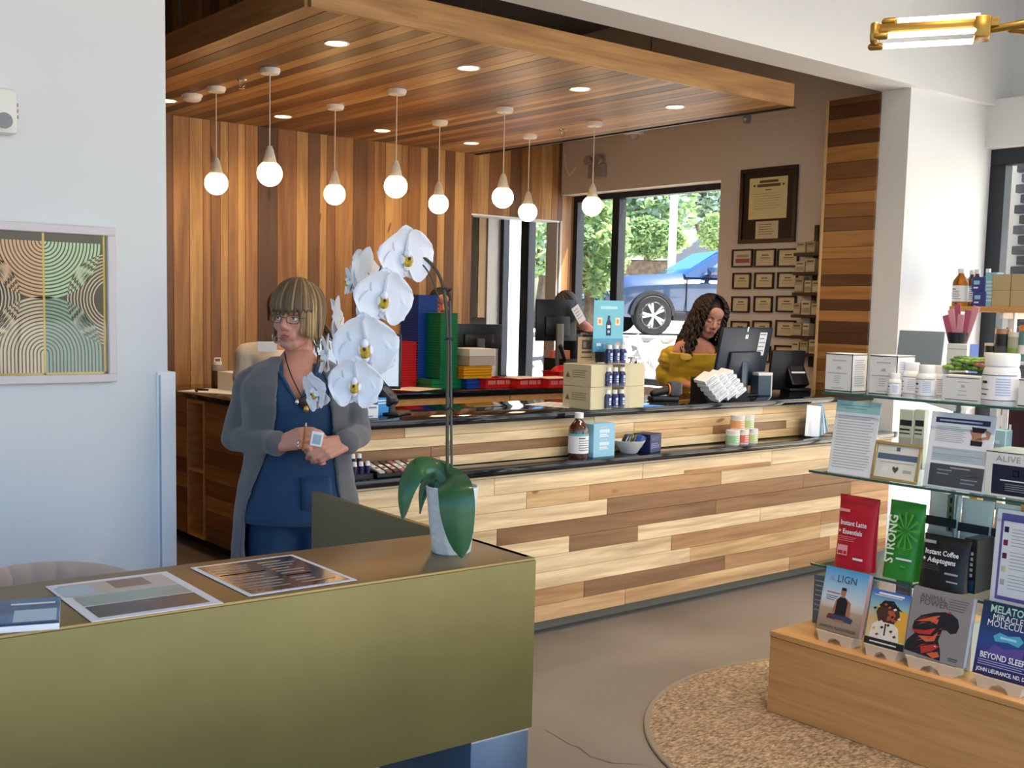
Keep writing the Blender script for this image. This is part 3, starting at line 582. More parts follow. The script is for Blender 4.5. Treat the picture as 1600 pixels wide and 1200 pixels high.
# rubble slope under the parking lot
ROCK = [mat('rock a', 'b7aea2', .9, nscale=9, namt=.15), mat('rock b', '948b80', .9, nscale=9, namt=.15), mat('rock c', 'cfc6b8', .9, nscale=9, namt=.15)]
sl_ = struct(obj('ground_bank', MB().prism([(8.0, -.3), (13.4, -.3), (13.4, GZ - .02), (12.6, GZ - .25), (8.0, .15)], Matrix(((1, 0, 0, 0), (0, 0, -1, 60), (0, 1, 0, 0), (0, 0, 0, 1))), 54.6), mat('bank soil', '8d8272', .95, nscale=3, namt=.2)))
bm = bmesh.new(); bmesh.ops.create_icosphere(bm, subdivisions=1, radius=1)
random.seed(4); RKM = []
for k in range(5):
    b2 = bm.copy()
    for v in b2.verts: v.co = v.co * (1 + .35 * noise.noise(v.co * 1.3 + Vector((k * 7, 0, 0))))
    me = bpy.data.meshes.new('rock'); b2.to_mesh(me); b2.free(); RKM.append(me)
bm.free()
for k in range(150):
    x = random.uniform(8.6, 13.2); y = random.uniform(6.5, 12.5); s = random.uniform(.14, .34)
    z = .15 + (min(x, 12.6) - 8.0) / 4.6 * (GZ - .5)
    me = RKM[k % 5]
    if not me.materials: me.materials.append(ROCK[k % 3])
    o = link('rock', me, sl_, (x, y, z + s * .2)); o.rotation_euler = (random.random() * 6, random.random() * 6, random.random() * 6); o.scale = (s * 1.3, s, s * .75)
def leaf_mat(name, col):
    m = bpy.data.materials.new(name); m.use_nodes = True; t = m.node_tree; t.nodes.remove(t.nodes['Principled BSDF']); N = t.nodes.new; c = (*lin(col), 1)
    a = N('ShaderNodeBsdfDiffuse'); a.inputs[0].default_value = c; b = N('ShaderNodeBsdfTranslucent'); b.inputs[0].default_value = c; x = N('ShaderNodeMixShader'); x.inputs[0].default_value = .45
    t.links.new(a.outputs[0], x.inputs[1]); t.links.new(b.outputs[0], x.inputs[2]); t.links.new(x.outputs[0], t.nodes['Material Output'].inputs[0]); return m
LEAFM = [leaf_mat('leaf light', 'b0c488'), leaf_mat('leaf mid', '93ae78'), leaf_mat('leaf dark', '738f68'), leaf_mat('leaf bluish', '98b0a4')]
def leaves(parent, c, r, n, size, mi, name='crown', seed=1, shell=.55):
    rnd = random.Random(seed); mb = MB()
    for k in range(n):
        while True:
            p = Vector((rnd.uniform(-1, 1), rnd.uniform(-1, 1), rnd.uniform(-1, 1)))
            if shell < p.length < 1: break
        lump = 1 + .28 * noise.noise(p * 2.1 + Vector((seed * 3.1, 0, 0)))
        q = Vector((p.x * r[0], p.y * r[1], p.z * r[2])) * lump + Vector(c)
        a = Vector((rnd.gauss(0, 1), rnd.gauss(0, 1), rnd.gauss(0, .6))).normalized(); b = a.orthogonal().normalized(); b.rotate(Matrix.Rotation(rnd.random() * 6, 3, a)); s = size * rnd.uniform(.6, 1.3)
        mb.add([q - a * s, q + b * s * .45, q + a * s, q - b * s * .45], [(0, 1, 2, 3)], rnd.choices(range(len(mi)), [1] * len(mi))[0])
    return obj(name, mb, [LEAFM[i] for i in mi], parent, recalc=False)
def tree(label, px, t, base_z, crown_c, r, n, size, mi, seed, cat='tree', name='tree', group=None, trunk=True):
    p = hd(px[0], px[1], t); o = thing(name, label, cat, (p.x, p.y, base_z), 0, group); cz_ = p.z - base_z
    if trunk:
        mb = MB(); mb.tube([(0, 0, 0), (.1, 0, cz_ * .5), (0, .1, cz_)], [.16 * r[0] ** .5, .11 * r[0] ** .5, .05], 8)
        for k in range(4): an = k * 1.6; mb.tube([(.08, 0, cz_ * .55), (r[0] * .35 * math.cos(an), r[1] * .35 * math.sin(an), cz_ * .9), (r[0] * .6 * math.cos(an), r[1] * .6 * math.sin(an), cz_ + r[2] * .35)], [.06, .04, .015], 6)
        obj('trunk', mb, mat('tree bark', '6a5a4a', .9, nscale=8, namt=.2), o)
    leaves(o, (0, 0, cz_), r, n, size, mi, 'crown', seed); return o
BACKDROP = 'trees beyond the parking lot'
tree('leafy green tree just outside the left window pane with arching branches', (918, 380), 17.5, GZ - .4, None, (.62, .62, .95), 2200, .09, (0, 1, 2), 3)
tree('dense tree beyond the hedge, left of the white pole', (1012, 318), 40, GZ, None, (1.7, 1.7, 1.5), 2200, .2, (1, 2, 3), 5, group=BACKDROP)
tree('dense tree beyond the hedge, right of the white pole', (1100, 300), 52, GZ, None, (2.1, 2.1, 1.5), 2200, .24, (3, 2, 3), 6, group=BACKDROP)
tree('wide tree beyond the hedge filling the top of the left pane', (950, 310), 44, GZ, None, (2.0, 2.0, 2.3), 2400, .22, (1, 2, 0), 7, group=BACKDROP)
tree('far tree seen through the middle of the large window pane', (1050, 292), 62, GZ, None, (3.0, 3.0, 2.2), 2200, .32, (3, 2, 1), 8, group=BACKDROP)
tree('shrub beside the white house behind the parked car', (1117, 362), 36, GZ, None, (.5, .5, .65), 900, .1, (0, 1), 9, 'shrub', 'shrub')
tree('tree seen through the small window beyond the pass through opening', (846, 362), 24, GZ, None, (1.0, 1.0, .95), 1800, .1, (0, 1, 3), 10)
tree('sunny tree outside the storefront window at the right edge', (1592, 300), 14, -.2, None, (1.3, 1.3, 1.3), 1800, .1, (0, 0, 1), 11)
p = hd(1015, 372, 33); t = thing('clipped_hedge', 'long clipped green hedge across the parking lot', 'hedge', (p.x, p.y, GZ), YAW - PI / 2)
obj('stems', MB().rb(-.85, .85, -.1, .1, 0, 1.9, .05, 0, 1), mat('tree bark', '6a5a4a', .9, nscale=8, namt=.2), t); leaves(t, (0, 0, p.z - GZ), (1.15, .4, .62), 2200, .1, (0, 1, 2), 'foliage', 31)
p = hd(1050, 395, 31); t = thing('white_pole', 'tall white pole standing by the hedge across the parking lot', 'pole', (p.x, p.y, GZ))
obj('shaft', MB().cyl((0, 0, .3), (0, 0, 6.0), .11, .10), M['white'], t); obj('footing', MB().cyl((0, 0, 0), (0, 0, .35), .24, .24), mat('concrete footing', 'b5b1a8', .9), t)
p = hd(1090, 372, 48); t = thing('white_house', 'small white gabled house beyond the parking lot', 'house', (p.x, p.y, GZ), -.7)
obj('wall', MB().bx(-1.6, 1.6, -1.2, 1.2, 0, 2.2), mat('house white', 'eceae4', .8), t)
obj('roof', MB().prism([(-1.9, 2.2), (1.9, 2.2), (0, 3.5)], FR((0, 1.4, 0), (1, 0, 0), (0, 0, 1)), 2.8), mat('house roof', '6f7480', .8), t)
for x in (-.8, .1): w_ = obj('window', MB().bx(x, x + .55, -1.25, -1.2, .9, 1.7), M['trimw'], t); obj('pane', MB().bx(x + .05, x + .5, -1.26, -1.25, .95, 1.65), mat('far pane', '55626e', .2), w_)
obj('door', MB().bx(.95, 1.4, -1.25, -1.2, 0, 1.6), mat('far door', '7a8a8f', .6), t)
# ---- parked car, side-on, nose to the left
cp = hd(1017, 492, 19.6); fw = (-Vector((math.sin(YAW), -math.cos(YAW), 0)) * .97 - Vector((math.cos(YAW), math.sin(YAW), 0)) * .25).normalized()
t = thing('parked_car', 'dark blue crossover car parked outside the large window', 'car', (cp.x, cp.y, GZ), math.atan2(fw.y, fw.x))
CARP = mat('car paint', '33496c', .18, .3, coat=1); CARD = mat('car cladding', '202226', .6); TYRE = mat('tyre rubber', '1b1c1e', .8); RIM = mat('alloy rim', 'd4d8dc', .25, .8)
# local: +X nose, +Y left side of car (the near side), wheel centre of the front axle at x=0,y=0
secs = []
for x, zl, zb, zh, wd in [(.92, .45, .62, .74, .55), (.88, .38, .72, .86, .70), (.72, .33, .82, .96, .78), (.35, .3, .9, 1.03, .82), (-.4, .3, .95, 1.08, .84), (-.75, .3, .97, 1.10, .85), (-1.5, .3, .98, 1.08, .86), (-2.6, .3, .99, 1.08, .86), (-3.2, .33, 1.0, 1.10, .85), (-3.6, .42, .98, 1.06, .78)]:
    c = -.78; secs.append([Vector((x, c + s * wd * q, z)) for s, q, z in [(1, .94, zl), (1, 1.0, (zl + zb) / 2), (1, 1.0, zb - .06), (1, .93, zb + .02), (1, .75, zh), (-1, .75, zh), (-1, .93, zb + .02), (-1, 1, zb - .06), (-1, 1, (zl + zb) / 2), (-1, .94, zl)]])
obj('body', MB().loft(secs), CARP, t, sharp=.5)
cab = []
for x, zt, wd in [(-.62, 1.08, .72), (-1.35, 1.5, .62), (-1.7, 1.58, .6), (-2.6, 1.58, .6), (-3.2, 1.45, .58), (-3.55, 1.1, .7)]:
    c = -.78; cab.append([Vector((x, c + .80, 1.02)), Vector((x, c + wd + (.04 if zt > 1.2 else .06), zt - .06 if zt > 1.2 else 1.06)), Vector((x, c + wd - .08, zt)), Vector((x, c - wd + .08, zt)), Vector((x, c - wd - .04, zt - .06 if zt > 1.2 else 1.06)), Vector((x, c - .80, 1.02))])
obj('cabin', MB().loft(cab), CARP, t, sharp=.5)
CG = mat('car glass', '5f7f90', .05, .2, coat=1)
def cpoly(n, P, m, off): obj(n, MB().add([Vector(q) + Vector((0, off, 0)) for q in P] + [Vector(q) + Vector((0, off - .03, 0)) for q in P], [tuple(range(len(P)))] + [tuple(reversed(range(len(P), 2 * len(P))))] + [(i, (i + 1) % len(P), len(P) + (i + 1) % len(P), len(P) + i) for i in range(len(P))]), m, t)
cpoly('side_window', [(-.95, .03, 1.07), (-1.85, .03, 1.07), (-1.85, -.11, 1.5), (-1.52, -.11, 1.49)], CG, .012)
cpoly('side_window', [(-1.92, .03, 1.07), (-2.75, .03, 1.07), (-2.7, -.11, 1.49), (-1.92, -.11, 1.51)], CG, .012)
obj('windscreen', MB().add([(-.66, -.2, 1.10), (-.66, -1.36, 1.10), (-1.33, -1.32, 1.50), (-1.33, -.24, 1.50)], [(0, 1, 2, 3)]), CG, t)
for xw in (0, -2.62):
    for yw in (.025, -1.585):
        wq = thing('wheel', None, None, (xw, yw, 0)); wq.parent = t; wq.location = (xw, yw, .345)
        R90 = Matrix.Rotation(-PI / 2 if yw > -.5 else PI / 2, 4, 'X')
        obj('tyre', MB().lathe([(.215, -.1), (.32, -.1), (.345, -.06), (.345, .06), (.32, .1), (.215, .1)], 32, T=R90), TYRE, wq)
        mb = MB().lathe([(.0, .03), (.21, .03), (.225, .085), (.235, .1), (.215, .1), (.2, .05)], 32, T=R90, caps=False).lathe([(0, .11), (.045, .1), (.05, .06)], 16, T=R90)
        for k in range(5):
            a = k * 2 * PI / 5
            for dl in (-.16, .16):
                A = R90 @ Vector((.04 * math.cos(a), .04 * math.sin(a), .09)); B = R90 @ Vector((.21 * math.cos(a + dl), .21 * math.sin(a + dl), .09)); mb.tube([A, B], [.02, .024], 6)
        obj('rim', mb, RIM, wq)
    arch = [(xw + .42 * math.cos(a), .345 + .42 * math.sin(a)) for a in [PI * k / 16 for k in range(17)]] + [(xw + .355 * math.cos(a), .345 + .355 * math.sin(a)) for a in [PI * (16 - k) / 16 for k in range(17)]]
    obj('wheel_arch', MB().prism(arch, FR((0, .095, 0), (1, 0, 0), (0, 0, 1)), .045), CARD, t)
    obj('wheel_well', MB().prism([(xw + .36 * math.cos(a), .345 + .36 * math.sin(a)) for a in [2 * PI * k / 24 for k in range(24)]], FR((0, .079, 0), (1, 0, 0), (0, 0, 1)), .03), mat('wheel well black', '0c0d0f', .9), t)
obj('sill', MB().rb(-2.25, -.38, -.02, .095, .26, .42, .02), CARD, t)
mr = obj('mirror', MB().rb(-1.16, -.98, .08, .26, 1.06, 1.2, .03), CARP, t); obj('mirror_arm', MB().rb(-1.1, -1.02, .0, .1, 1.04, 1.09, .01), CARD, mr)
hl = obj('headlight', MB().ell((.74, -.12, .79), (.2, .1, .07)), mat('headlight lens', 'e6eef4', .08, coat=1), t)
obj('headlight', MB().ell((.74, -1.44, .79), (.2, .1, .07)), mat('headlight lens', 'e6eef4', .08, coat=1), t)
obj('bumper', MB().rb(.6, .97, -1.42, -.12, .34, .62, .06), CARD, t); obj('fog_lamp', MB().ell((.93, -.2, .5), (.05, .08, .06)), mat('headlight lens', 'e6eef4', .08), t)
for x in (-.62, -1.9): obj('door_gap', MB().bx(x - .006, x + .006, .066, .088, .42, .98), mat('wheel well black', '0c0d0f', .9), t)
obj('door_handle', MB().rb(-1.78, -1.58, .075, .1, .86, .9, .01), CARP, t)
# brick pier outside the storefront
p = hx(1576, 300, 8.1); br = thing('brick_pier', 'dark brick pier just outside the storefront window frame', 'pier', (8.3, 4.02, -.2))
obj('core', MB().bx(-.2, .6, -.12, .55, 0, 3.3), mat('mortar', 'c9c9c6', .9), br)
BR = [mat('brick a', '4c5159', .85, nscale=30, namt=.15), mat('brick b', '3c4048', .85, nscale=30, namt=.15)]; BM = MB().rb(-.097, .097, -.04, .04, -.03, .03, .004, 0, 1).mesh('brick', BR[0]); BM2 = BM.copy(); BM2.materials.clear(); BM2.materials.append(BR[1])
for k in range(44):
    for j in range(4):
        xx = -.11 + j * .207 + (.1 if k % 2 else 0)
        if xx < .56: link('brick', random.choice((BM, BM2)), br, (xx, -.125, .05 + k * .073))
    o = link('brick', random.choice((BM, BM2)), br, (-.205, -.05 + (.04 if k % 2 else 0), .05 + k * .073)); o.rotation_euler = (0, 0, PI / 2)
# ================================================================ ORCHID ON THE DESK
OT = 2.82; OP = hz(705, 862, 1.0); ORZ = -math.atan2(OP.x, OP.y)
oc = thing('orchid', 'white orchid in a white textured pot on the reception desk', 'plant', (OP.x, OP.y, 1.0), ORZ)
OI = (Matrix.Translation((OP.x, OP.y, 1.0)) @ Matrix.Rotation(ORZ, 4, 'Z')).inverted()
def ol(u, v, dt=0): return OI @ hd(u, v, OT + dt)
pm = bpy.data.materials.new('woven white ceramic'); pm.use_nodes = True; tt = pm.node_tree; b = tt.nodes['Principled BSDF']; b.inputs['Base Color'].default_value = (.82, .82, .82, 1); b.inputs['Roughness'].default_value = .35
tc = tt.nodes.new('ShaderNodeTexCoord'); vo = tt.nodes.new('ShaderNodeTexVoronoi'); vo.inputs['Scale'].default_value = 55; tt.links.new(tc.outputs['Object'], vo.inputs[0]); bp = tt.nodes.new('ShaderNodeBump'); bp.inputs['Strength'].default_value = .5; bp.inputs['Distance'].default_value = .006; tt.links.new(vo.outputs[0], bp.inputs['Height']); tt.links.new(bp.outputs[0], b.inputs['Normal'])
obj('pot', MB().lathe([(0, 0), (.046, 0), (.05, .004), (.067, .168), (.063, .17), (.058, .15), (0, .148)], 40), pm, oc)
obj('bark', MB().lathe([(0, .16), (.03, .158), (.058, .15), (.05, .14), (0, .14)], 20), M['soil'], oc)
def leafmesh(pts, wid, up, m, name, parent, fold=.25, flip=1):
    pts = [Vector(p) for p in pts]; rings = []; n = 8
    for i, p in enumerate(pts):
        d = (pts[min(i + 1, len(pts) - 1)] - pts[max(i - 1, 0)]).normalized(); a = d.cross(Vector(up)).normalized(); nn = a.cross(d).normalized(); r = []
        for j in range(n + 1):
            s = -1 + 2 * j / n; r.append(p + a * (s * wid[i]) + nn * (abs(s) ** 1.3 * wid[i] * fold))
        for j in range(n, -1, -1):
            s = -1 + 2 * j / n; r.append(p + a * (s * wid[i] * .97) + nn * (abs(s) ** 1.3 * wid[i] * fold - .0022 * (1 - s * s) - .0006))
        rings.append(r)
    mb = MB().loft(rings); return obj(name, mb, m, parent, sharp=1.2)
def spl(pts, n):
    pts = [Vector(p) for p in pts]; out = []; P = [pts[0] * 2 - pts[1]] + pts + [pts[-1] * 2 - pts[-2]]
    for i in range(1, len(P) - 2):
        for k in range(n):
            t = k / n; a, b_, c, d = P[i - 1], P[i], P[i + 1], P[i + 2]
            out.append(.5 * ((2 * b_) + (c - a) * t + (2 * a - 5 * b_ + 4 * c - d) * t * t + (3 * b_ - 3 * c + d - a) * t ** 3))
    return out + [pts[-1]]
def wprof(n, w, a=.55, tip=.9): return [max(.002, w * (math.sin(PI * min(1, (.06 + .94 * i / (n - 1)) ** a)) ** tip)) for i in range(n)]
P = spl([ol(699, 748), ol(704, 744, -.03), ol(712, 765, -.08), ol(716, 810, -.09), ol(722, 872, -.075)], 5); leafmesh(P, [.012, .016, .02, .024, .029, .034, .038, .04, .042, .043, .0435, .044, .044, .044, .043, .041, .038, .034, .028, .019, .003], (0, -1, .4), M['leaf'], 'leaf', oc, -.22)
P = spl([ol(697, 750), ol(680, 732, .0), ol(652, 730, -.02), ol(634, 765, -.03), ol(629, 812, -.03)], 5); leafmesh(P, [.012, .016, .019, .022, .025, .027, .029, .03, .031, .031, .031, .030, .029, .028, .026, .024, .021, .018, .014, .009, .002], (-.3, -.8, .55), M['leaf'], 'leaf', oc, -.25)
P = spl([ol(694, 752, .02), ol(678, 745, .03), ol(662, 765, .05), ol(656, 803, .05)], 6); leafmesh(P, wprof(len(P), .027), (-.3, -.8, .5), M['leaf'], 'leaf', oc, -.25)
P = spl([ol(700, 748, .02), ol(690, 727, .05), ol(668, 722, .08), ol(650, 740, .1)], 6); leafmesh(P, wprof(len(P), .024), (-.2, -.5, .9), M['leaf'], 'leaf', oc, -.3)
SP = spl([ol(699, 750), ol(699, 640), ol(700, 540), ol(696, 470), ol(687, 432), ol(668, 407), ol(640, 393, -.01), ol(608, 402, -.01), ol(585, 440, -.01), ol(562, 490, -.02), ol(545, 540, -.02), ol(530, 580, -.02), ol(505, 603, -.02), ol(490, 612, -.03)], 6)
obj('flower_stem', MB().tube(SP, [.0042 if i < 40 else .003 for i in range(len(SP))], 8), mat('orchid stem', '4a4528', .5), oc)
obj('stake', MB().cyl(ol(706, 752), ol(703, 470), .0032, .0032, 8), mat('dark stake', '3d3f38', .4), oc)
SP2 = spl([ol(687, 470, .01), ol(672, 430), ol(655, 408), ol(640, 395)], 5); obj('support_wire', MB().tube(SP2, .0022, 6), mat('orchid stem', '4a4528', .5), oc)
for u, v in ((697, 452), (701, 530), (702, 640)): obj('stake_clip', MB().tube([ol(u - 5, v), ol(u, v - 2, -.01), ol(u + 8, v), ol(u + 3, v + 3, .01)], .0025, 6), M['black'], oc)
def petalmesh(L, W, cup, tipw=.75, seed=0):
    rows_, cols = 9, 9; vs = []; rnd = random.Random(seed)
    for i in range(rows_):
        q = i / (rows_ - 1); w_ = W * (math.sin(PI * min(1, .07 + .86 * q ** tipw)) ** .75)
        for j in range(cols):
            s = -1 + 2 * j / (cols - 1); vs.append(Vector((s * w_, L * q + .08 * L * (1 - abs(s)) * q, cup * (abs(s) ** 2 * w_ * .8 - .25 * L * q * q) + .0035 * noise.noise(Vector((s * 2, q * 3, seed * 5.3))))))
    n = len(vs); vs += [p - Vector((0, 0, .0012)) for p in vs]; fs = []
    for i in range(rows_ - 1):
        for j in range(cols - 1):
            a = i * cols + j; fs += [(a, a + 1, a + cols + 1, a + cols), (n + a, n + a + cols, n + a + cols + 1, n + a + 1)]
    bd = [i * cols for i in range(rows_)][::-1] + list(range(1, cols)) + [i * cols + cols - 1 for i in range(1, rows_)] + [(rows_ - 1) * cols + j for j in range(cols - 2, 0, -1)]
    fs += [(bd[k], bd[(k + 1) % len(bd)], n + bd[(k + 1) % len(bd)], n + bd[k]) for k in range(len(bd))]
    return MB().add(vs, fs, 0, True).mesh('petal', M['petal'], sharp=2)
PET = [petalmesh(.052, .048, .35, .62, k) for k in range(3)]; SEP = [petalmesh(.052, .028, .3, .8, 10 + k) for k in range(3)]
LIP = MB().ell((0, -.005, .010), (.0105, .008, .011), m=0).ell((0, -.016, .013), (.006, .009, .005), m=1).ell((-.009, -.005, .010), (.003, .008, .010), m=1).ell((.009, -.005, .010), (.003, .008, .010), m=1).ell((0, -.012, .016), (.008, .006, .006), m=0).ell((0, .006, .014), (.006, .008, .008), m=1).ell((0, -.002, .022), (.003, .003, .003), m=2).mesh('lip', [M['lipy'], M['petal'], mat('lip speck', '5a2a1a', .5)])
def flower(px, dt, face, scale, roll=0, name='flower'):
    f = link(name, LIP, oc); c = ol(px[0], px[1], dt); n_ = Vector(face).normalized(); upv = Vector((0, 0, 1)); u = upv.cross(n_).normalized(); v = n_.cross(u)
    Rm = Matrix((u, v, n_)).transposed().to_4x4(); Rm.translation = c; f.matrix_local = Rm @ Matrix.Rotation(roll, 4, 'Z') @ Matrix.Diagonal((scale, scale, scale, 1))
    for k, (a, me, nm) in enumerate([(90, SEP, 'sepal'), (90 + 128, SEP, 'sepal'), (90 - 128, SEP, 'sepal'), (8, PET, 'petal'), (172, PET, 'petal')]):
        p = link(nm, me[k % 3], f); p.matrix_local = Matrix.Translation((0, 0, .004 if nm == 'petal' else 0)) @ Matrix.Rotation(math.radians(a - 90), 4, 'Z') @ Matrix.Rotation(.12, 4, 'X')
    return f
# face direction in the plant's own frame (-Y is towards the room)
flower((632, 400), -.02, (.45, -.85, -.15), 1.38, .05)
flower((598, 466), -.05, (.25, -.95, -.1), 1.36, -.1)
flower((572, 541), -.07, (-.05, -1, -.1), 1.5, .08)
flower((556, 599), -.09, (-.1, -1, -.1), 1.22, -.05)
flower((577, 424), .02, (-.75, .45, -.1), 1.15, .2)
flower((549, 440), .03, (-.9, -.25, .0), .72, 0)
flower((533, 498), .01, (-.92, .1, -.1), 1.05, .1)
flower((513, 556), .0, (-.95, -.2, .05), 1.0, .0)
flower((497, 612), -.03, (-.75, -.6, -.2), .95, .3)

# ================================================================ THINGS ON THE LEDGE OF THE SERVICE COUNTER
LZ, BAR = .868, 1.10
AM = M['amber']
def bottle(label, loc, h, r, group=None, rz=0, glass=None, cap=None, label_col=None, band=None, cat='bottle', neck=.3, shelf='bottle'):
    t = tag(obj(shelf, MB().lathe([(0, 0), (r * .96, 0), (r, .006), (r, h * .62), (r * .9, h * .7), (r * .45, h * .82), (r * .36, h * .86), (r * .36, h * .9), (0, h * .9)], 28), glass or AM, None, loc, rz), label, cat, group)
    obj('cap', MB().lathe([(0, h * .88), (r * .44, h * .88), (r * .44, h), (0, h)], 20), cap or M['white'], t)
    obj('label', MB().lathe([(r * 1.012, h * .12), (r * 1.012, h * .55)], 28, caps=False), label_col or M['paper'], t, recalc=False)
    if band: obj('label_band', MB().lathe([(r * 1.02, h * .5), (r * 1.02, h * .55)], 28, caps=False), band, t, recalc=False)
    lm = MB(); 
    for k in range(6):
        a0 = -PI / 2 - .7; a1 = a0 + (1.4 if k else .8) * random.uniform(.7, 1); z = h * (.44 - .05 * k)
        lm.loft([[Vector((r * 1.02 * math.cos(a0 + (a1 - a0) * i / 8), r * 1.02 * math.sin(a0 + (a1 - a0) * i / 8), zz)) for i in range(9)] for zz in (z, z + h * (.025 if k == 0 else .014))], closed=False)
    obj('print', lm, M['dgrey'], t, recalc=False); return t
p = hy(905, 717, 4.16); bottle('large brown glass bottle with white cap on the lower counter ledge', (p.x, 4.17, LZ), .232, .052, band=M['teal'])
x0, x1 = hy(921, 700, 4.12).x, hy(962, 700, 4.12).x
o = carton('tall_carton', 'tall light blue carton beside the brown bottle on the ledge', 'box', ((x0 + x1) / 2 + .02, 4.175, LZ), 0, (x1 - x0) * .82, .09, .172, M['ltblue'])
Fq = FRONT(.09)
for k, zz in enumerate((.125, .06)): deco(o, Fq, [(-.035, zz, .035, zz + .018, mat('pale blue print', 'cfe6f2', .5)), (-.035, zz - .012, .02, zz - .006, M['paper']), (-.035, zz - .02, .03, zz - .015, M['paper'])])
text('AUTO', Fq @ Matrix.Translation((-.033, .147, .001)), .018, M['paper'], o); text('AUTO', Fq @ Matrix.Translation((-.033, .082, .001)), .018, M['paper'], o)
x0 = hy(985, 700, 4.16).x
t = thing('sample_bowl', 'white bowl of foil sachets on the ledge beside the dark blue box', 'bowl', (x0, 4.17, LZ))
obj('bowl', MB().lathe([(0, 0), (.035, 0), (.045, .006), (.085, .07), (.081, .071), (.042, .012), (0, .01)], 30), M['white'], t)
SACH = [mat('silver sachet', 'a9b2b6', .25, .6), mat('dark sachet', '40464a', .3, .3), mat('blue sachet', '3f66b0', .35), mat('gold sachet', '8f8250', .3, .4)]
for k in range(14):
    a, rr = k * 2.4, .012 + .045 * ((k * .37) % 1); s = tag(obj('sachet', MB().rb(-.022, .022, -.0025, .0025, 0, .062, .002, 0, 1), SACH[k % 4], None, (x0 + rr * math.cos(a), 4.17 + rr * math.sin(a), LZ + .035 + .004 * (k % 4))), 'foil sachet heaped in the white bowl on the ledge', 'sachet', 'foil sachets in the white bowl'); s.rotation_euler = (.5 * math.sin(a), .6 * math.cos(a), a)
x0, x1 = hy(999, 695, 4.13).x, hy(1031, 695, 4.13).x
o = carton('small_carton', 'dark blue carton standing right of the sachet bowl', 'box', ((x0 + x1) / 2 + .03, 4.18, LZ), .25, .12, .11, .1, M['navy'])
deco(o, FRONT(.11), lines(-.05, .045, .02, .05, 3, mat('violet print', '7f86c8', .5))); text('AUTO', FRONT(.11) @ Matrix.Translation((-.045, .066, .001)), .026, mat('violet print', '7f86c8', .5), o)
JM = [mat('green jar label', '9cc79a', .5), mat('orange jar label', 'e3a06a', .5), mat('red jar label', 'd9695c', .5), mat('lime jar label', 'b7cf86', .5)]
def jar(label, loc, r, h, lm, group): 
    t = tag(obj('cream_jar', MB().lathe([(0, 0), (r * .96, 0), (r, .004), (r, h * .72), (r * .95, h * .74), (0, h * .74)], 26), M['white'], None, loc), label, 'jar', group)
    obj('lid', MB().lathe([(0, h * .74), (r * 1.01, h * .74), (r * 1.01, h * .98), (r * .97, h), (0, h)], 26), M['offwhite'], t); obj('label', MB().lathe([(r * 1.012, h * .1), (r * 1.012, h * .64)], 26, caps=False), lm, t, recalc=False)
    lb = MB(); [lb.loft([[Vector((r * 1.02 * math.cos(-PI / 2 - .4 + .8 * i / 6), r * 1.02 * math.sin(-PI / 2 - .4 + .8 * i / 6), zz)) for i in range(7)] for zz in (z, z + h * .05)], closed=False) for z in (h * .2, h * .36, h * .5)]; obj('print', lb, M['paper'], t, recalc=False); return t
jx = [hy(u, 688, 4.15).x for u in (1147, 1161, 1176)]
JL = ['green labelled jar, leftmost in the lower row of the small jar stack', 'red labelled jar in the middle of the lower row of the jar stack', 'lime labelled jar, rightmost in the lower row of the jar stack', 'orange labelled jar on top of the small jar stack, left', 'lime labelled jar on top of the small jar stack, right']
for k in range(3): jar(JL[k], (jx[1] + (k - 1) * .082, 4.16, LZ), .04, .083, JM[[0, 2, 3][k]], 'stacked cream jars on the ledge')
for k in range(2): jar(JL[3 + k], (jx[1] + (k - .5) * .084, 4.16, LZ + .0835), .04, .083, JM[[1, 3][k]], 'stacked cream jars on the ledge')
# brochure holder at the far end of the ledge
t = thing('brochure_holder', 'clear holder with fanned brochures at the far right end of the ledge', 'holder', (hy(1279, 668, 4.18).x, 4.185, LZ), -.15)
obj('tray', MB().bx(-.11, .11, -.05, -.046, 0, .08).bx(-.11, .11, .046, .05, 0, .13).bx(-.11, -.107, -.05, .05, 0, .1).bx(.107, .11, -.05, .05, 0, .1).bx(-.11, .11, -.05, .05, 0, .003), ACRYL, t)
for k in range(9):
    s = tag(obj('brochure', MB().bx(-.06, .06, -.0015, .0015, 0, .19), [M['paper'], M['teal'], M['dgrey'], M['tealp'], M['blue']][k % 5], None, (0, 0, 0)), f'folded brochure, {["first", "second", "third", "fourth", "fifth", "sixth", "seventh", "eighth", "last"][k]} from the front of the clear holder on the ledge', 'brochure', 'brochures in the ledge holder')
    s.matrix_world = Matrix.Translation(t.location) @ Matrix.Rotation(-.15, 4, 'Z') @ Matrix.Translation((-.085 + .02 * k, -.034 + .0085 * k, .004)) @ Matrix.Rotation(-.05 * (k - 4) - .1, 4, 'Y') @ Matrix.Rotation(-.05, 4, 'X')
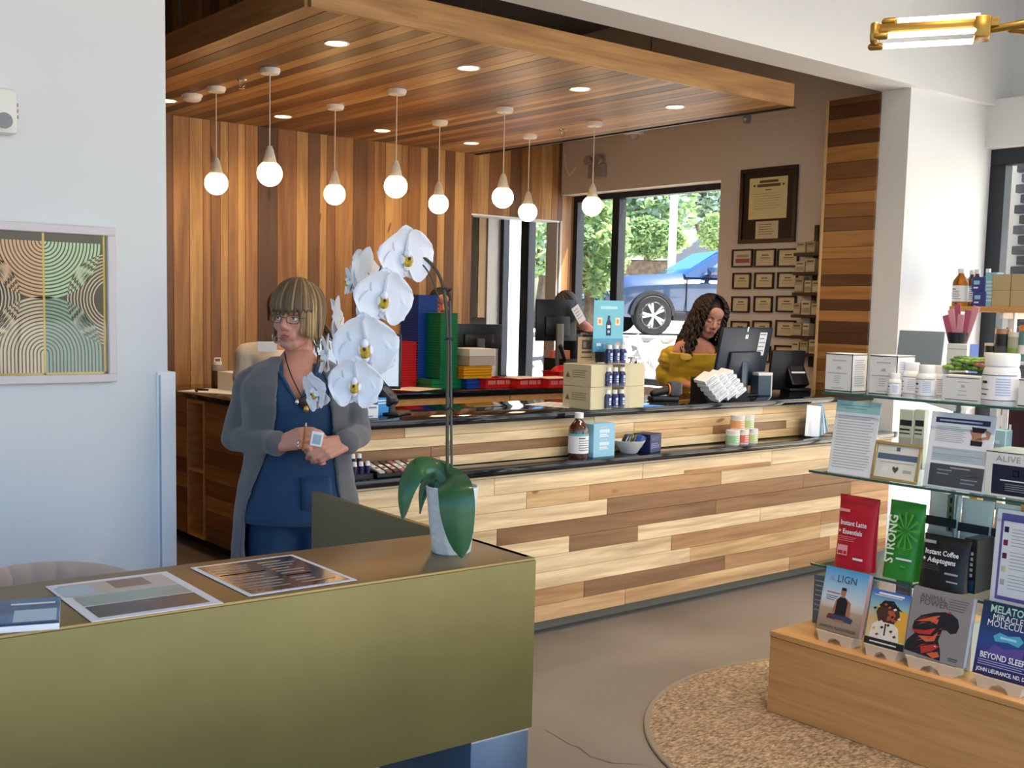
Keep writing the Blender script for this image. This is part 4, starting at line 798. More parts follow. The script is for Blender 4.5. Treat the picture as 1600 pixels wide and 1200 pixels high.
# left end of the ledge: candy bars rack and roller bottles
p = hz(605, 741, LZ); t = thing('bar_display', 'low display tray of wrapped bars at the left end of the ledge', 'display tray', (p.x + .02, 4.18, LZ))
obj('tray', MB().bx(-.13, .13, -.075, .075, 0, .004).bx(-.13, .13, -.075, -.072, 0, .02).bx(-.13, .13, .072, .075, 0, .05).bx(-.13, -.127, -.075, .075, 0, .03).bx(.127, .13, -.075, .075, 0, .03), M['black'], t)
WR = [mat('wrapper dark', '3b2f33', .35), mat('wrapper rose', 'a85f5e', .35), mat('wrapper silver', 'b7b4b6', .3), mat('wrapper brown', '6b4a3a', .35)]
for k in range(12):
    o = tag(obj('wrapped_bar', MB().rb(-.016, .016, -.055, .055, 0, .012, .003, 0, 1), WR[(k * 5) % 4], None, (p.x + .02 - .104 + .038 * (k % 6), 4.165, LZ + .012 + .018 * (k // 6))), f'wrapped bar, {["first", "second", "third", "fourth", "fifth", "sixth"][k % 6]} from the left in the {["lower", "upper"][k // 6]} layer of the display tray', 'snack bar', 'wrapped bars in the ledge tray'); o.rotation_euler = (.28, 0, .12)
    deco(o, FR((0, 0, .012), (1, 0, 0), (0, 1, 0)), [(-.011, -.03, .011, .02, M['paper']), (-.009, -.02, .009, .0, WR[(k + 1) % 4])])
p = hz(553, 748, LZ); t = thing('roller_rack', 'dark rack of little white capped roller bottles left of the snack bars', 'rack', (p.x - .005, 4.175, LZ))
obj('rack', MB().bx(-.085, .085, -.05, .05, 0, .02).bx(-.085, .085, .02, .05, .02, .045), mat('rack dark', '2b2430', .5), t)
o = carton('price_card', 'small white printed card standing behind the roller bottles', 'card', (p.x - .03, 4.235, LZ), 0, .09, .004, .075, M['paper'], pr=lines(-.038, .038, .02, .065, 5, M['mgrey']))
for k in range(10):
    o = tag(obj('roller_bottle', MB().lathe([(0, 0), (.011, 0), (.011, .035), (0, .036)], 14), M['navy'], None, (p.x - .005 - .066 + .033 * (k % 5), 4.143 + (.068 if k > 4 else 0) - .0, LZ + (.0205 if k < 5 else .0455))), f'small dark roller bottle, {["first", "second", "third", "fourth", "fifth"][k % 5]} from the left in the {["front", "rear"][k // 5]} row of the rack', 'bottle', 'roller bottles on the ledge'); obj('cap', MB().lathe([(0, .035), (.011, .035), (.009, .054), (0, .055)], 14), M['white'], o)
# ================================================================ THINGS ON THE BAR
ZB = BAR
KD, KL = M['kraft'], M['kraftd']
c = hz(922, 641, ZB); bw_, bd_, bh_ = .155, .215, .118
def beige(x, y, k, label):
    o = tag(obj('shipping_carton', MB().rb(0, bw_, 0, bd_, 0, bh_ - .001, .002, 0, 1), KD, None, (x, y, ZB + k * bh_)), label, 'box', 'beige cartons around the bottle rack')
    F = FR((0, bd_, 0), (0, -1, 0), (0, 0, 1)); mb = MB(); mb.poly(F, [(.02, .045), (.055, .045), (.0375, .075)], .0006); obj('emblem', mb, mat('brown emblem', '6e5f3a', .6), o, recalc=False)
    deco(o, F, lines(.07, .2, .04, .085, 4, mat('brown emblem', '6e5f3a', .6), .25)); return o
beige(c.x, c.y, 0, 'beige carton at the bottom left of the bottle rack'); beige(c.x, c.y, 1, 'beige carton on top of another, left of the bottle rack')
c2 = hz(1010, 637, ZB); beige(c2.x - bw_, c2.y + .02, 0, 'beige carton at the bottom right of the bottle rack'); beige(c2.x - bw_, c2.y + .02, 1, 'beige carton on top of another, right of the bottle rack')
z0 = ZB + 2 * bh_; p = c + Vector((.06, .11, 0))
t = thing('sign_holder', 'small clear sign holder with a brown card on top of the left cartons', 'sign', (p.x, p.y, z0), -.1)
obj('holder', MB().bx(-.075, .075, .0, .003, 0, .155).bx(-.075, .075, -.05, 0, 0, .003), ACRYL, t)
o = obj('card', MB().bx(-.055, .06, -.004, -.001, .004, .14), M['kraftd'], t); deco(o, FR((0, -.004, 0), (1, 0, 0), (0, 0, 1)), [(-.03, .075, .035, .125, mat('dark brown print', '4a4238', .6)), (-.02, .085, .0, .115, mat('grey brown print', '7d7364', .6)), (-.03, .055, .035, .066, mat('dark brown print', '4a4238', .6)), (-.035, .03, .04, .036, mat('dark brown print', '4a4238', .6))])
# rack with three tiers of little bottles
p = hz(966, 640, ZB); RX, RY = p.x + .005, p.y + .045
t = thing('bottle_rack', 'clear three tier rack of little dark blue bottles between beige cartons', 'rack', (RX, RY, ZB))
mb = MB()
for k in range(3): mb.bx(-.085, .085, -.04, .05, .002 + .118 * k, .006 + .118 * k); mb.bx(-.085, .085, -.04, -.037, .006 + .118 * k, .02 + .118 * k)
mb.bx(-.085, -.081, -.04, .05, 0, .35).bx(.081, .085, -.04, .05, 0, .35).bx(-.085, .085, .047, .05, 0, .35); obj('shelves', mb, ACRYL, t)
NV = mat('navy bottle', '1d2660', .15, coat=.6)
WN = ['bottom', 'middle', 'top']; WC = ['left', 'centre', 'right']
for k in range(3):
    for j in range(3):
        o = tag(obj('mini_bottle', MB().lathe([(0, 0), (.021, 0), (.022, .004), (.022, .062), (.014, .072), (.013, .078), (0, .078)], 20), NV, None, (RX - .05 + .05 * j, RY - .008, ZB + .0065 + .118 * k)), f'little navy bottle with white cap, {WC[j]} on the {WN[k]} tier of the clear rack', 'bottle', 'little bottles in the clear rack')
        obj('cap', MB().lathe([(0, .075), (.0145, .075), (.0145, .096), (0, .097)], 18), M['white'], o)
        lm = MB(); [lm.loft([[Vector((.0223 * math.cos(-PI / 2 - .35 + .7 * i / 6), .0223 * math.sin(-PI / 2 - .35 + .7 * i / 6), zz)) for i in range(7)] for zz in (z, z + hh)], closed=False) for z, hh in ((.04, .014), (.03, .005), (.018, .008))]; obj('label_print', lm, mat('pale blue label', 'c9d3ea', .4), o, recalc=False)
t = thing('display_card', 'light blue display card with a bottle picture above the clear rack', 'card', (RX - .0, RY + .046, ZB + .3), -.05)
obj('card', MB().bx(-.105, .105, .006, .009, 0, .27), mat('display blue', '6fb9cf', .45), t); F = FR((0, .006, 0), (1, 0, 0), (0, 0, 1))
deco(t, F, [(-.08, .14, -.045, .18, M['cream']), (.045, .14, .08, .18, M['cream']), (-.07, .15, -.055, .17, M['orange']), (.055, .15, .07, .17, M['orange']), (-.105, .0, .105, .07, mat('display blue dark', '4a97bb', .45)), (-.08, .03, -.05, .045, M['paper']), (.055, .03, .085, .05, mat('salmon print', 'd98a7a', .5)), (-.06, .225, .06, .24, mat('display pale', 'a9dbe2', .45))])
mb = MB(); mb.poly(F, [(-.017, .085), (.017, .085), (.018, .15), (.008, .17), (.008, .19), (-.008, .19), (-.008, .17), (-.018, .15)], .0012); obj('picture', mb, M['navy'], t, recalc=False); deco(t, F, [(-.01, .125, .01, .14, M['paper']), (-.008, .1, .008, .112, M['ltblue'])], n=.002)
o, F, W, H = sheet('paper_sheet', 'white paper sheet lying on the bar left of the beige cartons', [(845, 632), (890, 627), (890, 634), (862, 638)], ZB, .0015, cat='paper')
deco(o, F, lines(.02, W * .8, .02, H * .8, 4, M['mgrey'], .3))
# handheld scanner
p = hz(1052, 628, ZB); t = thing('barcode_scanner', 'black and orange handheld scanner lying on the bar before the seated worker', 'scanner', (p.x, p.y + .06, ZB), -.4)
obj('cradle', MB().rb(-.1, .07, -.045, .045, 0, .03, .01), M['black'], t); obj('grip', MB().cap((-.08, 0, .045), (.03, 0, .07), .02, .028), M['black'], t); obj('head', MB().rb(.015, .085, -.036, .036, .03, .115, .015), M['dgrey'], t); obj('window', MB().rb(.083, .089, -.028, .028, .04, .105, .006), M['grey'], t)
obj('orange_trim', MB().lathe([(.030, -.004), (.035, -.004), (.035, .004), (.030, .004)], 24, T=Matrix.Translation((.012, 0, .068)) @ Matrix.Rotation(PI / 2, 4, 'Y'), caps=False), M['orange'], t)
MNB = mat('monitor blue black', '1b2a3c', .35); SCR = mat('screen glow', 'cfdcea', .3, emit=.45)
def monitor(label, loc, rz, w_, h_, lift, tilt=.12, screen=None, stand=True, bm_=None, arm=None):
    t = thing('monitor', label, 'monitor', loc, rz)          # the back looks towards local -Y
    T = Matrix.Translation((0, 0, lift)) @ Matrix.Rotation(tilt, 4, 'X')
    obj('housing', MB().rb(-w_ / 2, w_ / 2, 0, .022, 0, h_, .006, T=T).rb(-w_ * .3, w_ * .3, -.02, .002, h_ * .12, h_ * .6, .015, T=T), bm_ or M['black'], t)
    obj('screen', MB().bx(-w_ / 2 + .012, w_ / 2 - .012, .0222, .0232, .014, h_ - .012, T=T), screen or mat('screen dark', '0d1016', .15), t)
    if stand:
        obj('stand', MB().rb(-.032, .032, -.055, -.025, .004, lift + h_ * .42, .006), arm or M['dgrey'], t); obj('foot', MB().rb(-.11, .11, -.1, .09, 0, .01, .004), M['black'], t)
    return t
p = hy(1153, 600, 4.62); _zt = hy(1163, 512, 4.60).z; _mh = (_zt - ZB - .055) / math.cos(.19)
t = monitor('large blue black monitor seen from behind, before the worker in yellow', (p.x, 4.62, ZB), .02, .50, _mh, .055, .19, bm_=MNB, arm=mat('stand steel', '4a5560', .3, .6))
T = Matrix.Translation((0, 0, .055)) @ Matrix.Rotation(.19, 4, 'X')
F = T @ FR((0, 0, 0), (1, 0, 0), (0, 0, 1)); deco(t, F, [(.12, .2, .195, .35, M['paper'])] + lines(.125, .19, .21, .34, 5, M['mgrey'], .3), n=.0012); obj('maker_mark', MB().quad(F, -.015, .355, -.006, .385, .0012).quad(F, -.02, .31, -.012, .335, .0012).quad(F, -.005, .31, .003, .335, .0012), M['chrome'], t, recalc=False)
# leaning pill cartons
p0 = hz(1118, 630, ZB); p1 = hz(1183, 627, ZB); U = (p1 - p0); n_ = 0
t = thing('carton_rack', 'black slanted rack under the leaning white pill cartons', 'rack', (p0.x, p0.y + .05, ZB), math.atan2(U.y, U.x)); L_ = U.length
obj('ramp', MB().prism([(0, 0), (.15, 0), (.15, .14)], FR((0, 0, 0), (0, 1, 0), (0, 0, 1)), L_), M['black'], t)
MWX = Matrix.Translation(t.location) @ Matrix.Rotation(t.rotation_euler.z, 4, 'Z')
PW = mat('pill carton white', 'e4e8ee', .5); PGY = mat('pill carton print', '7f8fae', .5)
for col in range(3):
    for row in range(5):
        o = tag(obj('pill_carton', MB().rb(-.05, .05, -.045, .045, 0, .021, .0015, 0, 1), PW), f'white pill carton, {["lowest", "second", "middle", "fourth", "topmost"][row]} one in the {["left", "middle", "right"][col]} file of the slanted rack', 'box', 'white pill cartons on the slanted rack')
        F = FR((0, -.045, 0), (1, 0, 0), (0, 0, 1)); deco(o, F, [(-.042, .012, .03, .016, PGY), (-.042, .004, .0, .007, PGY)])
        o.matrix_world = MWX @ Matrix.Translation((.075 + .085 * col - .014 * row, -.005 + .014 * row + .012 * col, .030 + .025 * row + .008 * col)) @ Matrix.Rotation(-.50, 4, 'Y') @ Matrix.Rotation(.12, 4, 'X')
p = hz(1193, 618, ZB); o = carton('card_box', 'small white box with shade painted on its sides beside the monitor stand', 'box', (p.x + .02, p.y + .04, ZB), -.3, .1, .09, .14, mat('box blue grey', '46566a', .5)); obj('lid', MB().rb(-.054, .054, -.049, .049, .126, .146, .002, 0, 1), M['white'], o)  # white box: shadow on its sides painted blue grey, bright top as lid
obj('edge_strip', MB().bx(.044, .052, -.047, -.045, .0, .127), M['white'], o)
p = hz(1245, 612, ZB); t = thing('card_terminal', 'black card terminal on a tall black back panel at the right end of the bar', 'card reader', (p.x + .02, p.y + .08, ZB), -.25)
T = Matrix.Rotation(.12, 4, 'X'); obj('back_panel', MB().rb(-.15, .13, .03, .055, 0, .27, .006, T=T), M['black'], t)
T = Matrix.Translation((.06, -.03, .03)) @ Matrix.Rotation(-.5, 4, 'X'); obj('reader', MB().rb(-.075, .075, -.03, .03, 0, .17, .012, T=T), mat('reader black', '0f1114', .25), t); obj('reader_screen', MB().bx(-.05, .05, -.0312, -.0305, .105, .155, T=T), mat('reader screen', '2c3038', .1), t); obj('white_strip', MB().bx(-.055, .06, -.0314, -.0306, .085, .098, T=T), M['paper'], t); obj('base', MB().rb(-.03, .15, -.05, .06, 0, .02, .004), M['black'], t)
o = thing('power_cable', 'thin black cable hanging beside the card terminal', 'cable', (p.x - .1, p.y + .12, ZB)); obj('cable', MB().tube(spl([(0, 0, .004), (-.02, .01, .06), (.03, .02, .14), (.05, .03, .2), (.09, .05, .1), (.07, .04, .004)], 6), .004, 6), M['black'], o)
# left part of the bar, behind the orchid
p = hy(553, 600, 4.74); t = monitor('monitor with a pale lit screen half hidden behind the orchid flowers', (p.x, 4.74, ZB), PI - .62, .46, .27, .11, .1, screen=SCR)
p = hz(575, 655, ZB)
for k in range(5):
    for j in range(2):
        o = tag(obj('pill_carton', MB().rb(-.03, .03, -.022, .022, 0, .06, .0015, 0, 1), PW), f'white pill carton in the slanted stack beside the pale screen, {["lowest", "second", "third", "fourth", "topmost"][k]} of the {["left", "right"][j]} file', 'box', 'white pill cartons by the orchid')
        deco(o, FR((0, -.022, 0), (1, 0, 0), (0, 0, 1)), [(-.024, .045, .02, .053, PGY), (-.024, .006, .0, .012, PGY)]); o.location = (p.x - .02 + .064 * j, p.y + .05 + .046 * k, ZB); 
        if k: 
            o.location.z = ZB + .0
            o.scale.z = 1 + .42 * k
p = hz(604, 652, ZB); o = carton('blue_carton', 'bright blue carton on the bar beside the white pill cartons', 'box', (p.x + .02, p.y + .1, ZB), .3, .09, .06, .085, mat('bright blue', '2f8fd0', .4), pr=lines(-.04, .03, .05, .075, 2, M['paper']))
p = hz(632, 652, ZB); t = thing('payment_terminal', 'black payment terminal tilted on a stand behind the orchid stem', 'card reader', (p.x + .02, p.y + .12, ZB), .5)
T = Matrix.Translation((0, 0, .05)) @ Matrix.Rotation(-.8, 4, 'X'); obj('body', MB().rb(-.045, .045, -.02, .02, 0, .2, .012, T=T), M['black'], t); obj('screen', MB().bx(-.036, .036, -.0212, -.0205, .1, .185, T=T), mat('reader screen', '2c3038', .1), t)
obj('keypad', MB().bx(-.034, .034, -.0214, -.0205, .02, .09, T=T), M['dgrey'], t); obj('stand', MB().cyl((0, .02, 0), (0, .03, .1), .03, .02), M['black'], t); obj('base', MB().rb(-.07, .07, -.06, .08, 0, .015, .005), M['black'], t); obj('edge', MB().bx(.044, .0465, -.021, -.014, .03, .19, T=T), M['chrome'], t)

# ================================================================ SIDE COUNTER
p = hz(305, 600, 1.025); o = carton('white_carton', 'plain white carton on the dark side counter', 'box', (p.x + .02, 7.0, 1.025), 0, .19, .3, .125, M['white'])
p = hy(340, 585, 7.3); t = thing('water_bottle', 'brown drink bottle with pale loop lid on the side counter', 'bottle', (p.x, p.y, 1.025))
obj('bottle', MB().lathe([(0, 0), (.038, 0), (.04, .01), (.04, .12), (.036, .15), (0, .15)], 24), mat('brown bottle', '5d3a30', .2, coat=.4), t); obj('shoulder', MB().lathe([(0, .12), (.0405, .12), (.0405, .14), (.034, .16), (0, .16)], 24), mat('bottle grey', '9b8f8c', .4), t); obj('lid', MB().lathe([(0, .155), (.03, .155), (.03, .18), (0, .182)], 20), M['white'], t); obj('loop', MB().tube([(-.022, 0, .18), (-.022, 0, .205), (.022, 0, .205), (.022, 0, .18)], .005, 6), M['white'], t)
p = hy(358, 585, 7.3); o = carton('teal_tub', 'dull teal tub between the drink bottle and the black canister', 'tub', (p.x, p.y, 1.025), 0, .09, .09, .09, mat('dull teal', '5f8a84', .5), r=.01); obj('rim', MB().rb(-.048, .048, -.048, .048, .082, .092, .003, 0, 1), mat('dull teal', '5f8a84', .5), o)
p = hy(374, 585, 7.2); t = tag(obj('canister', MB().lathe([(0, 0), (.035, 0), (.035, .16), (.03, .17), (0, .17)], 24), M['black'], None, (p.x, p.y, 1.025)), 'black canister with a red band at the shoulder of the standing woman', 'canister'); obj('band', MB().lathe([(.0355, .13), (.0355, .145)], 24, caps=False), M['red'], t, recalc=False); obj('cap', MB().lathe([(0, .17), (.02, .17), (.018, .185), (0, .186)], 18), M['grey'], t)
o, F, W, H = sheet('paper_sheet', 'loose papers with black clip lying on the side counter', [(312, 610), (360, 606), (378, 614), (335, 619)], 1.025, .003, cat='paper'); obj('clip', MB().tube([F @ Vector((.02, H * .7, .004)), F @ Vector((W * .3, H * .85, .01)), F @ Vector((W * .45, H * .7, .004))], .008, 6), M['black'], o)
# ================================================================ BACK COUNTER: stacked trays
def tray_mesh(w_, d_, h_, m, slots=True):
    mb = MB(); e = .004
    mb.bx(-w_ / 2, w_ / 2, -d_ / 2, d_ / 2, 0, e).bx(-w_ / 2, w_ / 2, -d_ / 2, -d_ / 2 + e, e, h_).bx(-w_ / 2, w_ / 2, d_ / 2 - e, d_ / 2, e, h_).bx(-w_ / 2, -w_ / 2 + e, -d_ / 2 + e, d_ / 2 - e, e, h_).bx(w_ / 2 - e, w_ / 2, -d_ / 2 + e, d_ / 2 - e, e, h_)
    r = .009; mb.bx(-w_ / 2 - r, w_ / 2 + r, -d_ / 2 - r, -d_ / 2, h_ - .0045, h_).bx(-w_ / 2 - r, -w_ / 2, -d_ / 2, d_ / 2 + r, h_ - .0045, h_).bx(w_ / 2, w_ / 2 + r, -d_ / 2, d_ / 2 + r, h_ - .0045, h_)
    return mb.mesh('tray', m)
ORD = 'first second third fourth fifth sixth seventh eighth ninth tenth eleventh twelfth thirteenth fourteenth fifteenth sixteenth seventeenth eighteenth nineteenth twentieth'.split()
def ordinal(i): return ORD[i - 1] if i <= 20 else ('thirtieth' if i == 30 else ('twenty ' if i < 30 else 'thirty ') + ORD[i % 10 - 1])
def stack(kind, label, group, x, y, z, n, pitch, w_, d_, h_, m):
    me = tray_mesh(w_, d_, h_, m)
    for k in range(n): tag(link(kind, me, None, (x + random.uniform(-.002, .002), y + random.uniform(-.002, .002), z + k * pitch)), f'{label}, {ordinal(n - k)} from the top', 'tray', group)
TZ = 1.03
c = hz(685, 603, TZ); bx_ = c.x - .095
stack('blue_tray', 'blue tray in the tall blue stack', 'tall stack of blue trays', bx_, c.y + .13, TZ, 36, (hy(670, 461, c.y).z - TZ - .04) / 35, .17, .23, .04, M['bluep'])
c3 = hz(654, 604, TZ)
stack('red_tray', 'red tray in the red stack before the blue trays', 'stack of red trays', c3.x - .085, c3.y + .105, TZ, 17, (hy(640, 534, c3.y).z - TZ - .04) / 16, .13, .2, .04, M['red'])
c5 = hz(700, 606, TZ)
stack('green_tray_wide', 'wide green tray at the foot of the green stack', 'wide green trays', c5.x + .015, c5.y + .11, TZ, 2, .03, .30, .2, .035, M['green'])
stack('green_tray', 'green tray in the green stack', 'stack of green trays', c5.x + .02, c5.y + .115, TZ + .066, 24, (hy(700, 489, c5.y).z - TZ - .066 - .04) / 23, .15, .18, .04, M['green'])
c6 = hz(742, 606, TZ); stack('blue_tray_wide', 'wide blue tray between green and red trays', 'wide blue trays', c6.x + .04, c6.y + .115, TZ, 2, .03, .2, .2, .035, M['bluep'])
stack('yellow_tray', 'yellow tray in the pile under the lidded box', 'pile of yellow trays', c6.x + .05, c6.y + .13, TZ + .067, 4, .02, .26, .2, .03, M['yellow'])
o = carton('lidded_box', 'white and grey lidded box on top of the yellow trays', 'box', (c6.x + .085, c6.y + .15, TZ + .16), 0, .24, .25, .12, mat('warm grey card', 'b5aba4', .6)); obj('lid', MB().rb(-.124, .124, -.129, .129, .07, .125, .002, 0, 1), M['offwhite'], o)
for k, u in enumerate((783, 833, 880)):
    c7 = hz(u, 606, TZ); o = tag(link('red_basket', tray_mesh(.27, .22, .07, M['red']), None, (c7.x, c7.y + .125, TZ)), f'red slotted basket, {["leftmost", "middle", "right"][k]} of three along the front of the back counter', 'basket', 'red baskets on the back counter')
    deco(o, FR((0, -.11, 0), (1, 0, 0), (0, 0, 1)), [(-.11 + .012 * j, .025, -.104 + .012 * j, .055, mat('slot pink', 'e9a39c', .5)) for j in range(18) if j % 7 != 6], n=.001)
    if k: obj('papers', MB().rb(-.12, .11, -.1, .08, .05, .075, .008, 0, 1), mat('cream papers', 'e3cdb2', .7), o)
c7 = hz(870, 590, TZ + .04); o = tag(link('red_basket', tray_mesh(.3, .2, .1, M['red']), None, (c7.x + .0, 6.66, TZ)), 'red basket behind the row of three', 'basket')
obj('red_bag', MB().ell((0, 0, .09), (.14, .09, .06)), M['red'], o)
c8 = hz(822, 590, TZ); t = thing('black_crate', 'black slotted crate with a raised handle on the back counter', 'crate', (c8.x + .06, 6.86, TZ))
obj('crate', MB().bx(-.17, .17, -.13, .13, 0, .005).bx(-.17, .17, -.13, -.124, 0, .19).bx(-.17, .17, .124, .13, 0, .19).bx(-.17, -.164, -.13, .13, 0, .19).bx(.164, .17, -.13, .13, 0, .19), M['black'], t); obj('handle', MB().cap((-.15, -.1, .18), (-.2, -.1, .29), .016, .02), M['black'], t)
deco(t, FR((0, -.13, 0), (1, 0, 0), (0, 0, 1)), [(-.0 + .022 * j, .13, .008 + .022 * j, .165, M['grey']) for j in range(8)], n=.001)
for k, (u, col, lab) in enumerate([(866, 'd9705a', 'coral box behind the black bottles on the back counter'), (882, 'dd7f4e', 'orange box beside the coral box on the back counter')]):
    q = hy(u, 550, 6.95); carton('coloured_box', lab, 'box', (q.x, 6.95, TZ), 0, .085, .05, .25, mat('box ' + col, col, .5))
for k, u in enumerate((862, 878, 897)):
    q = hz(u, 585, TZ); t = tag(obj('pump_bottle', MB().lathe([(0, 0), (.036, 0), (.038, .01), (.038, .12), (.02, .15), (.012, .16), (0, .16)], 22), M['black'], None, (q.x - .03, 6.74 if k != 1 else 6.7, TZ)), f'black pump bottle, {["left", "middle", "right"][k]} of three under the rear monitor', 'bottle', 'black pump bottles')
    obj('pump', MB().cyl((0, 0, .15), (0, 0, .19), .006).rb(-.035, .012, -.01, .01, .188, .2, .004), M['black'] if k != 2 else M['white'], t); obj('label', MB().lathe([(.0385, .03), (.0385, .1)], 22, caps=False), [M['dgrey'], M['yellow'], M['grey']][k], t, recalc=False)
p = hz(872, 580, TZ); t = monitor('black monitor on a tall grey stand in front of the man by the window', (hy(872, 500, 6.85).x, 6.86, TZ), -.12, .40, .335, .33, -.02, arm=mat('grey stand', '75716a', .4, .4))
T = Matrix.Translation((.19, -.03, .55)) @ Matrix.Rotation(-.6, 4, 'Y'); obj('price_tag', MB().rb(-.04, .04, -.002, .002, -.075, .075, .004, 0, 1, T=T), M['paper'], t); obj('tag_cord', MB().tube([(.15, -.03, .61), (.16, -.02, .66), (.17, .0, .66)], .002, 5), M['black'], t)
deco(t, T @ FR((0, -.002, 0), (1, 0, 0), (0, 0, 1)), lines(-.03, .03, -.05, .05, 4, M['mgrey'], .25))
p = hy(747, 530, 6.9); t = monitor('low black monitor seen from behind above the grey lidded box', (p.x, 6.9, TZ), -.1, .44, .19, .27, .05)
o, F, W, H = sheet('paper_sheet', 'cream paper lying before the red and blue trays', [(625, 604), (683, 607), (660, 612), (620, 609)], TZ, .002, mat('cream sheet', 'e9d3c0', .6), 'paper'); obj('fold', MB().quad(F, 0, H * .45, W, H * .47, .001), M['mgrey'], o, recalc=False)
# cabinet hanging in the next room
CRM = mat('bright cream', 'f2e8cc', .5); t = thing('hanging_cabinet', 'shallow cream hanging cabinet in the next room behind the pass through', 'cabinet', (6.78, 8.75, 1.52)); obj('carcass', MB().rb(0, .088, -.0, .55, 0, 1.05, .003, 0, 1), CRM, t); obj('door', MB().rb(-.012, 0, .0, .27, .005, 1.045, .003, 0, 1), CRM, t); obj('door', MB().rb(-.012, 0, .275, .55, .005, 1.045, .003, 0, 1), CRM, t); obj('side_panel', MB().bx(-.01, .088, -.016, 0, 0, 1.05), mat('tan panel', 'c39a6a', .5), t)
# ================================================================ FRAMES ON THE WINDOW WALL
BLKF, PAP = mat('dark frame', '2a1712', .4), mat('diploma paper', 'cfc3a2', .6)
def wframe(px, label, group=None, bar=.012, paper=None, dark=False, name='certificate', cat='certificate', redband=False, mount=None):
    a = hx(px[0], px[1], XW); b = hx(px[2], px[1] + (px[0] - px[2]) * .04, XW); z1 = a.z; z0 = hx(px[0], px[3], XW).z; y1, y0 = a.y, b.y; H, W = z1 - z0, y1 - y0
    t = thing(name, label, cat, (XW, (y0 + y1) / 2, z0), -PI / 2, group)     # local -Y looks into the room
    for q in ((-W / 2, W / 2, H - bar, H), (-W / 2, W / 2, 0, bar), (-W / 2, -W / 2 + bar, bar, H - bar), (W / 2 - bar, W / 2, bar, H - bar)): obj('frame', MB().rb(q[0], q[1], -.022, -.002, q[2], q[3], .002, 0, 1), BLKF, t)
    obj('sheet', MB().bx(-W / 2 + bar, W / 2 - bar, -.008, -.004, bar, H - bar), paper or PAP, t); return t, W, H, FR((0, -.008, 0), (1, 0, 0), (0, 0, 1))
t, W, H, F = wframe((1160, 266, 1249, 381), 'large dark framed diploma with a small card under it', bar=.03, paper=mat('dark mount', '24130f', .6), name='diploma', cat='diploma')
obj('diploma_sheet', MB().quad(F, -W * .34, H * .32, W * .33, H * .87, .001), mat('diploma cream', 'd9cf9e', .6), t, recalc=False); obj('small_card', MB().quad(F, -W * .2, H * .055, W * .2, H * .29, .001), PAP, t, recalc=False)
INK = mat('ink brown', '5b5138', .6); deco(t, F, [(-W * .16, H * .8, W * .17, H * .835, INK), (-W * .2, H * .745, W * .21, H * .785, INK), (-W * .27, H * .755, -W * .23, H * .78, INK), (W * .24, H * .755, W * .28, H * .78, INK), (-W * .05, H * .7, W * .06, H * .712, INK)] + lines(-W * .25, W * .25, H * .43, H * .66, 7, mat('ink pale', '9a8e64', .6), .15) + [(-W * .32, H * .36, -W * .26, H * .41, M['gold'])] + lines(-W * .15, W * .15, H * .09, H * .25, 5, INK, .25), n=.0016)
CW = ['left', 'middle', 'right']; RW = ['first', 'second', 'third', 'fourth', 'fifth']
RX_ = [[(1146, 1178), (1181, 1214), (1217, 1250)], [(1147, 1175), (1181, 1211), (1217, 1248)], [(1145, 1173), (1180, 1209), (1215, 1246)], [(1144, 1172), (1178, 1207), (1214, 1245)], [(1143, 1170), (1177, 1206), (1212, 1243)]]
RYY = [(390, 418), (426.5, 451.5), (463, 488), (501, 527), (540, 565)]; random.seed(12)
for r in range(5):
    for cc in range(3):
        if r == 4 and cc == 0: continue
        u0, u1 = RX_[r][cc]; v0, v1 = RYY[r]; v0 -= .6 * cc; v1 -= .3 * cc
        t, W, H, F = wframe((u0, v0, u1, v1), f'small framed certificate, {CW[cc]} column of the {RW[r]} row under the diploma', 'framed certificates on the window wall', .011, PAP if r != 0 or cc else mat('pale certificate', 'cdc3b8', .6))
        rr = [(-W * .16, H * .62, W * .16, H * .69, INK), (-W * .24, H * .48, W * .24, H * .52, INK)] + lines(-W * .3, W * .3, H * .2, H * .42, 3, mat('ink pale', '9a8e64', .6), .2)
        if r == 0 and cc == 0: rr = [(-W * .34, H * .24, W * .34, H * .48, mat('faded red', '9c4f48', .6)), (-W * .3, H * .55, W * .3, H * .7, mat('ink pale', '9a8e64', .6))]
        deco(t, F, rr, n=.001)
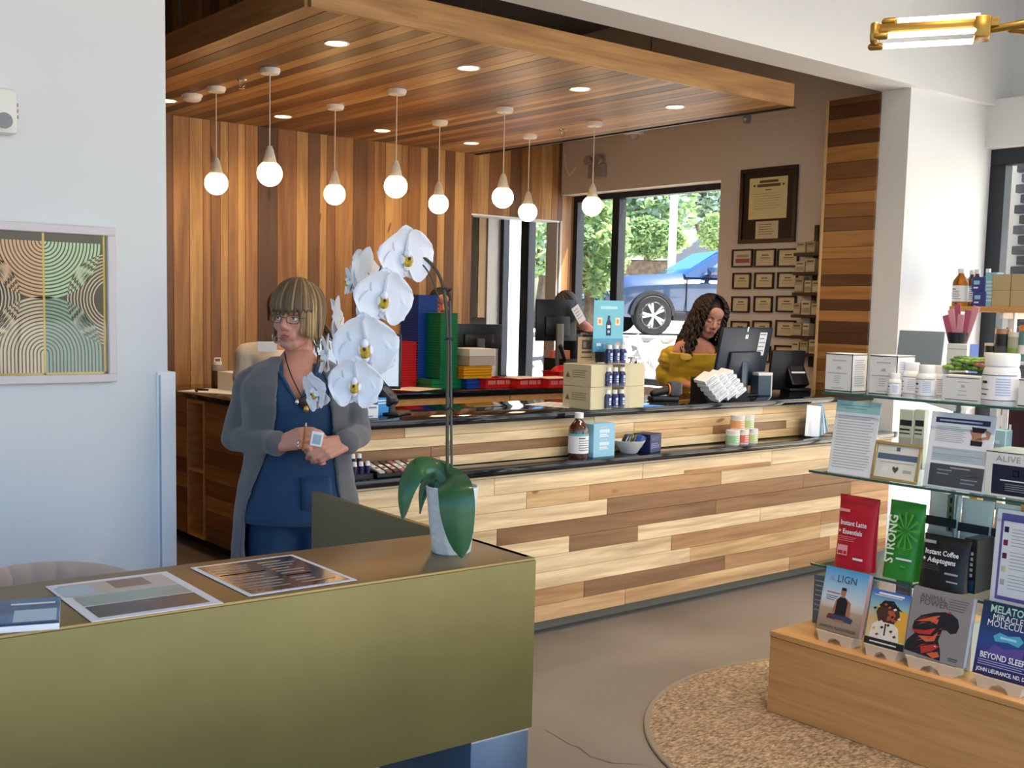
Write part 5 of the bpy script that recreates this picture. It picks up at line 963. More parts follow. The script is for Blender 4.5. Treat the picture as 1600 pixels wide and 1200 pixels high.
# product shelves on the window wall by the pilaster
t = thing('wall_shelf', 'dark brown wall shelf unit of small boxes between certificates and pilaster', 'shelf', (XW, 0, 0)); SHB = mat('dark shelf', '38271b', .5); y1s, y0s = hx(1240, 450, XW - .1).y, hx(1281, 450, XW - .1).y + .0
zs = [hx(1262, v, XW - .1).z for v in (395, 425, 457, 492, 525, 552)]
for z in zs: obj('shelf_board', MB().rb(-.12, -.004, y0s, y1s, z - .022, z, .002, 0, 1), SHB, t)
obj('upright', MB().bx(-.02, -.004, (y0s + y1s) / 2 - .015, (y0s + y1s) / 2 + .015, zs[-1] - .1, zs[0] + .2), SHB, t)
random.seed(15); nb = 0; PB = [mat('box cream', 'b3a583', .6), mat('box tan', '9c8a68', .6), mat('box pale', 'c0b69e', .6)]
for zi, z in enumerate(zs):
    y = y1s - .01; j = 0
    while y > y0s + .06:
        ww_ = random.uniform(.055, .085); hh = random.uniform(.075, .105)
        o = tag(obj('boxed_product', MB().rb(-.035, .035, -ww_ / 2 + .003, ww_ / 2 - .003, 0, hh, .002, 0, 1), PB[nb % 3], None, (XW - .075, y - ww_ / 2, z)), f'small boxed product, {["first", "second", "third", "fourth", "fifth", "sixth", "seventh"][j]} from the left on the {["top", "second", "third", "fourth", "fifth", "lowest"][zi]} wall shelf', 'box', 'small boxes on the wall shelves')
        deco(o, FR((-.035, 0, 0), (0, -1, 0), (0, 0, 1)), [(-ww_ * .32, hh * .72, ww_ * .32, hh * .84, INK), (-ww_ * .4, hh * .12, ww_ * .4, hh * .5, PB[(nb + 2) % 3])]); y -= ww_ + .004; nb += 1; j += 1
# ================================================================ DISPLAY STAND ON THE RUG
gx, gy = 3.68, 2.77
t = thing('display_stand', 'oak based display stand with three glass shelves on the round rug', 'display stand', (0, 0, .0095)); zz = -.0095
BT = .342; DEPTH = .95; S_TOP, S_MID, S_BOT = 1.314, .990, .612; SX0 = 3.85; SXB = 4.46
obj('front_board', MB().rb(gx, gx + .02, -.4, gy, 0, BT - .024 + zz, .0015, 0, 1), OAK, t)
obj('side_board', MB().rb(gx + .021, gx + DEPTH, gy - .02, gy, 0, BT - .024 + zz, .0015, 0, 1), OAK, t); obj('back_board', MB().rb(gx + DEPTH - .02, gx + DEPTH, -.4, gy - .021, 0, BT - .024 + zz, .0015, 0, 1), OAK, t)
obj('top_board', MB().rb(gx - .002, gx + DEPTH, -.4, gy + .002, BT - .023 + zz, BT + zz, .002, 0, 1), OAK, t)
MET = mat('brushed steel post', '9a9da0', .35, .9)
for y in (2.28, .95): 
    u_ = obj('upright', MB().rb(4.13, 4.17, y - .017, y + .017, BT + zz, 1.33 + zz, .003, 0, 1), MET, t); mb = MB()
    for k in range(26): mb.bx(4.1285, 4.1295, y - .004, y + .004, BT + .05 + zz + k * .036, BT + .072 + zz + k * .036)
    mb2 = obj('slots', mb, M['black'], u_); mb2['kind'] = 'stuff'
for z, y1 in ((S_TOP, 2.70), (S_MID, 2.745), (S_BOT, 2.715)):
    obj('glass_shelf', MB().rb(SX0, SXB, .0, y1, z - .0095 + zz, z + zz, .002, 0, 1), SHELFGLASS, t)
    obj('shelf_edge', MB().bx(SX0 - .0012, SX0 - .0002, .0, y1, z - .0095 + zz, z + zz), mat('glass edge green', '33584f', .2), t)
    for y in (2.28, .95): obj('bracket', MB().prism([(SX0 + .03, z - .0095 + zz), (SXB - .03, z - .0095 + zz), (4.2, z - .055 + zz), (4.1, z - .055 + zz)], FR((0, y + .006, 0), (1, 0, 0), (0, 0, 1)), .012), MET, t)
obj('end_panel', MB().rb(4.12, 4.18, 1.95, 2.0, BT + zz, .96 + zz, .002, 0, 1), OAK, t)
RF = -PI / 2                      # things that face -x
def ypx(u, x, v=700): return hx(u, v, x).y
def fbox(label, u0, u1, v0, xf, dpt, z, m, cat='box', name='carton', group=None, edges=None, pr=None, side=None, rz=0, r=.002):
    """box on a shelf: front spans photo columns u0..u1 at row v0 (its top), front face at x = xf"""
    ya, yb = ypx(u0, xf, v0), ypx(u1, xf, v0); W = ya - yb; H = hx((u0 + u1) / 2, v0, xf).z - z
    o = tag(obj(name, MB().rb(-W / 2, W / 2, -dpt / 2, dpt / 2, 0, H, r, 0, 1), m, None, (xf + dpt / 2, (ya + yb) / 2, z), RF + rz), label, cat, group)
    F = FRONT(dpt); S = SIDE(W)
    if edges:
        e = .003; deco(o, F, [(-W / 2, H - .006, W / 2, H - .002, edges), (-W / 2, .004, W / 2, .008, edges), (W / 2 - .005, .0, W / 2 - .001, H, edges)], n=.0008)
        deco(o, S, [(-dpt / 2, H - .006, dpt / 2, H - .002, edges), (-dpt / 2, .004, dpt / 2, .008, edges), (dpt / 2 - .005, 0, dpt / 2 - .001, H, edges)], n=.0008)
    if pr: deco(o, F, pr(W, H))
    if side: deco(o, S, side(dpt, H))
    return o, W, H
CW_ = mat('cool white carton', 'e2dfdb', .5); PT_ = mat('print pale grey', 'b3afad', .6); DK = mat('print near black', '23252e', .5); PB_ = mat('print blue grey', 'aebbd8', .6)
def tallpr(W, H): return [(-W * .25, H * .8, W * .25, H * .83, PT_), (-W * .09, H * .6, W * .09, H * .63, PT_), (-W * .06, H * .63, W * .06, H * .67, PT_), (-W * .42, H * .48, W * .3, H * .5, M['mgrey'])] + lines(-W * .15, W * .1, H * .2, H * .42, 4, PT_, .35) + [(-W * .22, H * .1, W * .2, H * .12, PT_)]
def sidepr(W, H): return lines(-W * .38, W * .35, H * .15, H * .85, 12, PB_, .4)
fbox('tall white carton with black edges at the left end of the top glass shelf', 1291, 1334, 552, 3.87, .10, S_TOP, CW_, edges=DK, pr=tallpr, side=sidepr)
fbox('tall white carton with black edges, second from the left on the top shelf', 1360, 1404, 555, 3.88, .12, S_TOP, CW_, edges=DK, pr=tallpr, side=sidepr)
PLW = mat('white gloss plastic', 'e6e3e0', .25)
def pbottle(label, u, v0, x, r, z, name='pill_bottle', group='white pill bottles on the top glass shelf', wide=.8, lab=M['paper'], bandc=None, body=None):
    c = hx(u, v0, x); H = c.z - z
    o = tag(obj(name, MB().lathe([(0, 0), (r * .95, 0), (r, .006), (r, H * .62), (r * .92, H * .72), (r * wide * .9, H * .78), (0, H * .78)], 28), body or PLW, None, (x, c.y, z), RF), label, 'bottle', group)
    obj('cap', MB().lathe([(0, H * .76), (r * wide, H * .76), (r * wide, H * .97), (r * wide * .94, H), (0, H)], 28), PLW, o)
    obj('label', MB().lathe([(r * 1.01, H * .1), (r * 1.01, H * .58)], 28, caps=False), lab, o, recalc=False)
    mb = MB()
    for a0, a1, z0, z1 in [(-1.2, 1.4, .575, .59), (-1.2, 1.4, .1, .112), (-.75, -.3, .42, .47), (-.9, -.2, .3, .315), (-.8, -.3, .2, .22)]:
        mb.loft([[Vector((r * 1.02 * math.cos(-PI / 2 + a0 + (a1 - a0) * i / 10), r * 1.02 * math.sin(-PI / 2 + a0 + (a1 - a0) * i / 10), H * q)) for i in range(11)] for q in (z0, z1)], 0, False)
    for k in range(7): mb.loft([[Vector((r * 1.02 * math.cos(-PI / 2 + .2 + .8 * i / 6), r * 1.02 * math.sin(-PI / 2 + .2 + .8 * i / 6), H * (.2 + .05 * k + dd))) for i in range(7)] for dd in (0, .022)], 1, False)
    obj('print', mb, [DK, PB_], o, recalc=False); return o
pbottle('short white jar with black lines before the second tall carton on the top shelf', 1399, 583, 3.87, .024, S_TOP, 'cream_jar', None)
pbottle('white pill bottle, left one of the three beside the succulent box', 1425, 566, 3.95, .036, S_TOP)
pbottle('white pill bottle, front middle one of the three beside the succulent box', 1449, 570, 3.89, .037, S_TOP)
pbottle('white pill bottle, right one of the three behind the low white carton', 1472, 571, 3.98, .036, S_TOP)
o, W, H = fbox('low wide white carton with two black bars before the succulents', 1473, 1541, 587, 3.87, .07, S_TOP, CW_, pr=lambda W, H: [(-W * .42, H * .9, W * .35, H * .925, DK), (-W * .42, H * .08, W * .35, H * .105, DK), (-W * .14, H * .74, W * .12, H * .77, PT_), (-W * .05, H * .55, W * .03, H * .66, PT_), (-W * .12, H * .42, W * .08, H * .45, PT_), (-W * .14, H * .26, W * .08, H * .29, PT_)])
# succulents in a planter
a, b = ypx(1481, 3.99), ypx(1548, 3.99); t = thing('succulent_planter', 'low planter of green succulent rosettes behind the white carton', 'plant', (4.0, (a + b) / 2, S_TOP), RF); Wp = a - b
obj('trough', MB().rb(-Wp / 2, Wp / 2, -.04, .05, 0, .10, .004), mat('grey green trough', '75796a', .6), t)
SG = [mat('succulent green', '7fa04a', .5), mat('succulent dark', '4e7436', .5), mat('succulent red', '8f6a5a', .5)]
random.seed(8)
for k in range(9):
    cx_, cy_ = -Wp / 2 + .02 + (Wp - .03) * (k % 5) / 4.4, (-.02 if k < 5 else .03); rs = .036 if k != 4 else .04; mb = MB()
    for ring in range(4):
        n = 5 + ring; 
        for q in range(n):
            an = 2 * PI * q / n + ring * .5; el = 1.25 - ring * .33; L_ = rs * (.5 + .22 * ring); d = Vector((math.cos(an) * math.cos(el), math.sin(an) * math.cos(el), math.sin(el)))
            mb.tube([d * L_ * .15, d * L_ * .6, d * L_, d * L_ * 1.25], [.006, .0165, .0155, .003], 7, 0, True, .55)
    obj('rosette', mb, SG[2] if k == 4 else SG[k % 2], t, (cx_, cy_, .112 + .012 * (k % 3)))
o = pbottle('large white supplement tub with black framed label beside the succulents', 1567, 552, 3.90, .062, S_TOP, 'supplement_tub', None, .93)
fbox('white carton cut off by the right photo edge on the top shelf', 1592, 1640, 593, 3.87, .08, S_TOP, CW_, edges=DK)
# grey sign seen from behind, paper box, cup of packets
a, b = ypx(1397, 4.3, 560), ypx(1468, 4.3, 560); zt = hx(1430, 516, 4.3).z
t = thing('grey_sign', 'plain grey sign panel seen from behind the white cartons', 'sign', (4.3, (a + b) / 2, S_TOP), RF); W = a - b; T = Matrix.Rotation(-.12, 4, 'X')
obj('panel', MB().rb(-W / 2, W / 2, 0, .006, .0, zt - S_TOP, .002, 0, 1, T=T), mat('sign grey', '8d9698', .6), t); obj('clear_sheet', MB().bx(-W / 2 - .004, W / 2 + .004, -.004, -.001, .0, zt - S_TOP + .004, T=T), ACRYL, t); obj('foot', MB().bx(-W / 2, W / 2, -.07, .02, 0, .004), ACRYL, t)
o, W, H = fbox('white box with blue side behind the succulents', 1480, 1512, 537, 4.36, .09, S_TOP, M['offwhite'], side=lambda d, h: [(-d * .3, h * .3, d * .5, h, M['blue'])], pr=lambda w, h: [(-w * .5, h * .88, w * .5, h * .9, PT_)])
cpz = S_TOP + H; t = thing('packet_cup', 'black cup of pink packets on the white box behind the succulents', 'cup', (4.40, o.location.y + .02, cpz), RF); obj('cup', MB().lathe([(0, 0), (.036, 0), (.041, .045), (.038, .045), (.034, .004), (0, .004)], 24), M['black'], t)
for k in range(6): pk = obj('packet', MB().rb(-.014, .014, -.002, .002, .01, .12 + .02 * (k % 3), .001, 0, 1, T=Matrix.Translation((-.022 + .009 * k, -.008 + .006 * (k % 3), 0)) @ Matrix.Rotation(.12 * (k - 2.5), 4, 'Y')), [mat('pink packet', 'a64f66', .4), mat('rose packet', 'c98a95', .4)][k % 2], t)
# ---- middle shelf
def leaning(name, label, px, xf, z, th, m, tilt, cat='sign', group=None):
    """upright sheet leaning back; px: u0,u1 at mid height and v of its top"""
    u0, u1, vt = px; ya, yb = ypx(u0, xf, vt), ypx(u1, xf, vt); W = ya - yb; H = (hx((u0 + u1) / 2, vt, xf + .06).z - z) / math.cos(tilt)
    t = thing(name, label, cat, (xf, (ya + yb) / 2, z), RF, group); T = Matrix.Rotation(-tilt, 4, 'X')
    obj('panel' if cat != 'book' else 'cover', MB().rb(-W / 2, W / 2, 0, th, 0, H, .0012, 0, 1, T=T), m, t); return t, W, H, T @ FR((0, 0, 0), (1, 0, 0), (0, 0, 1)), T
t, W, H, F, T = leaning('info_sheet', 'white printed sheet with teal heading in a clear stand, left on the middle shelf', (1298, 1367, 626), 3.87, S_MID, .003, M['paper'], .16)
deco(t, F, [(-W / 2, H * .84, W / 2, H, M['tealp'])] + [(-W * .4, H * .93, W * .3, H * .945, mat('teal dark print', '7fa9ae', .6)), (-W * .3, H * .89, W * .2, H * .905, mat('teal dark print', '7fa9ae', .6))] + lines(-W * .42, W * .42, H * .06, H * .8, 20, PT_, .28, .12))
obj('stand', MB().bx(-W / 2 - .003, W / 2 + .003, .0035, .0055, 0, H + .004, T=T).bx(-W / 2, W / 2, -.02, .07, 0, .003), ACRYL, t)
o = carton('mint_card', 'small mint green card behind the lower right corner of the printed sheet', 'card', (3.93, ypx(1363, 3.93, 730), S_MID), RF, .03, .002, .05, mat('mint card', 'a9d4b4', .5)); deco(o, FRONT(.002), lines(-.012, .012, .01, .04, 3, M['paper']))
t, W, H, F, T = leaning('framed_card', 'small gold framed certificate card on the middle glass shelf', (1363, 1437, 690), 3.87, S_MID, .004, mat('frame cream', 'e6e0d2', .5), .2)
for q in ((-W / 2, W / 2, H - .012, H), (-W / 2, W / 2, 0, .012), (-W / 2, -W / 2 + .012, .012, H - .012), (W / 2 - .012, W / 2, .012, H - .012)): obj('frame', MB().rb(q[0], q[1], -.008, .001, q[2], q[3], .002, 0, 1, T=T), mat('pale gold frame', 'b9a06a', .35, .5), t)
SLB = mat('slate blue print', '5a6a84', .6); deco(t, F, [(-W * .42, H * .55, W * .42, H * .7, SLB), (-W * .04, H * .78, W * .04, H * .88, SLB), (-W * .3, H * .22, -W * .16, H * .36, M['paper']), (.16 * W, H * .24, W * .34, H * .32, PT_), (-W * .35, H * .47, W * .38, H * .49, PT_)])
mb = MB(); mb.poly(F, [(W * (.0 + .07 * x), H * (.3 + .09 * y)) for x, y in [(0, -1), (.9, .1), (.9, .7), (.45, .95), (0, .5), (-.45, .95), (-.9, .7), (-.9, .1)]], .0012); obj('heart', mb, M['dgrey'], t, recalc=False)
obj('easel', MB().bx(-.01, .01, .004, .06, 0, .003).bx(-.01, .01, .03, .034, 0, H * .7), M['black'], t)
t, W, H, F, T = leaning('flyer_stand', 'tall printed flyer with a photo of a bare waist in a clear stand', (1448, 1550, 645), 3.88, S_MID, .003, M['paper'], .14)
deco(t, F, [(-W * .42, H * .86, W * .42, H * .93, mat('flyer navy', '2c2f55', .5)), (-W * .36, H * .885, W * .3, H * .905, PB_), (-W * .42, H * .36, W * .42, H * .54, mat('flyer blue grey', 'b7c4cc', .5)), (-W * .42, H * .03, W * .42, H * .32, M['dgrey'])] + lines(-W * .4, W * .12, H * .6, H * .82, 9, PT_, .3) + lines(-W * .4, W * .36, H * .38, H * .52, 6, M['mgrey'], .25) + lines(-W * .3, -W * .06, H * .06, H * .25, 4, M['mgrey'], .3) + lines(W * .08, W * .36, H * .06, H * .25, 4, M['mgrey'], .3) + [(-W * .1, H * .275, W * .2, H * .29, PT_)], n=.0006)
SKP = mat('photo skin', 'b98464', .5); BKP = mat('photo black', '221c22', .5)
mb = MB(); f2 = lambda pts, m: mb.poly(F, [(W * x, H * y) for x, y in pts], .0016 + .0002 * m, m)
f2([(.16, .66), (.33, .66), (.31, .73), (.32, .77), (.17, .77), (.185, .73)], 0); f2([(.12, .8), (.18, .69), (.2, .71), (.17, .8)], 0); f2([(.36, .82), (.45, .78), (.43, .7), (.24, .67), (.23, .69), (.38, .73), (.37, .77)], 0); f2([(.17, .77), (.34, .77), (.38, .83), (.15, .84)], 1); f2([(.16, .60), (.33, .60), (.34, .66), (.155, .665)], 1); obj('picture', mb, [SKP, BKP], t, recalc=False)
obj('stand', MB().bx(-W / 2 - .003, W / 2 + .003, .0035, .0055, 0, H + .004, T=T).bx(-W / 2, W / 2, -.02, .07, 0, .003).bx(-W / 2 - .003, W / 2 + .003, -.003, -.001, 0, H * .3, T=T), ACRYL, t)
o, W, H = fbox('white carton with dark blue panel at the right end of the middle shelf', 1541, 1625, 706, 3.88, .16, S_MID, CW_, pr=lambda W, H: [(-W / 2, H * .95, W / 2, H * .97, DK), (-W * .36, .01, W * .5, H * .70, mat('carton navy', '171b33', .5)), (-W * .2, H * .36, W * .45, H * .385, M['paper'])] + lines(-W * .1, W * .3, H * .08, H * .3, 5, M['mgrey'], .3, .1) + [(W * .03, H * .47, W * .15, H * .60, M['mgrey'])])
deco(o, FRONT(.16), [(W * .045, H * .485, W * .135, H * .585, mat('carton navy', '171b33', .5))], n=.0012); text('ALIVE + W', FRONT(.16) @ Matrix.Translation((-W * .3, H * .77, .001)), .03, M['mgrey'], o, sx=1.2)
# behind, on the middle shelf
for k, (u0, u1) in enumerate([(1406, 1428), (1430, 1446)]):
    o, W, H = fbox(['tall cream sachet pack, left one behind the gold framed card', 'tall cream sachet pack, right one behind the gold framed card'][k], u0, u1, 640, 4.28, .03, S_MID, mat('sachet cream', 'dcdcd2', .5), 'sachet', 'sachet_pack', pr=lambda W, H: [(-W * .42, H * .72, W * .42, H * .82, DK), (-W * .42, H * .64, W * .3, H * .67, DK), (-W * .42, H * .58, W * .3, H * .6, DK), (-W * .42, H * .2, W * .42, H * .52, mat('sachet grey', 'bab7b0', .5))])
o, W, H = fbox('pale blue boxed product behind the dark flyer edge on the middle shelf', 1548, 1572, 672, 4.2, .08, S_MID, mat('ice blue', 'b9d3df', .5), pr=lambda w, h: lines(-w * .4, w * .3, h * .3, h * .8, 4, M['paper']))
o, W, H = fbox('dark maroon box above the lettered carton on the middle shelf', 1576, 1640, 640, 4.25, .12, S_MID, mat('maroon', '42161f', .4), pr=lambda w, h: [(-w * .5, h * .02, w * .5, h * .4, M['black']), (-w * .46, h * .7, -w * .4, h * .78, M['paper'])])
# ---- bottom shelf: three pouches
def pouch(label, px, xf, z, m, dp=.07, gus=None):
    u0, u1, vt = px; ya, yb = ypx(u0, xf, vt + 40), ypx(u1, xf, vt + 40); W = ya - yb; H = hx((u0 + u1) / 2, vt, xf + .03).z - z
    o = thing('coffee_pouch', label, 'pouch', (xf + dp * .5, (ya + yb) / 2, z), RF, 'stand up pouches on the bottom glass shelf'); rings = []
    for i in range(13):
        q = i / 12; d = dp * (1 - q) ** .55 * .5 + .002; w_ = W / 2 * (1 - .05 * math.sin(PI * q) - (.03 if 0 < i < 12 else 0) * 0); cy_ = dp * .12 * q
        rr = []
        for a in range(24):
            an = 2 * PI * a / 24; c_, s_ = math.cos(an), math.sin(an)
            rr.append(Vector((w_ * math.copysign(abs(c_) ** .5, c_), cy_ + d * math.copysign(abs(s_) ** .7, s_), H * q)))
        rings.append(rr)
    obj('pouch', MB().loft(rings), m, o, sharp=1.2); yf = -dp * .5
    F = FR((0, yf + .012, 0), (1, 0, 0), (0, dp * .4, H)); F.translation = Vector((0, -dp * .48 - .004, .012))
    obj('top_seal', MB().rb(-W / 2, W / 2, dp * .12 - .003, dp * .12 + .003, H - .022, H, .001, 0, 1), m, o)
    return o, W, H, F
RB = mat('red pouch', 'c0172b', .38); GB = mat('green pouch', '2f8a2c', .38); KB = mat('black pouch', '101114', .4)
o, W, H, F = pouch('red stand up pouch with white lettering, leftmost on the bottom glass shelf', (1302, 1364, 775), 3.88, S_BOT, RB)
text('Instant Latte', F @ Matrix.Translation((-W * .34, H * .56, .0035)), .027, M['paper'], o, bold=.0006, sx=.86); text('+ Essentials', F @ Matrix.Translation((-W * .38, H * .44, .0035)), .027, M['paper'], o, bold=.0006, sx=.86)
PK_ = mat('pink print', 'e9a0a4', .5); deco(o, F, [(-W * .4, H * .74, -W * .14, H * .78, PK_)] + lines(-W * .42, W * .1, H * .32, H * .4, 3, PK_, .2) + [(-W * .36, H * .14, -W * .1, H * .28, PK_), (-W * .34, H * .155, -W * .22, H * .2, RB), (-W * .2, H * .155, -W * .12, H * .2, RB), (-W * .34, H * .22, -W * .22, H * .265, RB), (-W * .2, H * .22, -W * .12, H * .265, RB), (.05 * W, H * .1, W * .3, H * .13, M['paper'])], n=.003)
o, W, H, F = pouch('green stand up pouch with sun rays, between the red and black pouches', (1377, 1432, 784), 3.885, S_BOT, GB, .10)
mb = MB(); LG = mat('light green rays', '56a83f', .4)
for k in range(12): a = PI * 2 * k / 12 + .1; mb.poly(F, [(W * .12 + .012 * math.cos(a - .1), H * .6 + .012 * math.sin(a - .1)), (W * .12 + .06 * math.cos(a - .09), H * .6 + .075 * math.sin(a - .09)), (W * .12 + .06 * math.cos(a + .09), H * .6 + .075 * math.sin(a + .09)), (W * .12 + .012 * math.cos(a + .1), H * .6 + .012 * math.sin(a + .1))], .003)
obj('rays', mb, LG, o, recalc=False); text('STRONG', F @ Matrix.Translation((-W * .13, H * .16, .0035)) @ Matrix.Rotation(PI / 2, 4, 'Z'), .052, mat('lettering pale', 'e2ecd0', .5), o, bold=.0012, sx=.9)
deco(o, F, [(-.05 * W, H * .22, W * .4, H * .245, M['paper'])] + lines(0, W * .35, H * .28, H * .38, 4, LG, .3) + [(W * .1, H * .13, W * .25, H * .15, LG)], n=.003)
o, W, H, F = pouch('black stand up pouch with white lettering, right of the green pouch', (1431, 1506, 838), 3.865, S_BOT, KB, .09)
text('Instant Coffee', F @ Matrix.Translation((-W * .36, H * .6, .0035)), .027, M['paper'], o, bold=.0006, sx=.86); text('+ Adaptogens', F @ Matrix.Translation((-W * .39, H * .45, .0035)), .027, M['paper'], o, bold=.0006, sx=.86)
deco(o, F, [(-W * .42, H * .8, -W * .16, H * .86, M['mgrey'])] + lines(-W * .42, 0, H * .28, H * .4, 3, M['dgrey'], .3) + [(W * .1, H * .26, W * .38, H * .3, M['mgrey']), (W * .16, H * .12, W * .4, H * .15, M['mgrey'])], n=.003)
o, W, H = fbox('black box with vertical lettering right of the black pouch', 1507, 1528, 842, 3.92, .12, S_BOT, KB, pr=lambda w, h: [(-w * .3, h * (.3 + .1 * k), w * .25, h * (.36 + .1 * k), M['mgrey']) for k in range(5)] + [(-w * .4, h * .02, w * .4, h * .24, mat('deep blue print', '123a5a', .4))])
# white pouches at the back of the bottom shelf
for k, (u0, u1, v, lab) in enumerate([(1444, 1494, 768, 'white pouch with dark band behind the green pouch'), (1494, 1545, 780, 'white pouch with dark band behind the black pouch'), (1546, 1596, 788, 'white pouch with small blue label behind the purple bordered sign')]):
    o, W, H, F = pouch(lab, (u0, u1, v), 4.12, S_BOT, mat('ice white pouch', 'd8dfe2', .4), .06); deco(o, F, [(-W * .48, H * .55, W * .48, H * .66, mat('pouch navy', '1c2a38', .5)), (-W * .4, H * .2, W * .4, H * .5, mat('pouch grey blue', 'aeb9c2', .5))] + lines(-W * .36, W * .2, H * .24, H * .46, 5, M['mgrey'], .3), n=.003)
fbox('yellow box between the white pouches at the back of the bottom shelf', 1515, 1527, 775, 4.3, .05, S_BOT, M['yellow'], pr=lambda w, h: [(-w * .3, h * .8, w * .3, h * .9, M['dgrey'])])
fbox('orange and red box at the right end of the bottom shelf', 1585, 1615, 795, 4.24, .06, S_BOT, M['orange'], pr=lambda w, h: [(-w * .5, h * .6, w * .5, h, M['redp']), (-w * .4, h * .75, w * .2, h * .85, M['yellow'])])
t, W, H, F, T = leaning('purple_sign', 'purple bordered info sheet in a clear stand at the right edge', (1536, 1640, 828), 3.80, S_BOT - .06, .003, M['paper'], .06)
t.location.z = S_BOT + .0005; t.location.x = 3.875
deco(t, F, [(-W * .42, H * .04, W * .5, H * .96, M['purple']), (-W * .38, H * .08, W * .5, H * .88, M['paper'])] + [(-W * .36, H * (.76 - .14 * k), -W * .29, H * (.82 - .14 * k), [mat('berry dark', '2b1830', .5), mat('berry red', '8a1f3a', .5), mat('berry plum', '5a1a2c', .5), mat('berry pale', 'c9c7a0', .5), PT_][k]) for k in range(5)] + lines(-W * .24, W * .45, H * .14, H * .84, 20, M['mgrey'], .2, .1), n=.0008)
obj('stand', MB().bx(-W / 2 - .003, W / 2 + .003, .0035, .0055, 0, H + .004, T=T).bx(-W / 2 - .003, W / 2 + .003, -.003, -.001, 0, H + .003, T=T).rb(-W / 2 - .01, W / 2, -.035, .05, 0, .006, .002, 0, 1), ACRYL, t)
# ---- oak base: books on little easels
EAS = mat('birch ply', 'd8c3a8', .5)
def book(label, px, xf, th, tilt, cover, spine_m=M['paper'], lift=.042, rz=0):
    u0, u1, vt = px; ya, yb = ypx(u0, xf, vt + 60), ypx(u1, xf, vt + 60); W = ya - yb; y = (ya + yb) / 2
    e = thing('book_easel', 'pale plywood book easel under the ' + label[0], 'easel', (xf, y, BT), RF + rz)
    prof = [(-W * .36, 0), (-W * .17, 0), (-W * .12, .017), (0, .026), (W * .12, .017), (W * .17, 0), (W * .36, 0), (W * .4, .03), (W * .44, .042), (-W * .44, .042), (-W * .4, .03)]
    obj('front_plate', MB().prism(prof, FR((0, -.014, 0), (1, 0, 0), (0, 0, 1)), -.008), EAS, e); 
    T = Matrix.Rotation(-tilt, 4, 'X'); obj('back_rest', MB().bx(-W * .3, W * .3, th + .004, th + .010, -.02, .16, T=Matrix.Translation((0, 0, lift)) @ T), EAS, e)
    obj('foot', MB().bx(-W * .36, -W * .2, -.006, .07, 0, .035).bx(W * .2, W * .36, -.006, .07, 0, .035), EAS, e)
    H = (hx((u0 + u1) / 2, vt, xf + .05).z - BT - lift) / math.cos(tilt)
    b = thing('book', label[1], 'book', (xf, y, BT + lift + .0005), RF + rz); obj('pages', MB().bx(-W / 2 + .003, W / 2 - .001, .002, th - .002, .002, H - .003, T=T), spine_m, b)
    cv = obj('cover', MB().bx(-W / 2, W / 2, 0, .0015, 0, H, T=T).bx(-W / 2, W / 2, th - .0015, th, 0, H, T=T).bx(-W / 2, -W / 2 + .002, 0, th, 0, H, T=T), cover, b)
    return b, W, H, T @ FR((0, 0, 0), (1, 0, 0), (0, 0, 1))
def grad(name, stops):
    """vertical print gradient along local height"""
    m = bpy.data.materials.new(name); m.use_nodes = True; t = m.node_tree; b = t.nodes['Principled BSDF']; b.inputs['Roughness'].default_value = .35
    tc = t.nodes.new('ShaderNodeTexCoord'); sp = t.nodes.new('ShaderNodeSeparateXYZ'); t.links.new(tc.outputs['Object'], sp.inputs[0]); mr = t.nodes.new('ShaderNodeMapRange'); mr.inputs['From Max'].default_value = .24; t.links.new(sp.outputs['Z'], mr.inputs[0])
    r = t.nodes.new('ShaderNodeValToRGB'); t.links.new(mr.outputs[0], r.inputs[0]); e = r.color_ramp.elements
    while len(e) < len(stops): e.new(.5)
    for q, (p_, c_) in zip(e, stops): q.position = p_; q.color = (*lin(c_), 1)
    t.links.new(r.outputs[0], b.inputs['Base Color']); return m
def shapes(parent, F, W, H, items, name='picture'):
    mb = MB(); ms = []
    for i, (m, pts) in enumerate(items):
        if m not in ms: ms.append(m)
        mb.poly(F, [(W * x, H * y) for x, y in pts], .0006 + .00008 * i, ms.index(m))
    return obj(name, mb, ms, parent, recalc=False)
b, W, H, F = book(('leftmost book', 'book with a seated man on a beach on the cover, leftmost on the oak base'), (1276, 1344, 888), 3.745, .026, .22, grad('beach cover', [(0, '8f7a66'), (.36, 'b39d88'), (.40, 'c9bfb4'), (.52, 'cdd6dd'), (.75, '9dc3df'), (1, '4f9fd4')]), mat('pink pages', 'd5a6b0', .6))
text('ALIGN', F @ Matrix.Translation((-W * .1, H * .78, .001)), .042, mat('cover slate', '3d4d60', .5), b, ax='CENTER', bold=.0004) if False else None
text('A', F @ Matrix.Translation((-W * .38, H * .79, .001)), .040, mat('cover violet', '9aa0c8', .5), b); text('LIGN', F @ Matrix.Translation((-W * .2, H * .79, .001)), .040, mat('cover slate', '3d4d60', .5), b)
deco(b, F, [(-W * .1, H * .72, W * .25, H * .735, PB_), (-W * .38, H * .6, -W * .08, H * .615, M['redp']), (-W * .38, H * .55, -W * .12, H * .56, M['dgrey']), (-W * .38, H * .52, -W * .16, H * .53, M['dgrey']), (-W * .38, H * .49, -W * .18, H * .5, M['dgrey'])])
text('AARON ALEXANDER', F @ Matrix.Translation((0, H * .05, .001)), .017, mat('cover brown', '3f322a', .5), b, ax='CENTER')
SK1 = mat('cover skin', 'a8735a', .5); BLK = mat('cover black', '1c1c22', .5); JN = mat('cover jeans', '3a4460', .5)
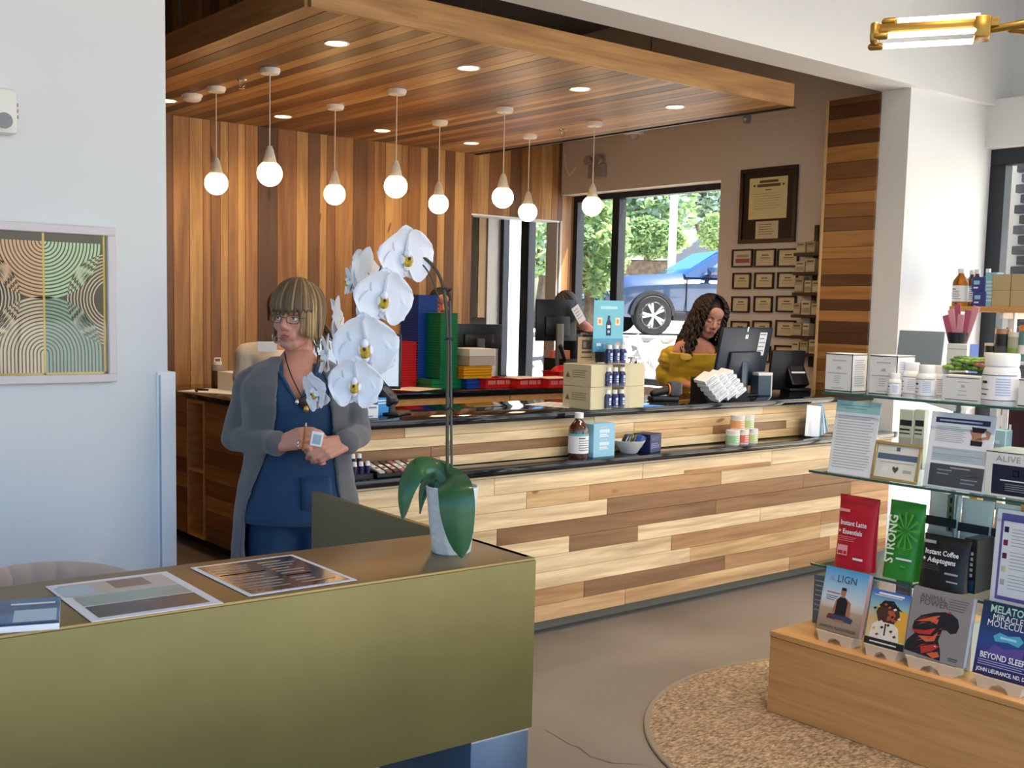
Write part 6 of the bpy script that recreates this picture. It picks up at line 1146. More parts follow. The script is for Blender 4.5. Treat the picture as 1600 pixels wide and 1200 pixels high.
shapes(b, F, W, H, [(JN, [(-.3, .2), (.28, .19), (.3, .26), (.1, .3), (-.1, .3), (-.28, .26)]), (SK1, [(-.2, .3), (-.14, .52), (-.05, .56), (-.09, .3)]), (SK1, [(.22, .28), (.2, .5), (.09, .56), (.1, .3)]), (BLK, [(-.13, .28), (.12, .28), (.13, .5), (.06, .57), (-.06, .57), (-.12, .5)]), (SK1, [(-.04, .56), (.04, .56), (.035, .61), (-.035, .61)]), (SK1, [(-.055, .6), (.05, .6), (.06, .66), (.04, .7), (-.04, .7), (-.06, .66)]), (BLK, [(-.06, .67), (.06, .67), (.05, .715), (-.05, .715)]), (SK1, [(-.14, .18), (.14, .18), (.1, .21), (-.1, .21)]), (mat('cover red', '7a2f34', .5), [(-.3, .2), (-.18, .2), (-.16, .28), (-.26, .28)])])
b, W, H, F = book(('second book', 'small book with a yellow and blue painted cover, second from the left'), (1351, 1412, 922), 3.735, .022, .2, grad('painted cover', [(0, '1c1c20'), (.1, '20201f'), (.11, 'd9c39a'), (.4, 'd8b070'), (.62, '8fbbc0'), (.85, '2f62b8'), (1, '173a80')]), mat('cream pages', 'e2d2ba', .6), rz=.03)
PS = [mat('paint white', 'e6ded0', .5), mat('paint brown', '4a2f22', .5), mat('paint red', 'b0522e', .5), mat('paint yellow', 'e2a93a', .5), BLK]
shapes(b, F, W, H, [(PS[3], [(.15, .15), (.48, .15), (.48, .7), (.25, .72)]), (PS[0], [(-.4, .13), (.36, .13), (.3, .38), (.12, .46), (-.2, .46), (-.36, .36)]), (PS[1], [(-.22, .44), (.18, .44), (.3, .6), (.24, .76), (.02, .8), (-.24, .75), (-.3, .6)]), (PS[2], [(-.02, .48), (.15, .48), (.2, .6), (.12, .68), (0, .66)]), (PS[4], [(-.25, .72), (.36, .69), (.2, .77), (.1, .85), (-.14, .83)]), (PS[1], [(-.04, .2), (.0, .2), (.0, .42), (-.04, .42)]), (PS[0], [(-.4, .9), (.3, .9), (.3, .915), (-.4, .915)])] + [(PS[k % 5] if k % 3 else PS[1], [(x - .05, y), (x, y - .025), (x + .05, y + .005), (x + .01, y + .03)]) for k, (x, y) in enumerate([(-.2, .5), (-.1, .62), (.02, .72), (-.22, .62), (.12, .56), (.16, .7), (-.05, .5), (.2, .5), (-.26, .7), (.08, .48), (-.14, .44), (.0, .58), (.24, .62), (-.3, .3), (-.1, .34), (.14, .3), (.24, .22), (-.2, .2), (.05, .4), (-.34, .66), (.3, .55), (.1, .8), (-.08, .76)])])
text('LEARN TO LIVE', F @ Matrix.Translation((-W * .36, H * .05, .001)), .012, M['paper'], b) if False else None
deco(b, F, [(-W * .36, H * .045, W * .32, H * .07, M['offwhite']), (-W * .3, H * .93, W * .34, H * .965, M['paper'])])
b, W, H, F = book(('third book', 'grey book with a black and flame coloured panther on the cover'), (1414, 1508, 922), 3.735, .028, .2, mat('cover grey', '8d8786', .4), mat('pale blue pages', 'b9c4dc', .6), rz=.02)
GT = mat('cover dark lettering', '55504f', .5); text('ANIMAL', F @ Matrix.Translation((-W * .36, H * .85, .001)), .028, GT, b); text('POWER', F @ Matrix.Translation((-W * .36, H * .765, .001)), .032, GT, b); deco(b, F, lines(W * .12, W * .44, H * .74, H * .92, 5, GT, .25) + [(W * .24, H * .08, W * .4, H * .1, GT), (W * .24, H * .055, W * .38, H * .068, GT)])
FL = [mat('flame red', 'b8322a', .5), mat('flame orange', 'd2643a', .5)]
shapes(b, F, W, H, [(BLK, [(-.5, .06), (.12, .02), (.1, .16), (.04, .3), (.08, .46), (.14, .47), (.22, .43), (.31, .46), (.34, .56), (.3, .66), (.2, .71), (.08, .72), (-.1, .68), (-.3, .6), (-.4, .5), (-.42, .4), (-.36, .33), (-.48, .2)]), (FL[1], [(-.38, .5), (-.1, .62), (.02, .66), (-.08, .56), (-.26, .52)]), (FL[0], [(-.44, .37), (-.2, .4), (-.02, .47), (-.1, .36), (-.3, .33)]), (FL[1], [(-.3, .3), (-.06, .34), (.02, .42), (-.02, .28), (-.16, .24)]), (FL[0], [(-.24, .16), (.0, .24), (.08, .22), (-.02, .14), (-.2, .06)]), (FL[1], [(-.12, .08), (.06, .14), (.1, .08), (-.0, .03)]), (FL[0], [(.1, .71), (.16, .745), (.2, .71)]), (FL[1], [(-.2, .56), (.0, .6), (-.02, .52)]), (M['paper'], [(-.01, .2), (.02, .2), (.02, .215), (-.01, .215)])] + [(FL[k % 2], [(x, y), (x + .07 * c, y + .055 * q), (x + .15 * c, y + .02 + .07 * q), (x + .08 * c, y + .075 * q)]) for k, (x, y, c, q) in enumerate([(-.44, .30, 1, 1), (-.32, .22, 1, .6), (-.22, .34, 1.2, -.6), (-.36, .44, 1.2, .8), (-.16, .48, 1, .9), (-.08, .30, 1, 1), (-.3, .12, 1.1, 1), (-.1, .16, 1, -.8), (-.02, .4, .8, 1), (-.22, .58, 1.2, .4), (-.34, .52, 1.1, .9), (-.06, .06, 1, .8)])])
b, W, H, F = book(('rightmost book', 'dark blue book with glowing emblem and white title at the right edge'), (1522, 1615, 944), 3.735, .03, .2, grad('night cover', [(0, '2a2350'), (.25, '35307a'), (.5, '2b4a8a'), (.75, '1d3a66'), (1, '14304a')]), mat('white pages', 'd8d8de', .6))
text('MELATONIN', F @ Matrix.Translation((-W * .36, H * .865, .001)), .036, mat('mint lettering', 'a6d3bd', .5), b, bold=.0008, sx=.85); text('MIRACLE', F @ Matrix.Translation((-W * .3, H * .765, .001)), .030, M['paper'], b, sx=.9); text('MOLECULE', F @ Matrix.Translation((-W * .38, H * .675, .001)), .032, M['paper'], b, sx=.9)
GL = [mat('emblem blue', '4fa6c8', .4), mat('emblem pale', '9fd6e2', .4), mat('hands violet', '5a4a96', .5)]
shapes(b, F, W, H, [(GL[2], [(-.34, .3), (-.2, .44), (-.05, .4), (.05, .42), (.3, .46), (.3, .3)]), (GL[0], [(-.2, .48), (-.24, .55), (-.14, .61), (.0, .585), (.2, .615), (.28, .55), (.2, .47), (.02, .5)]), (GL[1], [(-.12, .53), (.16, .53), (.16, .56), (-.12, .56)])])
text('BEYOND SLEEP', F @ Matrix.Translation((-W * .42, H * .235, .001)), .029, M['paper'], b, bold=.0006, sx=.82); deco(b, F, lines(-W * .44, W * .4, H * .12, H * .21, 3, PB_, .3, .1)); text('JOHN LIEURANCE, ND, DC', F @ Matrix.Translation((-W * .44, H * .05, .001)), .019, M['paper'], b, bold=.0004, sx=.8)
# magazines standing behind the books
for k, (u0, u1, v, lab, c) in enumerate([(1272, 1300, 900, 'grey magazine standing at the left end of the oak base behind the first book', '596676'), (1348, 1372, 905, 'pale magazine standing behind the gap after the first book', 'a7b0b8'), (1400, 1424, 905, 'grey blue magazine standing behind the second book', '73808f')]):
    fbox(lab, u0, u1, v, 3.93 + .03 * k, .012, BT, mat('magazine ' + c, c, .4), 'magazine', 'magazine', 'magazines behind the books', pr=lambda w, h: lines(-w * .4, w * .4, h * .2, h * .9, 7, M['mgrey'], .3))
fbox('pale beige book standing between the second and third books', 1410, 1424, 938, 3.80, .03, BT, mat('beige book', 'd2b79a', .5), 'book', 'book', pr=lambda w, h: [(-w * .4, h * .6, w * .4, h * .64, M['kraftd'])])
fbox('white leaflet box standing between the third and fourth books', 1500, 1520, 975, 3.85, .08, BT, M['offwhite'], pr=lambda w, h: lines(-w * .4, w * .4, h * .4, h * .8, 4, PT_))
# ================================================================ FAR DISPLAY BY THE STOREFRONT WINDOW
P0 = hd(1482, 478, 7.3); fz = P0.z; t = thing('far_display', 'second display unit with oak top shelf by the storefront window', 'display stand', (0, 0, 0)); fx0, fy1 = 6.87, 3.89
obj('top_shelf', MB().rb(fx0, fx0 + .34, 2.3, fy1, fz - .035, fz, .003, 0, 1), OAK, t)
for y in (3.55, 2.5): 
    obj('upright', MB().rb(fx0 + .15, fx0 + .19, y - .02, y + .02, 0, fz - .035, .003, 0, 1), M['trimw'], t); obj('bracket', MB().rb(fx0 + .02, fx0 + .3, y - .012, y + .012, fz - .075, fz - .035, .003, 0, 1), M['offwhite'], t)
FZ2 = 1.36; obj('lower_shelf', MB().rb(fx0 - .05, fx0 + .36, 2.3, 3.86, FZ2 - .02, FZ2, .003, 0, 1), M['trimw'], t); obj('base', MB().rb(fx0 - .08, fx0 + .45, 2.3, 3.86, 0, .34, .003, 0, 1), OAK, t)
def fy(u, x=6.95, v=478): return hx(u, v, x).y
bl = [('large amber bottle, leftmost on the far oak shelf', 1499, 420, .05, M['amberlit']), ('dark amber bottle, second on the far oak shelf', 1516, 422, .04, AM), ('dark amber bottle beside the blue cartons on the far oak shelf', 1524, 421, .04, AM)]
for i, (lab, u, v, r, g) in enumerate(bl):
    x = 6.95 if i != 1 else 7.10; bottle(lab, (x, fy(u, x), fz), hx(u, v, x).z - fz, r, 'amber bottles on the far shelf', RF, g, band=M['teal'] if i else None)
bottle('dark bottle with pale cap behind the blue cartons on the far shelf', (7.1, fy(1541, 7.1), fz), hx(1541, 420, 7.1).z - fz, .035, 'amber bottles on the far shelf', RF)
VB = mat('violet blue carton', '35418a', .45)
for k in range(2):
    o = carton('blue_carton', ['violet blue carton, lower of two on the far oak shelf', 'violet blue carton, upper of two on the far oak shelf'][k], 'box', (6.94, fy(1534, 6.94) + .01 * k, fz + .093 * k), RF, .085, .085, .0925, VB, 'blue cartons on the far shelf', pr=[(-.03, .045, .01, .07, M['ltblue']), (-.03, .02, .0, .03, M['paper'])])
carton('light_blue_carton', 'light blue carton beside the violet blue ones on the far shelf', 'box', (6.95, fy(1551, 6.95), fz), RF, .075, .085, hx(1551, 426, 6.95).z - fz, M['ltblue'], pr=lines(-.03, .03, .02, .16, 6, mat('pale blue print', 'cfe6f2', .5)))
for k in range(4):
    carton('tan_carton', f'tan carton, {["left lower", "right lower", "left upper", "right upper"][k]} of the four on the far oak shelf', 'box', (6.96, fy(1570, 6.96) - .12 * (k % 2) , fz + .101 * (k // 2)), RF, .115, .12, .1005, mat('tan card', 'b9a77f', .6), 'tan cartons on the far shelf', pr=[(-.0575, .0, -.055, .1, M['kraftd'])])
JB = [mat('dark tub', '33281f', .3), mat('black tub', '211d1c', .3), mat('grey green tub', 'a9ad9c', .4), mat('teal tub', '5f8a8a', .4)]
for k, (u, v, r, lab) in enumerate([(1549, 536, .038, 'short dark jar with cream lid on the far lower shelf'), (1568, 514, .047, 'tall black tub with coppery lid on the far lower shelf'), (1587, 519, .043, 'grey green tub on the far lower shelf'), (1604, 508, .04, 'teal tub at the edge of the photo on the far lower shelf')]):
    x = 6.9; c = hx(u, v, x); H = c.z - FZ2; o = tag(obj('tub', MB().lathe([(0, 0), (r, 0), (r, H * .84), (0, H * .84)], 24), JB[k], None, (x, c.y, FZ2), RF), lab, 'tub', 'tubs on the far lower shelf')
    obj('lid', MB().lathe([(0, H * .84), (r * 1.02, H * .84), (r * 1.02, H), (0, H)], 24), [M['cream'], mat('copper lid', 'b98a6a', .3, .4), M['offwhite'], M['orange']][k], o); obj('label', MB().lathe([(r * 1.01, H * .2), (r * 1.01, H * .45)], 24, caps=False), [M['cream'], M['dgrey'], SG[0], M['paper']][k], o, recalc=False)
# ================================================================ CHANDELIER
a, b_ = hz(1362, 57, 2.75), hz(1530, 47, 2.75); d = (b_ - a); L_ = d.length; ang = math.atan2(d.y, d.x); t = thing('tube_chandelier', 'brass linear chandelier with lit tube lamps at the top right', 'chandelier', a, ang)
TUB = mat('tube lamp glow', 'fff1d8', emit=7)
for k, (dy, dz, off) in enumerate([(.0, .055, .05), (-.05, -.012, .02), (.035, -.034, .0)]):
    obj('lamp_tube', MB().cyl((.03 + off, dy, dz), (L_ - .02 + off * .4, dy, dz), .0105, None, 14), TUB, t)
    obj('tube_holder', MB().cap((.0 + off, dy, dz), (.035 + off, dy, dz), .015), M['gold'], t)
obj('arm', MB().rb(.015, L_ + .07, -.03, .018, .006, .042, .008), M['gold'], t); obj('end_plate', MB().rb(-.005, .03, -.06, .05, -.035, .045, .012), M['gold'], t); obj('end_plate', MB().rb(L_ - .02, L_ + .04, -.06, .05, -.04, .045, .008), M['gold'], t)
obj('joint', MB().cap((L_ + .05, 0, .0), (L_ + .16, -.02, .01), .016).cap((L_ + .12, 0, .0), (L_ + .24, .01, -.02), .02), M['gold'], t)
T = Matrix.Translation((L_ + .2, -.03, -.02)) @ Matrix.Rotation(-.9, 4, 'Z'); mb = MB().cyl(T @ Vector((.03, 0, -.02)), T @ Vector((.45, 0, -.02)), .011, None, 12).cyl(T @ Vector((.03, .04, .03)), T @ Vector((.45, .04, .03)), .011, None, 12); obj('lamp_tube', mb, TUB, t); obj('arm', MB().rb(0, .46, -.02, .02, -.01, .014, .004, T=T), M['gold'], t)
obj('stem', MB().cyl((L_ + .2, -.02, .0), (L_ + .2, -.02, 1.45), .009, None, 10), M['gold'], t); obj('ceiling_plate', MB().cyl((L_ + .2, -.02, 1.43), (L_ + .2, -.02, 1.4499), .06, None, 24), M['gold'], t)
# ================================================================ PEOPLE
def merge(dst, src, T):
    o = len(dst.v); dst.v += [tuple(T @ Vector(p)) for p in src.v]; dst.f += [tuple(i + o for i in f) for f in src.f]; dst.m += src.m; dst.s += src.s
def head_shape():
    h = MB()
    h.ell((0, .018, .035), (.074, .092, .088)); h.ell((0, -.020, -.022), (.066, .072, .090)); h.ell((0, -.056, -.094), (.030, .026, .025))
    for s in (-1, 1):
        h.cap((s * .049, -.004, -.052), (s * .020, -.055, -.092), .020, .020); h.ell((s * .036, -.062, -.026), (.024, .020, .026)); h.ell((s * .011, -.098, -.037), (.009, .010, .008)); h.ell((s * .076, .012, -.008), (.008, .018, .028))
        h.cap((s * .012, -.086, .022), (s * .046, -.074, .020), .009, .007); h.ell((s * .022, -.078, -.06), (.016, .014, .02))
    h.cap((0, -.086, .015), (0, -.108, -.028), .008, .012); h.ell((0, -.085, -.064), (.024, .013, .018)); h.ell((0, -.075, .05), (.05, .022, .04))
    h.cap((0, .026, -.07), (0, .040, -.19), .045, .052)
    return h
def face_parts(parent, T, iris='5b6b78', lip=None, brow='5a4634', look=(0, 0), shut=0, skin=None):
    EW, IR, BK = mat('eye white', 'e6e0dc', .2), mat('iris ' + iris, iris, .2), mat('pupil black', '0b0b0c', .15)
    for s in (-1, 1):
        e = MB().ell((0, 0, 0), (.0125, .0125, .0125), 14, 10); ob = MB(); merge(ob, e, T @ Matrix.Translation((s * .031, -.0745, 0))); eye = obj('eye', ob, EW, parent)
        d = Vector((look[0], -1, look[1])).normalized(); c = Vector((s * .031, -.0745, 0)) + d * .0085; ob = MB().ell((0, 0, 0), (.0058, .005, .0058), 12, 8); o2 = MB(); merge(o2, ob, T @ Matrix.Translation(c)); obj('iris', o2, IR, eye); o3 = MB(); merge(o3, MB().ell((0, 0, 0), (.003, .003, .003), 10, 6), T @ Matrix.Translation(c + d * .0035)); obj('pupil', o3, BK, eye)
        R_ = .0138; dome = [(R_ * math.cos(q), R_ * math.sin(q)) for q in [PI / 2 * i / 7 for i in range(8)]]
        for up, an, nm in ((1, -.42 + shut, 'upper_eyelid'), (-1, .62 - .2 * shut, 'lower_eyelid')):
            lm = MB(); TT = T @ Matrix.Translation((s * .031, -.0742, 0)) @ Matrix.Rotation(an, 4, 'X') @ Matrix.Diagonal((1.12, 1, up, 1))
            lm.lathe(dome, 20, T=TT, caps=False); obj(nm, lm, skin or M['skin'], parent)
            if up == 1: obj('lashes', MB().tube([TT @ Vector((R_ * math.cos(q), R_ * math.sin(q), 0)) for q in [PI + .25 + (PI - .5) * i / 10 for i in range(11)]], .0011, 5), mat('lash brown', '3a2822', .6), parent)
        obj('eyebrow', MB().tube([T @ Vector(p) for p in [(s * .014, -.0955, .020), (s * .028, -.0945, .0265), (s * .042, -.086, .026), (s * .05, -.078, .020)]], [.0028, .0036, .003, .0012], 6, 0, True, .6), mat('brow ' + brow, brow, .8), parent)
    l = MB(); merge(l, MB().tube([(-.0225, -.083, -.0645), (-.012, -.092, -.0622), (-.004, -.0948, -.0605), (0, -.0942, -.0613), (.004, -.0948, -.0605), (.012, -.092, -.0622), (.0225, -.083, -.0645)], [.001, .0026, .0032, .0028, .0032, .0026, .001], 8).tube([(-.0205, -.084, -.0660), (-.01, -.0925, -.0695), (0, -.094, -.0705), (.01, -.0925, -.0695), (.0205, -.084, -.0660)], [.001, .0034, .0042, .0034, .001], 8), T @ Matrix.Translation((0, -.0045, 0)))
    obj('lips', l, lip or M['lips'], parent)
def hand(mb, w, d, n, side, curl=(.5, .55, .6, .65), s=1.0, thumb=(.55, .75, -.35), tc=.4, spread=.1):
    w, d, n = Vector(w), Vector(d).normalized(), Vector(n).normalized(); a = d.cross(n).normalized() * side; n = (a.cross(d) * side); n.normalize()
    offs = [.030, .0105, -.0095, -.028]; lens = [(.043, .026, .021), (.047, .030, .022), (.044, .028, .021), (.034, .021, .019)]; tips = []
    for k, o in enumerate(offs):
        kn = w + d * (.088 - .004 * abs(k - 1) ** 1.5) * s + a * o * s; mb.cap(w + a * o * .55 * s + d * .012 * s, kn, .0145 * s, .0110 * s); p = kn; an = curl[k] * .5; r = .0092 - .0008 * (k == 3)
        base = (d + a * (1.2 - k * .8) * spread).normalized()
        for q, L in enumerate(lens[k]):
            v = base * math.cos(an) - n * math.sin(an); p2 = p + v * L * s; mb.cap(p, p2, (r - .0006 * q) * s, (r - .0006 * (q + 1)) * s); p = p2; an += curl[k] * (1.0 if q == 0 else .8)
        tips.append(p)
    t0 = w + d * .026 * s + a * .024 * s; v = (d * thumb[0] + a * thumb[1] + n * thumb[2]).normalized(); p1 = t0 + v * .042 * s; mb.cap(w + a * .012 * s + d * .01 * s, t0, .016 * s, .0135 * s); mb.cap(t0, p1, .0135 * s, .0105 * s)
    v2 = (v * math.cos(tc) + (d * .8 - a * .5 - n * .3).normalized() * math.sin(tc)).normalized(); p2 = p1 + v2 * .032 * s; mb.cap(p1, p2, .0102 * s, .0092 * s); v3 = (v2 + (d * .6 - a * .5).normalized() * tc * .6).normalized(); p3 = p2 + v3 * .024 * s; mb.cap(p2, p3, .0092 * s, .0074 * s)
    return tips + [p3]
def strands(name, parent, T, n, length, mats, start=(0, .02, .118), seed=1, az=(-PI, PI), curl=0, turns=9, rad=.0055, drop=0, infl=1.06, end_in=.0, front_z=.03, lenvar=.2):
    """locks of hair combed from the crown down over the skull; length(azimuth) = how far below the eyes they fall"""
    rnd = random.Random(seed); mb = MB()
    for k in range(n):
        a = az[0] + (az[1] - az[0]) * (k + rnd.random()) / n
        if length(a) is None: continue
        zl = length(a) * (1 + lenvar * (rnd.random() - .5)) if length(a) < 0 else length(a) + .012 * rnd.random(); lay = infl + .05 * rnd.random(); pts = []; N = 16 if not curl else 60; ph = rnd.random() * 6
        for i in range(N):
            q = i / (N - 1); qa = .62
            if q < qa: th = .08 + (PI / 2 - .08) * q / qa; z = .035 + .090 * lay * math.cos(th)
            else: th = PI / 2; z = .035 + (zl - .035) * (q - qa) / (1 - qa)
            rr = math.sin(th); sw = 1 + (.12 * drop * max(0, .03 - z) / .15)
            if z < .02 and end_in: sw -= end_in * (.02 - z) / .15
            x, y = .078 * lay * rr * math.sin(a) * sw, .018 - .096 * lay * rr * math.cos(a) * sw
            if curl: x += curl * math.cos(ph + q * turns * 2 * PI) * min(1, q * 2.2); y += curl * math.sin(ph + q * turns * 2 * PI) * min(1, q * 2.2)
            pts.append(T @ Vector((x + .004 * noise.noise(Vector((k * .7, q * 2, 0))), y, z)))
        r = rad * (.8 + .5 * rnd.random()); mb.tube(pts, [r * (.5 + .5 * min(1, 5 * i / N)) * (1 if i < N - 4 else (N - i) / 5) for i in range(N)], 5, rnd.randrange(len(mats)))
    return obj(name, mb, mats, parent, sharp=2)
def capmesh(T, lo=.0, infl=1.05, yb=0): 
    h = MB(); rings = []
    for i in range(9):
        th = .02 + (PI / 2 + lo) * i / 8; rings.append([T @ Vector((.078 * infl * math.sin(th) * math.sin(a), .02 + .094 * infl * math.sin(th) * -math.cos(a) * (1 if math.cos(a) < 0 else .93 - .1 * (i > 6)), .037 + .09 * infl * math.cos(th) + (.05 * max(0, math.cos(a)) ** 2 if i > 6 else 0))) for a in [2 * PI * j / 28 for j in range(28)]])
    return h.loft(rings)
SKIN = M['skin']
# ---------------------------------------------------------------- standing woman
WT = 4.14; g = hd(470, 495, WT); WRZ = -math.atan2(g.x, g.y)
wo = thing('person', 'standing woman with blond fringe and glasses in grey cardigan and blue scrubs holding a card', 'person', (g.x, g.y, 0), WRZ)
WI = (Matrix.Translation((g.x, g.y, 0)) @ Matrix.Rotation(WRZ, 4, 'Z')).inverted()
def wl(u, v, dt=0): return WI @ hd(u, v, WT + dt)
HT = Matrix.Translation(wl(464, 496)) @ Matrix.Rotation(-.46, 4, 'Z') @ Matrix.Rotation(.03, 4, 'Y') @ Matrix.Rotation(.03, 4, 'X')
body = MB(); merge(body, head_shape(), HT)
TOR = [(.80, .178, .118, .01), (.90, .176, .120, .0), (1.0, .160, .112, -.005), (1.08, .152, .108, -.005), (1.18, .158, .116, -.012), (1.26, .164, .128, -.02), (1.33, .168, .112, -.008), (1.385, .135, .085, .0), (1.42, .075, .065, .012), (1.45, .052, .05, .024)]
XC = -.008
def tor(z):
    for (a, b) in zip(TOR[:-1], TOR[1:]):
        if a[0] <= z <= b[0]:
            q = (z - a[0]) / (b[0] - a[0]); q = q * q * (3 - 2 * q) * .4 + q * .6; return [a[i] + (b[i] - a[i]) * q for i in (1, 2, 3)]
    return list((TOR[0] if z < TOR[0][0] else TOR[-1])[1:])
body.loft([[Vector((XC + rx * .93 * math.cos(2 * PI * j / 28), yc + ry * .95 * math.sin(2 * PI * j / 28), z)) for j in range(28)] for z, rx, ry, yc in [(.87, .165, .11, 0)] + TOR[2:]])
SR, SL = wl(391, 596, .02), wl(545, 602, .02); ER, EL = wl(366, 684, .04), wl(560, 678, .04); HR, HL = wl(437, 694, -.17), wl(541, 692, -.15)
for S_, E_, H_ in ((SR, ER, HR), (SL, EL, HL)): body.cap(S_ + Vector((.05 * (1 if S_.x < 0 else -1), 0, 0)), S_, .05, .048); body.cap(S_, E_, .046, .036); body.cap(E_, H_, .036, .023)
for s in (-1, 1): body.cap((XC + s * .085, 0, .86), (XC + s * .095, -.01, .48), .095, .06); body.cap((XC + s * .095, -.01, .48), (XC + s * .1, .02, .09), .055, .034); body.cap((XC + s * .1, .02, .05), (XC + s * .12, -.12, .03), .04, .028)
dR = wl(474, 684, -.215) - HR; dL = wl(505, 703, -.205) - HL
hand(body, HR, dR, (-.15, -.8, .55), -1, (.75, .95, 1.1, 1.15), 1.06, (.8, .4, -.25), .6, .0)
hand(body, HL, dL, (.2, -.8, .55), 1, (1.0, 1.1, 1.15, 1.2), 1.06, (.85, .35, -.3), .5, .02)
b_ = fuse('body', body, SKIN, .0042, 3, wo)
face_parts(wo, HT, look=(-.1, 0), shut=.12, lip=mat('rose lips', 'ad4f52', .4))
HB = [mat('hair blond', '94784f', .5), mat('hair ash', '6c583f', .55), mat('hair light', 'b89a6a', .5), mat('hair root', '5c4834', .55)]
hair = obj('hair', capmesh(HT, .34, 1.075), HB[3], wo, sharp=2)
def wlen(a):
    a = abs(a); return .03 if a < .7 else (-.04 + .02 * math.sin(a * 23) if a < 1.6 else -.075)
strands('hair_locks', hair, HT, 340, wlen, [HB[0], HB[1], HB[3], HB[1]], seed=3, infl=1.09, drop=.3, rad=.0056, end_in=.22)
strands('fringe', hair, HT, 150, lambda a: .014 + .008 * abs(a) + .008 * math.sin(a * 31), [HB[0], HB[1], HB[1], HB[3]], seed=5, az=(-1.0, 1.0), infl=1.175, rad=.006, lenvar=0)
strands('fringe', hair, HT, 46, lambda a: -.075 + .05 * max(0, 1.0 - abs(a)), [HB[0], HB[2], HB[1]], seed=6, az=(.6, 1.45), infl=1.15, rad=.0052, end_in=-.1)
strands('fringe', hair, HT, 16, lambda a: -.07, [HB[0], HB[1]], seed=8, az=(-1.5, -1.1), infl=1.10, rad=.0045)
random.seed(31); mb = MB()
for k in range(46):
    a0 = random.uniform(-1, 1); mb.tube(spl([HT @ Vector((.045 * a0 + .01, .085, -.03 + .03 * random.random())), HT @ Vector((.055 * a0 + .035, .115, -.065)), HT @ Vector((.06 * a0 + .05 + random.gauss(0, .012), .105 + random.gauss(0, .012), -.105 + random.gauss(0, .02)))], 5), [.006] * 7 + [.005, .004, .003, .0015], 5, k % 3)
obj('ponytail', mb, [HB[1], HB[3], HB[0]], hair, sharp=2)
GLS = mat('glasses frame', '5a3f3a', .3, .3)
gl = thing('glasses', None, None); gl.parent = wo
for s in (-1, 1):
    loop = [HT @ Vector((s * .0335 + .0225 * math.copysign(abs(math.cos(a)) ** .6, math.cos(a)), -.106 + .010 * abs(.0335 + .0225 * math.cos(a) * s) / .05, -.003 + .0145 * math.copysign(abs(math.sin(a)) ** .6, math.sin(a)))) for a in [2 * PI * i / 20 for i in range(21)]]
    obj('rim', MB().tube(loop, .0013, 6), GLS, gl); obj('temple', MB().tube([HT @ Vector((s * .056, -.096, .003)), HT @ Vector((s * .074, -.06, .004)), HT @ Vector((s * .080, .012, .0))], .0014, 6), GLS, gl)
    obj('lens', MB().add([p for p in loop[:20]], [tuple(range(20))]), ACRYL, gl, recalc=False)
obj('bridge', MB().tube([HT @ Vector((-.011, -.107, .002)), HT @ Vector((0, -.112, .005)), HT @ Vector((.011, -.107, .002))], .0013, 6), GLS, gl)
# scrub top with a V neck
SCR_ = mat('blue scrubs', '0e3759', .75, bump=.12, bscale=350, sheen=.2)
rings = []; NZ, NA = 26, 56
for i in range(NZ + 1):
    r = []
    for j in range(NA):
        a = 2 * PI * j / NA; fr = max(0, -math.sin(a)); xx = math.cos(a); zt = 1.405
        sx_ = abs(xx)
        if math.sin(a) < 0: zt = 1.262 + min(1, sx_ / .47) * .143
        else: zt = 1.385
        z = .818 + (zt - .818) * i / NZ; rx, ry, yc = tor(z); ex = (.017 if z < 1.3 else .017 - .013 * min(1, (z - 1.3) / .08)) + .02 * max(0, (1.1 - z) / .3); w_ = .006 * noise.noise(Vector((xx * 4, math.sin(a) * 4, z * 7))) 
        r.append(Vector((XC + (rx + ex + w_) * xx, yc + (ry + ex + w_ + .006) * math.sin(a), z)))
    rings.append(r)
sc = MB().loft(rings, 0, True, False); top = obj('scrub_top', sc, SCR_, wo, sharp=2); md = top.modifiers.new('s', 'SOLIDIFY'); md.thickness = .006; md.offset = -1
pk = obj('pocket', MB().loft([[Vector((XC + (tor(z)[0] + .043) * math.cos(a), tor(z)[2] - (tor(z)[1] + .051) * math.sin(a), z)) for a in [.95 + .55 * k / 6 for k in range(7)]] for z in (.88, .94, 1.0)], 0, False), SCR_, top); md = pk.modifiers.new('s', 'SOLIDIFY'); md.thickness = .004
obj('neck_band', MB().tube([Vector((XC + x, tor(z)[2] - math.sqrt(max(.0001, 1 - (x / (tor(z)[0] + .02)) ** 2)) * (tor(z)[1] + .022), z)) for x, z in [(-.066, 1.374), (-.05, 1.348), (-.026, 1.306), (0, 1.264), (.026, 1.306), (.05, 1.348), (.066, 1.374)]], .006, 8), mat('scrub band', '124468', .75), top)
# trousers and shoes
pm_ = MB()
pm_.ell((XC, .005, .87), (.182, .125, .12))
for s in (-1, 1): pm_.cap((XC + s * .085, 0, .85), (XC + s * .098, -.005, .48), .108, .084); pm_.cap((XC + s * .098, -.005, .48), (XC + s * .10, .02, .1), .084, .078)
fuse('trousers', pm_, mat('blue scrub trousers', '0c3252', .75, bump=.12, bscale=350), .009, 4, wo, disp=.005, dfreq=9)
for s in (-1, 1): obj('shoe', MB().ell((XC + s * .12, -.07, .04), (.05, .14, .045)).rb(XC + s * .12 - .05, XC + s * .12 + .05, -.20, .07, 0, .022, .01), M['dgrey'], wo)
